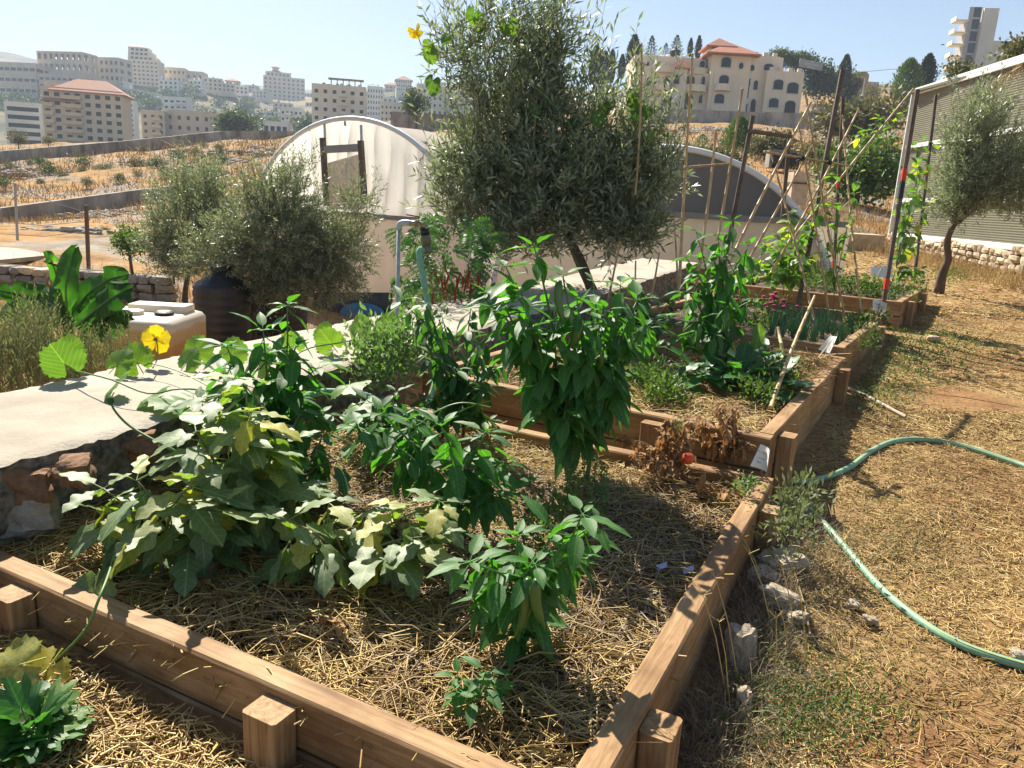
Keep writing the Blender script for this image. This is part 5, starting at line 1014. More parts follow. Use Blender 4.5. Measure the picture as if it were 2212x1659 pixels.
tag(np_mesh('straw_mulch', V, Fc, MT['straw']), 'golden straw mulch covering the eggplant bed', 'straw', kind='stuff')
V, Fc = straw(5000, bed_region(0, v0=.9, u0=.3, u1=2.0), bz(0), .05, .18, .0026, .2, .04); tag(np_mesh('old_straw', V, Fc, MT['greystraw']), 'older greyish straw on the right half of the eggplant bed', 'straw', kind='stuff')
V, Fc = joinVF([straw(9000, bed_region(1), bz(1), .06, .3, .002, .2, .04), straw(2600, bed_region(1, v0=1.2, u0=1.5), bz(1), .12, .36, .0022, .3, .09)]); tag(np_mesh('straw_mulch', V, Fc, MT['straw']), 'golden straw mulch around the broccoli greens', 'straw', kind='stuff')
V, Fc = straw(2200, bed_region(2), bz(2), .03, .1, .0022, .25, .02); tag(np_mesh('leaf_litter', V, Fc, MT['greystraw']), 'dry litter on the dark soil of the onion bed', 'litter', kind='stuff')
V, Fc = straw(1500, bed_region(3), bz(3), .03, .1, .0024, .25, .02); tag(np_mesh('leaf_litter', V, Fc, MT['greystraw']), 'dry litter on the soil of the farthest bed', 'litter', kind='stuff')
# ground litter on the path (denser where it lies golden)
def in_bed(x, y):
    for L, wd, ln, zs, U, Vv in BEDS:
        o = L(0, 0, 0); d = Vector((x, y, 0)) - o; u, v = d.dot(U), d.dot(Vv)
        if -.17 < u < ln + .02 and -.02 < v < wd + .10: return True
    return False
def path_region(x0, x1, y0, y1, thr=None):
    def f():
        while True:
            Y = y0 + (y1 - y0) * random.random() ** 1.3; X = uni(max(x0, wall_x(Y) + .05), x1)
            if in_bed(X, Y): continue
            if thr is not None and mnoise.noise(Vector((X * 1.1, Y * 1.1, 20))) + uni(-.35, .35) < thr: continue
            return X, Y
    return f
V, Fc = joinVF([straw(60000, path_region(-2.2, 4.4, .9, 5.6, -.3), lambda x, y: GZ(x, y), .02, .085, .0018, .1, .008), straw(5500, path_region(-2.2, 4.2, .9, 5.5), lambda x, y: GZ(x, y), .08, .24, .0015, .12, .012), straw(15000, path_region(1, 8, 5, 11, -.1), lambda x, y: GZ(x, y), .03, .14, .0028, .1, .01), straw(9000, path_region(3, 10, 10, 21), lambda x, y: GZ(x, y), .06, .22, .005, .12, .015)])
tag(np_mesh('chopped_straw', V, Fc, MT['straw']), 'chopped straw littering the trodden path', 'straw', kind='stuff')
def front_region():
    while True:
        L, wd, ln, zs, U, Vv = BEDS[0]; q = L(uni(-.3, wd * .95), -.05 - abs(random.gauss(0, .16)), 0); return q.x, q.y
V, Fc = joinVF([straw(4200, front_region, lambda x, y: GZ(x, y), .02, .10, .0022, .2, .03), straw(6500, path_region(-2.4, .1, .95, 2.2), lambda x, y: GZ(x, y), .05, .26, .0024, .2, .03), straw(5000, path_region(-2.4, .1, .95, 2.2), lambda x, y: GZ(x, y), .02, .08, .0022, .2, .02)]); tag(np_mesh('loose_straw', V, Fc, MT['straw']), 'loose long straw in front of the nearest bed', 'straw', kind='stuff')
P = np.array([(lambda q: (q[0], q[1], GZ(*q)))(path_region(8.2, 9.85, 9.5, 21)()) for _ in range(5000)]); N = len(P); tip = P + np.concatenate([rng.normal(0, .06, (N, 2)), rng.uniform(.06, .3, (N, 1))], 1); V, Fc = strands(P, (P + tip) / 2, tip, .004, .3); tag(np_mesh('dry_grass', V, Fc, MT['straw']), 'dry straw coloured grass along the foot of the stone base', 'grass', kind='stuff')
P = np.array([(lambda q: (q[0], q[1], max(GZ(*q) - max(0, q[1] - 21) * .12, T(*q))))((uni(6, 13), uni(21, 34))) for _ in range(4500)]); N = len(P); tip = P + np.concatenate([rng.normal(0, .12, (N, 2)), rng.uniform(.15, .5, (N, 1))], 1); V, Fc = strands(P, (P + tip) / 2, tip, .01, .3); tag(np_mesh('dry_grass', V, Fc, MT['drygrass']), 'taller dry grass at the far end of the path', 'grass', kind='stuff')
# green ground weeds
def weed_patch(label, cx, cy, sx_, sy_, N, size, mat, hmax=.05):
    P = []
    while len(P) < N:
        q = onz(cx + random.gauss(0, sx_), cy + random.gauss(0, sy_), .03 if cy > 1100 else .1)
        z = GZ(q.x, q.y)
        if in_bed(q.x, q.y) or q.x < wall_x(q.y) + .05: continue
        P.append((q.x, q.y, z + hmax * random.random()))
    P = np.array(P); V, Fc = scatter(LEAF4, P, rdir(N) + np.array([0, 0, .7]), rdir(N) + np.array([0, 0, 1.0]), size * rng.uniform(.5, 1.4, N), size * .42); return tag(np_mesh('ground_weeds', V, Fc, MT[mat]), label, 'weeds', kind='stuff')
weed_patch('low green weeds on the shaded ground beside the nearest bed', 1750, 1540, 110, 60, 2600, .016, 'weed')
weed_patch('sparse low weeds beside the white stones', 1640, 1330, 60, 110, 1500, .015, 'greyweed')
weed_patch('thin green weeds under the hose', 1950, 1180, 110, 60, 1500, .015, 'greyweed')
weed_patch('low weeds in the shade beside the onion bed', 1990, 790, 90, 28, 2600, .03, 'weed', .05)
weed_patch('low weeds between second bed and path', 1900, 870, 60, 26, 1400, .025, 'weed', .04)
weed_patch('weeds around the foot of the young olive', 2040, 648, 22, 8, 500, .05, 'weed', .1)
# ================================================================ leaf meshes
def leaf_var(kind, k):
    out = []
    for _ in range(k):
        V, Fc = [], []; nt_ = 8; cols = (-1, -.5, 0, .5, 1)
        if kind == 'pepper': L, Wd, fold, curl, wav = 1, .60, .28, uni(.10, .45), .04; prof = lambda t: 2.05 * (t ** .62) * ((1 - t) ** .95); pet = .28
        elif kind == 'eggplant': L, Wd, fold, curl, wav = 1, .62, .12, uni(.15, .45), .07; ph = uni(0, 1); prof = lambda t: 1.55 * (t ** .42) * ((1 - t) ** .62) * (1 + .24 * math.sin(2 * math.pi * (2.6 * t + ph * .25))); pet = .3; nt_ = 13
        elif kind == 'bean': L, Wd, fold, curl, wav = 1, .72, .15, uni(.1, .3), .04; prof = lambda t: 1.75 * (t ** .35) * ((1 - t) ** .85); pet = .3
        elif kind == 'green': L, Wd, fold, curl, wav = 1, .60, .16, uni(.2, .6), .10; prof = lambda t: 1.25 * (t ** .7) * ((1 - t) ** .33) * (1 + .1 * math.sin(19 * t)); pet = .35; nt_ = 11
        elif kind == 'dead': L, Wd, fold, curl, wav = 1, .5, .55, uni(.5, 1.1), .25; prof = lambda t: 1.7 * (t ** .5) * ((1 - t) ** .7); pet = .2
        elif kind == 'petal': L, Wd, fold, curl, wav = 1, 1.35, .1, uni(.1, .5), .2; prof = lambda t: 1.15 * (t ** .75) * ((1 - t) ** .22); pet = 0; nt_ = 7
        rows = []
        for i in range(nt_ + 1):
            t_ = i / nt_; wv = Wd / 2 * max(prof(t_), .0) + (.012 if i in (0,) else 0); an = curl * t_ ** 1.4; y = L * (math.sin(an) / an * t_ if an > 1e-3 else t_); z0 = -L * t_ * (1 - math.cos(an)) / max(an, 1e-3) if an > 1e-3 else 0
            if i == nt_: rows.append([len(V)]); V.append((0, y, z0)); continue
            r = []
            for c in cols:
                asym = 1 + .08 * mnoise.noise(Vector((t_ * 5, c * 3, _ * 7 + .5))); r.append(len(V)); V.append((c * wv * asym, y - abs(c) * .03 * L, z0 + fold * abs(c) * wv * (.75 if kind != 'dead' else uni(.4, 1.2)) + wav * abs(c) ** 1.5 * mnoise.noise(Vector((t_ * 6 + _ * 3, c * 1.5, 2.7)))))
            rows.append(r)
        for a, b in zip(rows, rows[1:]):
            if len(b) == 1:
                for q in range(4): Fc.append((a[q], a[q + 1], b[0]))
            else:
                for q in range(4): Fc.append((a[q], a[q + 1], b[q + 1], b[q]))
        if pet:
            n0 = len(V); w_ = .016; V += [(-w_, -pet, 0), (w_, -pet, 0), (0, -pet, -2 * w_), (-w_, 0, 0), (w_, 0, 0), (0, 0, -2 * w_)]; Fc += [(n0, n0 + 1, n0 + 4, n0 + 3), (n0 + 1, n0 + 2, n0 + 5, n0 + 4), (n0 + 2, n0, n0 + 3, n0 + 5)]
            V = [(x, y + pet, z) for x, y, z in V]
        me = bpy.data.meshes.new('leaf'); me.from_pydata(V, [], Fc); me.polygons.foreach_set('use_smooth', [True] * len(me.polygons)); out.append(me)
    return out
def palm_var(k, lobes=5, depth=.34, ser=.0):
    """rounded gourd leaf with shallow lobes and a notch at the petiole"""
    out = []
    for s in range(k):
        V = [(0, 0, 0)]; Fc = []; n_ = 40
        for ring in (1, 2, 3):
            f = (.38, .72, 1.0)[ring - 1]
            for i in range(n_ + 1):
                u = i / n_; th = rad(-158 + 316 * u); lob = abs(math.sin(math.pi * lobes * u)) ** .7
                r = .52 * (1 + .16 * math.cos(th)) * (1 - (depth * (1 - lob) if ring == 3 else depth * .3 * (1 - lob))) * (1 + ser * math.sin(i * 2.6 + s) * (ring == 3)) * (1 + .10 * mnoise.noise(Vector((th * 1.3, s * 3.1, 1)))) * f
                x, y = r * math.sin(th), r * math.cos(th); V.append((x, y, .11 * f * mnoise.noise(Vector((x * 4, y * 4, s * 2.3))) - .42 * (x * x + y * y) + .05 * lob * f * f))
        m_ = n_ + 1
        for i in range(n_):
            Fc.append((0, 2 + i, 1 + i))
            for q in (0, 1): a = 1 + q * m_ + i; Fc.append((a, a + 1, a + m_ + 1, a + m_))
        V = [(x, y + .42, z) for x, y, z in V]; n0 = len(V); w_ = .014; V += [(-w_, 0, 0), (w_, 0, 0), (0, 0, -2 * w_), (-w_, .42, 0), (w_, .42, 0), (0, .42, -2 * w_)]; Fc += [(n0, n0 + 1, n0 + 4, n0 + 3), (n0 + 1, n0 + 2, n0 + 5, n0 + 4), (n0 + 2, n0, n0 + 3, n0 + 5)]
        me = bpy.data.meshes.new('leaf'); me.from_pydata(V, [], Fc); me.polygons.foreach_set('use_smooth', [True] * len(me.polygons)); out.append(me)
    return out
LVAR = {k: leaf_var(k, 7) for k in ('pepper', 'eggplant', 'bean', 'green', 'dead', 'petal')}; LVAR['gourd'] = palm_var(6, 3, .17, .07); LVAR['kale'] = palm_var(6, 9, .45, .1)
LMAT = {}
def leafmesh(kind, mat):
    if (kind, mat) not in LMAT:
        l = []
        for me in LVAR[kind]: c = me.copy(); c.name = 'leaf'; c.materials.append(MT[mat]); l.append(c)
        LMAT[kind, mat] = l
    return random.choice(LMAT[kind, mat])
def leaf(parent, kind, mat, P, d, up, size, name='leaf', wide=1.0):
    d = Vector(d).normalized(); x = d.cross(Vector(up)).normalized(); z = x.cross(d); o = link(bpy.data.objects.new(name, leafmesh(kind, mat))); o.parent = parent
    m = Matrix((x * size * wide, d * size, z * size)).transposed().to_4x4(); m.translation = Vector(P) - ORG[parent.name]; o.matrix_basis = m; ORG[o.name] = ORG[parent.name]; return o
def fruit_mesh(kind):
    m = MB()
    if kind == 'pepper': k = [Vector((0, 0, 0)), Vector((.006, 0, -.03)), Vector((.0, .004, -.07)), Vector((-.012, 0, -.11)), Vector((-.03, .0, -.14))]; m.tube(k, [.010, .017, .016, .012, .003], 8)
    elif kind == 'aubergine': m.lathe((0, 0, -.13), [(.004, 0), (.026, .008), (.036, .035), (.032, .07), (.02, .1), (.014, .12)], 12)
    elif kind == 'tomato': m.lathe((0, 0, -.045), [(.006, 0), (.019, .006), (.025, .022), (.019, .038), (.006, .043)], 12)
    elif kind == 'calyx': m.lathe((0, 0, -.045), [(.028, 0), (.022, .022), (.01, .036), (.004, .06)], 8)
    me = bpy.data.meshes.new(kind); me.from_pydata(m.v, [], m.f); me.polygons.foreach_set('use_smooth', [True] * len(me.polygons)); return me
FM = {k: fruit_mesh(k) for k in ('pepper', 'aubergine', 'tomato', 'calyx')}
FM['pepper'].materials.append(MT['chilli']); FM['aubergine'].materials.append(MT['aubergine']); FM['tomato'].materials.append(MT['tomato']); FM['calyx'].materials.append(MT['calyx'])
def fruit(parent, kind, P, s=1.0, tilt=.25):
    o = link(bpy.data.objects.new(kind, FM[kind])); o.parent = parent; m = (Matrix.Rotation(uni(0, 6.28), 4, 'Z') @ Matrix.Rotation(uni(-tilt, tilt), 4, 'X')) @ Matrix.Scale(s, 4); m.translation = Vector(P) - ORG[parent.name]; o.matrix_basis = m; ORG[o.name] = ORG[parent.name]
    if kind == 'aubergine':
        c = link(bpy.data.objects.new('calyx', FM['calyx'])); c.parent = o
    return o
def plant(name, label, cat, base, tips, kind, mat, stem, nl, size, droop=(.2, 1.0), start=.3, sr=.007, tipn=4, group=None, fruits=None, spread=1.0, bush_=0.35):
    """branching plant: stems from base to each tip; leaves along the stems and a tuft at each tip"""
    t = thing(name, base, label, cat, group); base = Vector(base); ax = MB(); cen = sum((Vector(p) for p in tips), Vector()) / len(tips); hgt = max(p[2] for p in tips) - base.z
    fork = base + (cen - base) * .28; fork.z = base.z + hgt * uni(.2, .3); ax.tube(curve([base - Vector((0, 0, .03)), (base + fork) / 2 + Vector((uni(-.01, .01), 0, 0)), fork], 6), [sr * 1.25, sr * 1.2, sr * 1.15, sr * 1.1, sr * 1.05, sr * 1.0, sr][:7], 7); curves = []
    for p in tips:
        p = Vector(p); mid = fork + (p - fork) * .5 + Vector((uni(-.04, .04), uni(-.04, .04), .12 * (p - fork).length)); c = curve([fork, mid, p], 10); curves.append(c); k = len(c); ax.tube(c, [sr * (.85 - .6 * i / k) for i in range(k)], 5)
    ax.build('stem', MT[stem], t, True)
    for c in curves:
        ph = uni(0, 6.28)
        for i in range(nl):
            s = start + (1 - start) * (i + random.random()) / nl; f = s * (len(c) - 1); k = min(int(f), len(c) - 2); P = c[k].lerp(c[k + 1], f - k); ph += 2.4 + uni(-.4, .4); out = (P - cen) * bush_ * 3; hd = Vector((math.cos(ph), math.sin(ph), 0)) + Vector((out.x, out.y, 0)); hd.normalize(); dr = uni(*droop); d = hd * math.cos(dr) - Vector((0, 0, 1)) * math.sin(dr)
            leaf(t, kind, mat, P, d, Vector((0, 0, 1)) * math.cos(dr) + hd * math.sin(dr) + Vector((uni(-.4, .4), uni(-.4, .4), uni(-.1, .3))), uni(*size) * (1.05 - .3 * s), wide=uni(.85, 1.15))
        for i in range(tipn):
            ph += 2.4; hd = Vector((math.cos(ph), math.sin(ph), 0)); e = uni(-.3, .7); d = hd * math.cos(e) + Vector((0, 0, 1)) * math.sin(e); leaf(t, kind, mat, c[-1], d, Vector((0, 0, 1)) - d * .3 + hd * -.5, uni(*size) * uni(.45, .8))
    for kk, n_, s_ in (fruits or []):
        for i in range(n_): c = random.choice(curves); fruit(t, kk, c[random.randint(4, len(c) - 1)] + Vector((uni(-.02, .02), uni(-.05, .0), -.02)), uni(.8, 1.2) * s_)
    return t
def tips(Y, dd, *pts, jit=12, more=0):
    out = [at(x + uni(-jit, jit), y + uni(-jit, jit), Y + uni(-dd, dd)) for x, y in pts]
    for _ in range(more): x, y = random.choice(pts); out.append(at(x + uni(-35, 35), y + uni(-35, 35), Y + uni(-dd, dd)))
    return out
SOIL = BEDS[0][3]; S2 = BEDS[1][3]; S3 = BEDS[2][3]; S4 = BEDS[3][3]
# eggplants
ES = (.15, .24)
plant('eggplant', 'leftmost eggplant with pale drooping lobed leaves near the bed corner stake', 'vegetable plant', onz(345, 1270, SOIL), tips(2.42, .12, (230, 1050), (300, 1040), (420, 1030), (360, 1090), (470, 1080), (250, 1110), (330, 1150), (440, 1150)), 'eggplant', 'eggplant', 'brownstem', 9, ES, (-.1, 1.2), .35, .008, 3, fruits=[('aubergine', 1, 1)])
plant('eggplant', 'tall eggplant in the middle of the clump with upright grey green leaves', 'vegetable plant', onz(520, 1200, SOIL), tips(2.62, .15, (480, 850), (540, 900), (430, 930), (600, 960), (500, 990), (560, 1060), (640, 1040), (450, 1050), (530, 820)), 'eggplant', 'eggplant', 'brownstem', 11, ES, (-.2, 1.1), .3, .009, 3, fruits=[('aubergine', 2, 1)])
plant('eggplant', 'sprawling eggplant with dark fruit in front of the pepper clump', 'vegetable plant', onz(745, 1280, SOIL), tips(2.4, .14, (620, 1120), (700, 1090), (790, 1110), (880, 1090), (960, 1080), (640, 1200), (740, 1180), (850, 1170), (930, 1150)), 'eggplant', 'eggplant', 'brownstem', 10, (.13, .23), (-.1, 1.25), .35, .008, 3, fruits=[('aubergine', 3, 1)])
plant('eggplant', 'rear eggplant beside the concrete wall, partly hidden by peppers', 'vegetable plant', onz(640, 1120, SOIL), tips(3.0, .15, (560, 830), (640, 880), (700, 930), (490, 830), (600, 960), (720, 1000), (660, 1010)), 'eggplant', 'pepper', 'brownstem', 6, (.12, .2), (.2, 1.2), .3, .009, 3, fruits=[('aubergine', 2, 1)])
# peppers
PS = (.12, .19)
plant('pepper_plant', 'bushy pepper rising behind the eggplants next to the wall', 'vegetable plant', onz(590, 1060, SOIL), tips(3.25, .16, (500, 740), (560, 710), (620, 665), (650, 740), (590, 790), (470, 800), (420, 860), (690, 800), (540, 850), (640, 850), (700, 880), (480, 900)), 'pepper', 'pepper', 'greenstem', 15, PS, (.1, 1.0), .2, .008, 6)
plant('pepper_plant', 'open pepper with bare forked stem in the middle of the straw bed', 'vegetable plant', onz(985, 1180, SOIL), tips(2.85, .14, (960, 930), (1040, 945), (1085, 1000), (1000, 1010), (850, 950), (775, 915), (900, 895), (1060, 1070), (980, 1070), (1095, 1060), (830, 900)), 'pepper', 'pepper', 'greenstem', 10, (.12, .19), (.2, 1.1), .4, .008, 5, fruits=[('pepper', 3, 1)])
plant('pepper_plant', 'small pepper with glossy hanging leaves at the front of the straw bed', 'vegetable plant', onz(1105, 1440, SOIL), tips(1.98, .10, (1010, 1220), (1060, 1190), (1110, 1170), (1160, 1210), (1200, 1140), (1250, 1120), (1295, 1115), (1240, 1200), (1180, 1270), (1100, 1290), (1040, 1290), (1160, 1330), (1110, 1370)), 'pepper', 'pepper', 'greenstem', 9, (.09, .155), (.2, 1.2), .35, .007, 5, fruits=[('pepper', 2, 1.05)])
plant('pepper_seedling', 'little pepper seedling beside the small front pepper', 'vegetable plant', onz(1035, 1530, SOIL), tips(1.72, .05, (1000, 1450), (1045, 1445), (1065, 1490), (985, 1490)), 'pepper', 'pepper', 'greenstem', 4, (.06, .1), (.1, .9), .4, .004, 3)
plant('chilli_plant', 'dark tangled chilli plant hung with thin green pods below the tap', 'vegetable plant', onz(1000, 950, SOIL), tips(3.95, .22, (870, 640), (920, 655), (960, 690), (1010, 660), (1050, 720), (1065, 780), (985, 790), (920, 760), (1045, 850), (970, 860), (900, 860), (1010, 830), (1060, 900)), 'pepper', 'darkpepper', 'greenstem', 18, (.09, .155), (.3, 1.25), .15, .008, 5, fruits=[('pepper', 8, .8)])
plant('chilli_plant', 'low dark chilli plant in front of the tangled one', 'vegetable plant', onz(860, 980, SOIL), tips(3.55, .16, (800, 860), (850, 845), (890, 880), (820, 890), (930, 880), (980, 890), (760, 890)), 'pepper', 'darkpepper', 'greenstem', 14, (.08, .15), (.2, 1.1), .2, .006, 5, fruits=[('pepper', 3, .8)])
plant('pepper_plant', 'tallest pepper plant, dense with hanging dark leaves, at the back of the straw bed', 'vegetable plant', onz(1235, 1065, SOIL), tips(3.35, .2, (1090, 570), (1160, 545), (1205, 590), (1130, 620), (1070, 630), (1100, 690), (1150, 700), (1200, 720), (1190, 800), (1240, 830), (1180, 870), (1250, 920), (1052, 640), (1215, 660), (1120, 660), (1160, 760), (1215, 880)), 'pepper', 'pepper', 'greenstem', 13, (.12, .19), (.1, 1.2), .3, .011, 4, fruits=[('pepper', 6, 1.1)], bush_=.9)
plant('pepper_plant', 'pepper plant grown into the right side of the tallest one', 'vegetable plant', onz(1262, 1055, SOIL), tips(3.42, .2, (1285, 610), (1340, 610), (1385, 650), (1310, 660), (1250, 640), (1365, 710), (1280, 740), (1330, 770), (1300, 850), (1270, 900), (1405, 690), (1350, 740), (1240, 780), (1290, 690), (1320, 820), (1260, 860)), 'pepper', 'pepper', 'greenstem', 14, (.12, .19), (.1, 1.25), .3, .010, 4, fruits=[('pepper', 6, 1.1)], bush_=.9)
plant('pepper_plant', 'tall dark pepper standing in the broccoli bed', 'vegetable plant', onz(1530, 800, S2), tips(5.4, .26, (1500, 490), (1540, 505), (1585, 480), (1620, 530), (1470, 550), (1560, 560), (1610, 590), (1520, 610), (1635, 640), (1480, 640), (1570, 660), (1500, 700), (1600, 700), (1550, 730), (1470, 720)), 'pepper', 'pepper', 'greenstem', 15, (.12, .19), (.25, 1.3), .2, .009, 4, fruits=[('pepper', 6, 1)])
plant('pepper_plant', 'short dark pepper between the two tallest peppers', 'vegetable plant', onz(1400, 760, S2), tips(5.9, .25, (1360, 610), (1400, 640), (1440, 640), (1415, 690), (1380, 680), (1340, 650), (1450, 690)), 'pepper', 'darkpepper', 'greenstem', 16, (.1, .17), (.2, 1.2), .15, .008, 5)
plant('pepper_plant', 'low bushy pepper at the left of the broccoli bed', 'vegetable plant', onz(1330, 800, S2), tips(5.2, .2, (1290, 690), (1340, 680), (1390, 720), (1420, 740), (1350, 740)), 'pepper', 'darkpepper', 'greenstem', 16, (.09, .15), (.2, 1.1), .15, .006, 5)
# sage bush between the wall and the chillies
sg = thing('sage_bush', at(830, 800, 4.4), 'soft grey green sage bush at the foot of the tap pipe', 'herb'); crown('foliage', [pb(800, 755, 4.4, 60, 40, .22), pb(860, 745, 4.3, 60, 45, .22), pb(910, 730, 4.3, 50, 40, .2), pb(830, 790, 4.2, 60, 40, .2)], 1500, .055, .02, MT['sage'], sg, .6)
# feathery weeds and broccoli greens in bed two
for i, (x, y, n_, lb) in enumerate([(1440, 815, 10, 'broccoli plant at the left of the leafy row'), (1515, 805, 16, 'broccoli plant with dark crinkled leaves in the leafy row'), (1590, 815, 16, 'broccoli plant with dark crinkled leaves in the leafy row'), (1650, 830, 14, 'broccoli plant with dark crinkled leaves in the leafy row'), (1555, 790, 14, 'broccoli plant with one upright blue green leaf'), (1620, 790, 14, 'broccoli plant with a bright backlit leaf')]):
    b0 = onz(x, y + 30, S2); t = thing('broccoli_plant', b0, lb, 'vegetable plant', 'broccoli plants in the leafy row' if lb.startswith('broccoli plant with dark') else None); m = MB(); m.tube([b0 - Vector((0, 0, .02)), b0 + Vector((0, 0, .1))], [.012, .01], 6); m.build('stem', MT['greenstem'], t)
    for k in range(n_): a = k * 2.4 + uni(-.3, .3); e = uni(-.1, .8); d = Vector((math.cos(a) * math.cos(e), math.sin(a) * math.cos(e), math.sin(e))); leaf(t, 'green', 'green', b0 + Vector((0, 0, uni(.03, .1))), d, Vector((-d.x * d.z, -d.y * d.z, 1)), uni(.17, .28))
    if i in (4, 5): leaf(t, 'green', 'gourd' if i == 5 else 'green', b0 + Vector((0, 0, .1)), (.1, 0, 1), (0, -1, .2), .24)
for lb, bl, n_ in [('feathery green weeds at the left of the broccoli row', [pb(1400, 820, 4.9, 45, 28, .2), pb(1440, 850, 4.5, 45, 22, .15)], 1300), ('small leafy weeds at the right edge of the broccoli bed', [pb(1690, 810, 5.0, 30, 24, .15), pb(1640, 850, 4.6, 40, 18, .15)], 900), ('low green cover crop across the farthest bed', [pb(1820, 612, 10.2, 90, 12, .5), pb(1900, 632, 9.8, 70, 14, .4), pb(1960, 610, 10.6, 30, 18, .3), pb(1770, 605, 10.6, 50, 18, .4)], 2600), ('small seedlings dotted over the onion bed', [pb(1880, 690, 8.2, 30, 8, .2), pb(1850, 705, 7.6, 30, 8, .2)], 400), ('tangled low greens at the left end of the onion bed', [pb(1640, 700, 7.8, 60, 18, .25), pb(1560, 690, 7.6, 40, 18, .25)], 700)]:
    c = bl[0]; t = thing('weed_cluster', c[:3], lb, 'weeds'); crown('foliage', bl, n_, .04 * c[1] / 5 ** 1.0 if c[1] < 6 else .05, .018 if c[1] < 6 else .025, MT['weed'], t, .6)
# onions
for i in range(34):
    x = uni(1655, 1850); y = uni(705, 752) + (x - 1750) * .06; b0 = onz(x, y, S3); t = thing('onion_plant', b0, 'green onion clump with thin upright blades in the onion bed', 'vegetable plant', 'onion clumps in the onion bed'); m = MB()
    for k in range(9): a = uni(0, 6.28); q = uni(.02, .10); hh = uni(.14, .28); m.tube([b0 + Vector((uni(-.02, .02), uni(-.02, .02), -.01)), b0 + Vector((math.cos(a) * q * .4, math.sin(a) * q * .4, hh * .6)), b0 + Vector((math.cos(a) * q, math.sin(a) * q, hh))], [.005, .0045, .0012], 4)
    m.build('blades', MT['onion'], t)
for i in range(16):
    x, y = uni(1700, 1800), uni(590, 625); b0 = onz(x, y, S4); t = thing('leek_plant', b0, 'young leek with blue green blades in the farthest bed', 'vegetable plant', 'leeks in the farthest bed'); m = MB()
    for k in range(6): a = uni(0, 6.28); q = uni(.03, .12); hh = uni(.14, .28); m.tube([b0, b0 + Vector((math.cos(a) * q * .4, math.sin(a) * q * .4, hh * .7)), b0 + Vector((math.cos(a) * q, math.sin(a) * q, hh))], [.008, .007, .002], 4)
    m.build('blades', MT['onion'], t)
# magenta chrysanthemums
for cx, cy, k, lb in [(1670, 655, 34, 'clump of magenta chrysanthemums between the onions and the pepper'), (1590, 640, 10, 'few magenta chrysanthemums behind the dark pepper'), (1565, 668, 8, 'small magenta chrysanthemum tuft at the back of the dark pepper')]:
    b0 = at(cx, cy + 25, 8.0); t = thing('chrysanthemum', b0, lb, 'flower'); crown('foliage', [pb(cx, cy + 10, 8.0, 28 if k > 20 else 14, 20, .14)], 400, .04, .02, MT['weed'], t)
    for i in range(k): p = at(cx + random.gauss(0, 17 if k > 20 else 10), cy + random.gauss(0, 12), 7.9 + uni(-.1, .1)); MB().lathe(p, [(.008, -.012), (.024, 0), (.02, .01), (.005, .014)], 8).build('flower_head', MT['magenta'], t)
# climbing beans
BS = (.09, .14)
plant('bean_vine', 'mass of bean leaves climbing the left tripod behind the onions', 'vegetable plant', onz(1690, 660, S3), tips(8.6, .4, (1640, 560), (1680, 500), (1720, 470), (1700, 540), (1750, 490), (1770, 530), (1660, 600), (1720, 600), (1610, 560), (1780, 460), (1640, 520), (1740, 560), (1690, 590), (1600, 600)), 'bean', 'bean', 'greenstem', 17, (.12, .19), (.1, 1.1), .2, .006, 4)
plant('bean_vine', 'bean vine wound round the red banded post by the white card', 'vegetable plant', at(1915, 655, 9.1), tips(9.5, .3, (1950, 560), (1980, 530), (1960, 480), (1990, 450), (1950, 430), (1980, 400), (2000, 340), (1960, 320), (1990, 290), (1970, 370), (2020, 320), (1955, 590), (1990, 580)), 'bean', 'bean', 'greenstem', 10, (.11, .18), (.2, 1.2), .3, .005, 3)
plant('bean_vine', 'bean shoots twisting up the tripod in the middle of the onion bed', 'vegetable plant', onz(1800, 690, S3), tips(8.6, .3, (1790, 560), (1780, 420), (1810, 380), (1850, 370), (1830, 470), (1800, 510), (1760, 440), (1840, 420)), 'bean', 'bean', 'greenstem', 7, (.10, .16), (.1, 1.1), .3, .005, 3)
plant('bean_vine', 'bean shoot at the tip of the long slanting bamboo', 'vegetable plant', at(1830, 380, 9.4), tips(9.6, .15, (1905, 265), (1935, 245), (1960, 235), (1890, 300), (1860, 285), (1925, 275)), 'bean', 'bean', 'greenstem', 5, (.10, .16), (.1, 1.0), .4, .004, 3)
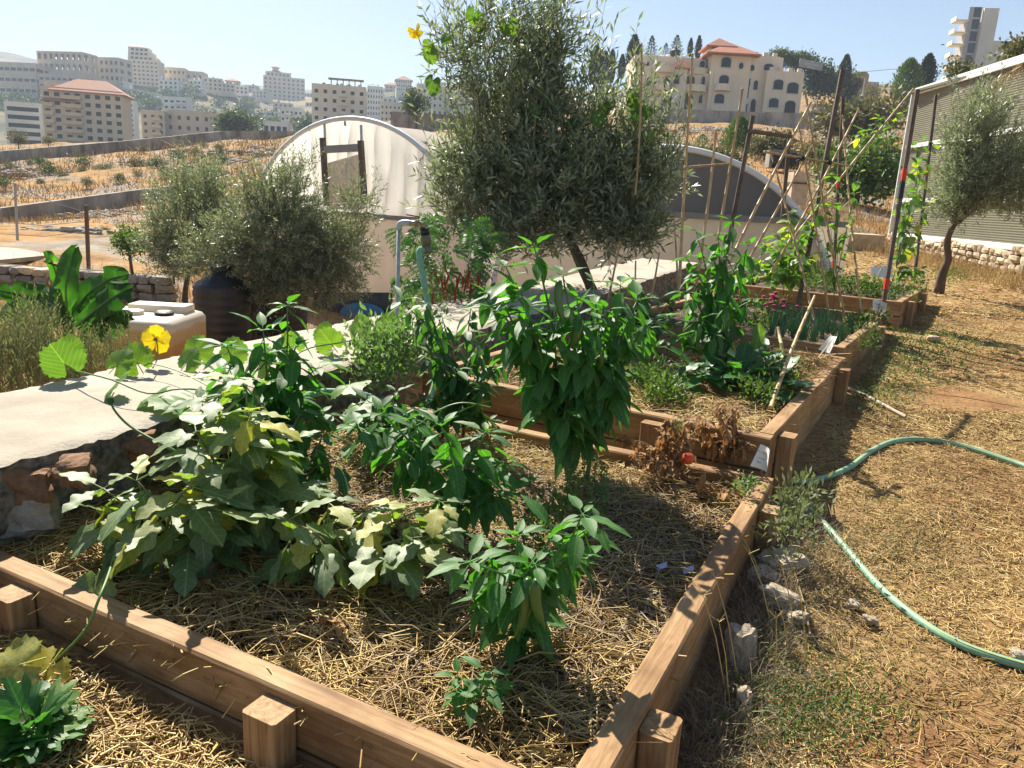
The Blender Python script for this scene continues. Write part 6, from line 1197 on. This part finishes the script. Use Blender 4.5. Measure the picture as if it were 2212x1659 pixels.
# gourd on the wall with its yellow flower
gw = thing('gourd_vine', onz(470, 830, .58), 'gourd vine with backlit lobed leaves trailing over the pale wall', 'vegetable plant'); m = MB()
vpts = [onz(x, y, .60 + (.02 if k % 2 else .05)) for k, (x, y) in enumerate([(560, 900), (470, 850), (390, 840), (320, 850), (240, 820), (160, 800)])]; m.tube(curve(vpts, 24), .004, 5); m.tube(curve([onz(480, 850, .6), onz(380, 800, .62), onz(300, 780, .62)], 10), .003, 5); m.tube(curve([onz(560, 860, .6), onz(650, 760, .68), onz(760, 735, .7), onz(830, 705, .74)], 16), .004, 5)
fl = at(338, 733, 4.1); m.tube(curve([onz(330, 795, .6), at(341, 770, 4.05), fl], 8), .0035, 5); m.build('stem', MT['greenstem'], gw, True)
for x, y, s, d in [(160, 790, .19, (-.2, -.3, .6)), (150, 775, .16, (.1, 0, 1)), (245, 815, .2, (.3, -.8, .15)), (235, 785, .17, (.5, .2, .6)), (330, 830, .2, (.2, -.9, .1)), (310, 785, .16, (-.4, .2, .5)), (390, 780, .15, (.4, .3, .7)), (430, 770, .17, (-.2, .3, .8)), (470, 800, .18, (.6, -.3, .4)), (500, 770, .17, (0, .3, .9)), (420, 850, .18, (-.5, -.6, .2)), (545, 790, .17, (.5, .1, .8)), (690, 730, .18, (.3, 0, .9)), (730, 740, .17, (-.4, -.2, .6)), (770, 715, .2, (.2, 0, 1)), (800, 725, .18, (.5, -.2, .7)), (640, 745, .15, (-.3, 0, .9)), (755, 800, .2, (.2, -.9, .0)), (780, 840, .2, (.1, -.9, -.2)), (740, 770, .18, (.0, -.8, .3)), (830, 700, .18, (.3, .2, .8))]:
    P = onz(x, y + 22, .57); leaf(gw, 'gourd', 'gourd', P, d, (uni(-.5, .2), -.75 + uni(-.3, .3), .6), s * uni(.9, 1.15))
for k in range(5): a = k * 1.257 + .2; leaf(gw, 'petal', 'yellow', fl, (math.cos(a), -.15, math.sin(a) * .8 + .1), (math.cos(a) * -.2, -1, .3), .085, 'petal')
MB().lathe(fl - Vector((0, .012, .008)), [(.006, 0), (.011, .008), (.006, .018)], 8).build('flower_centre', MT['calyx'], gw)
# vine climbing the central olive with one yellow flower
ov = thing('climbing_gourd', at(1250, 560, 8.1), 'bright green gourd vine climbing through the tall olive to a yellow flower', 'vegetable plant'); m = MB(); m.tube(curve([at(1260, 600, 8.1), at(1200, 430, 8.0), at(1240, 290, 8.0), at(1120, 150, 8.1), at(1040, 40, 8.1), at(925, 100, 8.1), at(900, 70, 8.1)], 30), .005, 5); m.build('stem', MT['greenstem'], ov, True)
for x, y, s in [(1092, 48, .24), (1030, 25, .2), (1040, 45, .2), (925, 112, .2), (930, 95, .16), (940, 170, .2), (945, 185, .2), (970, 80, .16), (1150, 230, .17), (1240, 260, .18), (1255, 245, .16), (1300, 250, .2), (1310, 235, .17), (1365, 215, .2), (1385, 240, .2), (1370, 200, .17), (1400, 235, .2), (1180, 370, .14), (1240, 350, .15), (1150, 240, .2), (1410, 290, .16), (1320, 220, .18), (1130, 470, .14), (1325, 440, .14)]:
    leaf(ov, 'gourd', 'gourd', at(x, y - 10, 8.25 + uni(-.2, .2)), (uni(-.5, .5), uni(-.3, .1), -.8), (uni(-.8, .8), -1, .3), s * .8)
P = at(898, 66, 8.1)
for k in range(5): a = k * 1.257; leaf(ov, 'petal', 'yellow', P, (math.cos(a) * .7, -.3, math.sin(a) * .7 - .5), (0, -1, .4), .085, 'petal')
# front left: gourd shoot over the plank, kale
gv = thing('gourd_shoot', onz(215, 1290, .3), 'gourd shoot hanging over the front plank with two dull leaves', 'vegetable plant'); m = MB(); m.tube(curve([onz(260, 1150, .35), at(238, 1230, 2.15), onz(215, 1290, .36), at(185, 1360, 1.98), onz(120, 1430, .15)], 20), .0045, 6); m.build('stem', MT['greenstem'], gv, True)
for x, y, s, d in [(135, 1400, .17, (-.35, -.5, -.6)), (100, 1420, .17, (-.8, -.2, -.2)), (215, 1230, .16, (-.1, -.4, -.8)), (245, 1225, .13, (.3, -.5, .4))]: leaf(gv, 'gourd', 'eggplant', onz(x, y, .22 if y > 1300 else .36), d, (-.2, -.7, .7), s)
kl = thing('mustard_plant', onz(70, 1640, .09), 'bright curly leaved mustard plant in the straw before the front plank', 'vegetable plant'); b0 = onz(70, 1640, .09)
MB().tube([b0 - Vector((0, 0, .02)), b0 + Vector((0, 0, .09))], [.012, .008], 6).build('stem', MT['greenstem'], kl)
for k in range(46): a = k * 2.4; e = uni(.0, 1.2); d = Vector((math.cos(a) * math.cos(e), math.sin(a) * math.cos(e), math.sin(e))); leaf(kl, 'kale', 'green' if k % 3 else 'gourd', b0 + Vector((0, 0, uni(.0, .1))), d, Vector((-d.x * d.z, -d.y * d.z, 1)), uni(.09, .16))
# flowering basil
for i, (x, y) in enumerate([(1240, 1010), (1262, 1000), (1285, 1020), (1300, 1035), (1225, 1040), (1310, 1050), (1250, 1060), (1275, 1070)]):
    b0 = onz(x, y + 75, SOIL); tp_ = at(x, y - 40, b0.y); t = thing('basil_plant', b0, 'pale flowering basil spike beside the tallest pepper stem', 'herb', 'basil spikes in the straw bed'); m = MB(); m.tube([b0, tp_], [.003, .0015], 4); m.build('stem', MT['greenstem'], t); c = np.array([tuple(b0.lerp(tp_, s)) for s in np.repeat(np.linspace(.3, 1, 12), 6)]); V, Fc = scatter(LEAF4, c, rdir(len(c)) * np.array([1, 1, .3]), rdir(len(c)) + np.array([0, 0, 1]), .018, .012); tag(np_mesh('whorls', V, Fc, MT['sage'], t), kind='stuff')
sg = thing('basil_bush', onz(1215, 1150, SOIL), 'low green basil leaves behind the small front pepper', 'herb'); crown('foliage', [pb(1190, 1120, 2.75, 60, 25, .12), pb(1150, 1150, 2.6, 50, 25, .1), pb(1250, 1090, 2.9, 40, 20, .1)], 500, .034, .02, MT['weed'], sg, .6)
# withered tomato plants
for bs, ts, lb, fr in [((1466, 1052), [(1420, 965), (1380, 975), (1440, 940), (1490, 930), (1505, 960), (1460, 985), (1395, 1000), (1480, 900), (1365, 990), (1350, 960), (1450, 900), (1510, 920)], 'withered brown tomato plant still carrying one red tomato', 1), ((1560, 1030), [(1520, 900), (1560, 890), (1590, 910), (1600, 950), (1540, 940), (1570, 970), (1620, 960), (1545, 880), (1580, 870), (1600, 880), (1530, 920)], 'withered brown tomato plant right of the one with fruit', 0)]:
    b0 = onz(bs[0], bs[1], SOIL); t = plant('tomato_plant', lb, 'vegetable plant', b0, tips(b0.y, .12, *ts), 'dead', 'deadleaf', 'brownstem', 15, (.045, .09), (.2, 1.5), .3, .006, 6, bush_=.8)
    if fr: fruit(t, 'tomato', at(1487, 978, b0.y - .14), 1.25)
for i, (x, y) in enumerate([(480, 1330), (520, 1290), (700, 1350), (620, 1300), (420, 1280), (1490, 1060), (1530, 1070), (1590, 1080), (1610, 1060), (1440, 1060)]):
    b0 = onz(x, y, SOIL + .02); t = thing('dead_leaf_heap', b0, 'curled heap of dead brown leaves ' + ('under the eggplants' if i < 5 else 'at the foot of the withered tomatoes'), 'dead leaves', 'dead leaf heaps under the eggplants' if i < 5 else 'dead leaf heaps by the tomatoes')
    for k in range(9): leaf(t, 'dead', 'deadleaf', b0 + Vector((uni(-.07, .07), uni(-.07, .07), uni(0, .03))), (uni(-1, 1), uni(-1, 1), uni(-.1, .5)), (uni(-.5, .5), uni(-.5, .5), 1), uni(.06, .1))
# little green parsley tuft, onion stalks, weeds by the bed corner
for lb, bl, n_, mt, lf in [('tiny bright parsley tuft among the dead tomato leaves', [pb(1608, 1045, 3.3, 16, 10, .03)], 120, 'gourd', .02), ('tall narrow leaved weed at the corner stake by the hose', [pb(1715, 1080, 3.2, 22, 35, .08), pb(1745, 1070, 3.2, 18, 45, .07), pb(1710, 1140, 3.0, 30, 40, .08)], 560, 'greyweed', .04), ('grey rosemary sprig against the timber front', [pb(1468, 925, 3.75, 8, 20, .03)], 160, 'greyweed', .025), ('small weed beside the second bed stake', [pb(1880, 735, 6.5, 14, 24, .08)], 200, 'weed', .04)]:
    c = bl[0]; t = thing('small_weed', c[:3], lb, 'weeds'); V_ = crown('foliage', bl, n_, lf, lf * .3 if 'parsley' not in lb else lf * .7, MT['sage'] if mt == 'gourd' else MT[mt], t, .7)
# mullein-like stalk with a dry bud reaching over the wall, curled tendrils
t = thing('bud_stalk', at(365, 968, 2.75), 'thin bare stalk ending in a dry bud above the wall', 'plant'); m = MB(); c = curve([at(400, 985, 2.75), at(340, 955, 2.75), at(280, 920, 2.8), at(250, 890, 2.8), at(238, 868, 2.8)], 14); m.tube(c, [.006 - .0002 * i for i in range(len(c))], 6); m.build('stem', MT['greenstem'], t, True); MB().lathe(c[-1] - Vector((0, 0, .01)), [(.006, 0), (.016, .012), (.012, .028), (.003, .034)], 7).build('bud', MT['darkpepper'], t)
for pts in [[(1060, 880), (1000, 870), (950, 885), (900, 920), (850, 935)], [(810, 880), (830, 960), (900, 940), (990, 890), (1040, 870), (1060, 866)]]:
    o = MB().tube(curve([at(x, y, 2.9) for x, y in pts], 20), .003, 5).build('tendril', MT['gourd']); tag(o, 'pale green vine tendril arching over the straw bed', 'vine', 'tendrils over the straw bed')
# ================================================================ poles and stakes
def pole(a, b, r, label, mat='bamboo', square=False, bands=(), group=None):
    a, b = Vector(a), Vector(b); t = thing('wooden_post' if square else 'bamboo_pole', a, label, 'post' if square else 'pole', group); m = MB()
    if square: m.bar(a, b, r * 1.5, r * 1.5, up=(0, 1, 0)).build('shaft', MT[mat], t)
    else:
        pts, rr = [], []; n_ = max(3, int((b - a).length / .16)); bend = Vector((uni(-1, 1), uni(-1, 1), 0)) * .012 * (b - a).length
        for i in range(n_ + 1):
            s = i / n_; p = a.lerp(b, s) + bend * math.sin(math.pi * s)
            for q, k in ((-.004, 1.0), (0, 1.22), (.004, 1.0)): pts.append(p + (b - a).normalized() * q); rr.append(r * (1 - .3 * s) * k)
        m.tube(pts, rr, 7).build('shaft', MT[mat], t, True)
    for s0, s1, mt in bands: MB().bar(a.lerp(b, s0), a.lerp(b, s1), r * 1.62, r * 1.62, up=(0, 1, 0)).build('tape_band', MT[mt], t)
    return t
def P2(x, y, z): return onz(x, y, z)
BP = 'bamboo pole of the bean frames among the raised beds'
for a, b, lb, r in [((1752, 221, 8.0), (1560, 600, 7.6), 'long bamboo leaning left across the bean frame', .014), ((1739, 196, 8.6), (1826, 696, 8.1), 'bamboo leaning right from the frame apex', .013), ((1662, 318, 8.2), (1767, 728, 7.35), 'bamboo tied at the left knot and standing in the onions', .012), ((1725, 265, 8.5), (1793, 698, 8.0), 'bamboo between the two knots of the long crossbar', .012), ((1820, 250, 9.2), (1860, 678, 8.3), 'straight bamboo at the right end of the crossbar', .012), ((1855, 236, 8.9), (1665, 590, 8.4), 'bamboo slanting down left from beside the post', .013), ((1973, 192, 9.5), (1690, 545, 9.0), 'longest bamboo slanting far right towards the shed', .013), ((1752, 318, 8.3), (1615, 565, 8.0), 'short bamboo slanting behind the left knot', .012),
                    ((1496, 117, 6.6), (1466, 640, 6.4), 'tall bamboo standing right of the olive crown', .012), ((1547, 280, 6.8), (1500, 640, 6.6), 'middle bamboo of the tied row by the olive', .012), ((1604, 192, 6.8), (1530, 640, 6.6), 'tall leaning bamboo of the tied row by the olive', .012), ((1339, 522, 7.0), (1305, 690, 6.9), 'short orange cane behind the tallest pepper', .010), ((1373, 564, 7.0), (1373, 690, 6.9), 'short upright cane behind the tallest pepper', .009), ((1424, 546, 7.2), (1406, 650, 7.1), 'short cane before the far end of the wall', .009), ((1456, 470, 7.2), (1466, 650, 7.0), 'short cane left of the tall dark pepper', .009), ((1386, 94, 8.0), (1372, 420, 7.9), 'thin brown rod rising from the olive crown', .011),
                    ((1760, 640, 5.4), (1665, 880, 4.35), 'slanting bamboo stake in the broccoli bed', .011), ((1681, 709, 5.6), (1695, 815, 5.2), 'short split stake beside the slanting one', .014), ((1158, 219, 8.2), (1150, 440, 8.2), 'brown rod in the middle of the olive crown', .010)]:
    pole(at(*b), at(*a), r * 1.18, lb)
for a, b, lb in [((1479, 362, 6.5), (1574, 354, 6.6), 'horizontal bamboo tied across the row by the olive'), ((1651, 328, 8.1), (1834, 358, 8.6), 'long horizontal bamboo crossbar of the bean frame')]: pole(at(*a), at(*b), .013, lb)
pole(at(1617, 283, 6.7), at(1708, 295, 7.4), .022, 'dark rough wooden bar joining two stakes', 'darkwood', True)
for a, b, lb, r, bands in [((1820, 150, 9.6), (1724, 660, 8.9), 'tall dark leaning square post at the far left of the frames', .03, ()), ((1821, 210, 10.8), (1800, 600, 10.4), 'dark square post with red tape low on its shaft', .026, ((.06, .12, 'red'), (.5, .54, 'red'))), ((1982, 194, 9.0), (1907, 662, 8.6), 'tall square post with red and navy tape bands by the white card', .028, ((.08, .13, 'red'), (.5, .58, 'navy'), (.585, .64, 'red'))), ((2022, 205, 12.0), (1975, 600, 11.2), 'thin dark post with red tape beside the young olive', .026, ((.55, .6, 'red'), (.72, .74, 'navy'))), ((1626, 251, 6.8), (1550, 645, 6.5), 'dark square stake leaning behind the tall dark pepper', .022, ()), ((1706, 285, 8.6), (1690, 470, 8.6), 'short dark stake behind the left knot', .024, ())]:
    pole(at(*b), at(*a), r, lb, 'darkwood', True, bands)
for x, y, Y in [(1672, 358, 8.05), (1734, 343, 8.25), (1792, 352, 8.35)]:
    c = at(x, y, Y); m = MB()
    for k in range(6): d = Vector((uni(-1, 1), uni(-.3, .3), uni(-1, 1))).normalized() * .07; m.tube([c - d * .3, c + d], .003, 4)
    m.lathe(c - Vector((0, 0, .02)), [(.02, 0), (.026, .015), (.026, .03), (.02, .045)], 8); tag(m.build('cord_knot', MT['black']), 'dark cord knot tying the bamboo crossbar', 'cord', 'cord knots on the bean frame')
# cards on sticks
def card(label, c, w_, h_, ex, tilt, stick, txt):
    t = thing('plant_card', stick, label, 'sign'); ex = Vector(ex).normalized(); up = Vector((0, 0, 1)) + Vector(tilt); up.normalize(); nrm = ex.cross(up); m = MB(); k = 8; V = []
    for i in range(k + 1):
        for j in range(5):
            a, b = i / k - .5, j / 4 - .5; V.append(c + ex * a * w_ + up * b * h_ + nrm * (-.02 * math.cos(a * 3) + .015 * b * a * 4))
    m.add(V, [(i * 5 + j, (i + 1) * 5 + j, (i + 1) * 5 + j + 1, i * 5 + j + 1) for i in range(k) for j in range(4)]); m.build('sheet', MT['paper'], t, True)
    for q, (dx, dz, ww) in enumerate(txt):
        m = MB(); pts = [c + ex * (dx + ww * (s / 8 - .5)) * w_ + up * (dz + uni(-.05, .05)) * h_ + nrm * .006 for s in range(9)]; m.tube(pts, .0016 * (w_ / .12), 4); m.build('handwriting', MT['ink'], t)
    MB().tube([Vector(stick), c + nrm * -.012 + up * h_ * .3], .006, 6).build('stick', MT['bamboo'], t)
c_ = at(1645, 990, 3.42); card('tilted white paper card at the back corner of the straw bed', c_, .075, .11, (.55, -.8, -.1), (.15, 0, 0), onz(1640, 1040, SOIL), [(-.1, .25, .5), (.1, 0, .5), (-.05, -.2, .3)])
c_ = at(1900, 662, 8.5); card('white paper card fixed at the front of the farthest bed', c_, .15, .12, (.95, -.3, -.25), (-.05, 0, 0), at(1893, 700, 8.5), [(-.05, .1, .7), (.05, -.12, .6)])
c_ = at(1790, 742, 5.95); card('pale card on a short stick at the corner of the broccoli bed', c_, .10, .14, (.35, -.9, 0), (.45, 0, 0), at(1755, 789, 5.6), [])
c_ = at(1905, 586, 10.4); card('grey card lying among the greens of the farthest bed', c_, .26, .16, (.9, -.3, .1), (0, .6, 0), at(1890, 605, 10.3), [])
# ================================================================ tap, hoses, stones, bits
pb_ = at(856, 775, 4.75); pt_ = at(856, 484, 4.75); tp0 = thing('water_tap', (pb_.x, pb_.y, GZ(pb_.x, pb_.y)), 'galvanised standpipe with a red handled valve and hose connector beside the wall', 'tap'); top = Vector((pb_.x, 4.75, pt_.z)); R_ = .0125
MB().tube([Vector((pb_.x, 4.75, .1)), top - Vector((0, 0, .02))], R_, 12).build('pipe', MT['galv'], tp0, True)
e2 = top + Vector((.075, -.02, .01)); MB().tube(curve([top - Vector((0, 0, .035)), top + Vector((.006, 0, .0)), top + Vector((.04, -.01, .012)), e2], 12), .019, 12).build('elbow', MT['galv'], tp0, True)
m = MB(); m.tube([e2 - Vector((.005, 0, 0)), e2 + Vector((.05, -.005, 0))], .019, 10); m.tube([e2 + Vector((.045, -.005, 0)), e2 + Vector((.085, -.012, -.02))], .022, 10); m.build('valve', plain('brass', (.35, .27, .15), .4, .8), tp0, True)
MB().bar(e2 + Vector((-.03, 0, .05)), e2 + Vector((.055, 0, .04)), .014, .008).build('handle', plain('rusty_red', (.28, .05, .03), .5), tp0)
c0 = e2 + Vector((.085, -.015, -.025)); dn = Vector((.14, 0, -1)).normalized(); MB().tube([c0, c0 + dn * .04], .027, 12).build('collar', MT['black'], tp0, True)
m = MB(); m.tube([c0 + dn * .04, c0 + dn * .09], .033, 12); m.tube([c0 + dn * .09, c0 + dn * .105], .027, 12); m.tube([c0 + dn * .105, c0 + dn * .15], .036, 12); m.build('connector', plain('olive_plastic', (.15, .15, .09), .5), tp0, True)
def hose(label, pts, r=.0155, group=None):
    c = curve(pts, 60); t = thing('garden_hose', c[0], label, 'hose', group); MB().tube(c, r, 10).build('tube', MT['hose'], t, True)
    st2 = [p + Vector((-.25, -.45, .86)).normalized() * r * 1.0 for p in c]; MB().tube(st2, .0022, 5).build('stripe', MT['yellowline'], t, True); return t
hose('green hose dropping from the tap connector behind the chillies', [c0 + dn * .14, at(905, 545, 4.66), at(918, 620, 4.6), at(930, 690, 4.55), at(945, 800, 4.4), at(900, 900, 4.1), at(800, 858, 3.95), at(740, 848, 3.9), at(680, 850, 3.85), at(600, 880, 3.7)], .019)
gz_ = lambda x, y: (lambda p: Vector((p.x, p.y, GZ(p.x, p.y) + .018)))(onz(x, y, g(onz(x, y, .05).y) + .02))
hose('green hose curving behind the bed corner across the path to the right', [gz_(x, y) for x, y in [(1655, 1038), (1690, 1034), (1760, 1031), (1830, 1012), (1885, 972), (1935, 948), (2000, 942), (2080, 955), (2212, 1000), (2330, 1050)]] + [Vector((x, y, GZ(x, y) + .018)) for x, y in ((4.1, 3.6), (5.0, 2.9), (6.2, 2.9))], .017)
hose('green yellow striped hose sweeping along the path towards the front', [gz_(x, y) for x, y in [(1690, 1062), (1705, 1072), (1755, 1100), (1800, 1142), (1850, 1197), (1900, 1253), (1960, 1310), (2030, 1363), (2110, 1405), (2212, 1440), (2330, 1470)]] + [Vector((x, y, GZ(x, y) + .018)) for x, y in ((2.3, 1.9), (3.0, 1.5), (4.2, 1.5))], .0165)
pp = [gz_(1815, 822), gz_(1880, 850), gz_(1958, 893)]; tag(MB().tube(curve([p + Vector((0, 0, .01)) for p in pp], 12), .013, 8).build('white_pipe', MT['whitestone']), 'dirty white plastic pipe lying on the path beside the second bed', 'pipe')
for x, y, sx_, k, lb in [(1595, 1420, .19, 'whitestone', 'large pale angular stone standing by the nearest bed'), (1648, 1245, .12, 'whitestone', 'white broken stone in the weeds beside the plank'), (1690, 1215, .17, 'whitestone', 'flat brownish white stone behind the weed'), (1685, 1298, .16, 'whitestone', 'pale stone half buried under dry weeds'), (1700, 1325, .05, 'whitestone', 'small white stone chip below the half buried stone'), (1722, 1335, .08, 'stone', 'small tan stone next to the white chip'), (1606, 1525, .09, 'stone', 'flat tan stone below the large angular stone'), (1880, 1340, .05, 'stone', 'small tan pebble on the path under the hose'), (1845, 1300, .05, 'stone', 'pinkish pebble on the bare path'), (2020, 715, .12, 'stone', 'tan stone on the path beside the onion bed'), (2205, 1420, .06, 'whitestone', 'white pebble next to the hose at the path edge'), (1760, 1015, .03, 'redstone', 'reddish pebble behind the hose bend')]:
    p = gz_(x, y); big = 'angular' in lb and 'large' in lb
    o = put(random.choice(RV[k]), None, p + Vector((0, 0, sx_ * .12)), (sx_ * (.55 if big else 1), sx_ * (.6 if big else .8), sx_ * (.95 if big else .5)), (1, uni(-.5, .5), 0), name='stone', tilt=.35); tag(o, lb, 'stone')
b0 = onz(45, 1060, .25)
for x, y, s, k, lb in [(55, 1045, .17, 'redstone', 'rust brown stone wedged under the wall coping'), (165, 1015, .12, 'redstone', 'small orange stone under the wall coping'), (60, 1110, .2, 'greystone', 'grey boulder leaning at the foot of the wall'), (310, 960, .14, 'redstone', 'reddish stone below the wall behind the eggplant')]:
    o = put(random.choice(RV[k]), None, at(x, y, 2.62 if x < 250 else 3.05), (s, s, s * .8), (1, .4, 0), name='stone', tilt=.3); tag(o, lb, 'stone')
for x, y, lb in [(1420, 1232, 'scrap of lilac paper on the straw'), (1478, 1240, 'scrap of pale blue plastic on the grey straw')]:
    p = onz(x, y, SOIL + .05); m = MB(); m.add([p, p + Vector((.035, .01, .01)), p + Vector((.04, .035, .02)), p + Vector((.0, .03, .005))], [(0, 1, 2, 3)]); tag(m.build('litter_scrap', plain('lilac_plastic', (.35, .34, .5), .5)), lb, 'litter')
for pts, r, lb in [([(1345, 1560), (1370, 1500), (1368, 1440)], .006, 'grey broken twig on the straw near the right plank'), ([(1780, 1030), (1795, 1080), (1800, 1120)], .005, 'thin dry stalk crossing the hose'), ([(1600, 1010), (1660, 1060), (1760, 1035)], .003, 'dry stem across the bed corner'), ([(250, 1590), (330, 1659)], .008, 'yellow cane end lying in the front straw'), ([(1605, 1140), (1690, 1180), (1730, 1280), (1750, 1370)], .004, 'long dry stalk falling over the right plank')]:
    m = MB(); m.tube(curve([onz(x, y, (SOIL + .06) if x < 1640 and y > 1040 and x > 1300 else GZ(0, 2.5) + .05) for x, y in pts], 10), r, 5); tag(m.build('dry_stick', MT['drystem']), lb, 'stick')
# dry seed stalks along the right plank
for i in range(10):
    b0 = onz(uni(1500, 1640), uni(1250, 1560), .03)
    if in_bed(b0.x, b0.y): b0 = b0 + Vector((.25, 0, 0))
    t = thing('dry_stalk', b0, 'thin dry seed stalk leaning against the right plank', 'grass', 'dry stalks by the right plank'); m = MB(); a = uni(2.2, 4.2); tip = b0 + Vector((math.cos(a) * .12, math.sin(a) * .1, uni(.2, .38))); m.tube([b0, (b0 + tip) / 2 + Vector((0, 0, .03)), tip], [.0022, .0018, .001], 4)
    for k in range(5): m.tube([tip, tip + Vector((uni(-.03, .03), uni(-.03, .03), uni(.0, .03)))], .0009, 3)
    m.build('stalk', MT['straw'], t)

# dry and green weed tangle between the right plank and the stones
L, wd, ln, zs, U, Vv = BEDS[0]; P = []
for _ in range(4200):
    q = L(wd + .03 + abs(random.gauss(0, .17)), uni(-.35, ln + .1), 0); P.append((q.x, q.y, GZ(q.x, q.y)))
P = np.array(P); N = len(P); tip = P + np.concatenate([rng.normal(0, .06, (N, 2)), rng.uniform(.01, .11, (N, 1))], 1); V, Fc = strands(P, (P + tip) / 2 + rng.normal(0, .012, (N, 3)), tip, .0013, .4); tag(np_mesh('dry_weeds', V, Fc, MT['greystraw']), 'tangle of dry brown weeds along the right plank', 'weeds', kind='stuff')
k = rng.permutation(N)[:1700]; V, Fc = scatter(LEAF4, P[k] + rng.uniform(0, 1, (len(k), 1)) * (tip[k] - P[k]), rdir(len(k)) + np.array([0, 0, .5]), rdir(len(k)) + np.array([0, 0, 1]), .014 * rng.uniform(.5, 1.5, len(k)), .006); tag(np_mesh('weed_leaves', V, Fc, MT['greyweed']), 'small grey green weed leaves along the right plank', 'weeds', kind='stuff')

# ---------------------------------------------------------------- air between here and the far slopes
zlo = float(TZ.min()) - 1.0
hz = MB().box((0, 1460, (zlo + 190) / 2), (7200, 3200, 190 - zlo)).build('haze', None)
m = bpy.data.materials.new('hazy_air'); m.use_nodes = True; t = m.node_tree; t.nodes.clear(); o_ = t.nodes.new('ShaderNodeOutputMaterial'); pv = t.nodes.new('ShaderNodeVolumePrincipled')
pv.inputs['Color'].default_value = (0.70, 0.83, 1.0, 1); pv.inputs['Density'].default_value = 0.00042; pv.inputs['Anisotropy'].default_value = 0.0
t.links.new(pv.outputs[0], o_.inputs['Volume']); hz.data.materials.append(m); tag(hz, 'pale blue haze hanging over the town', 'haze', kind='stuff')
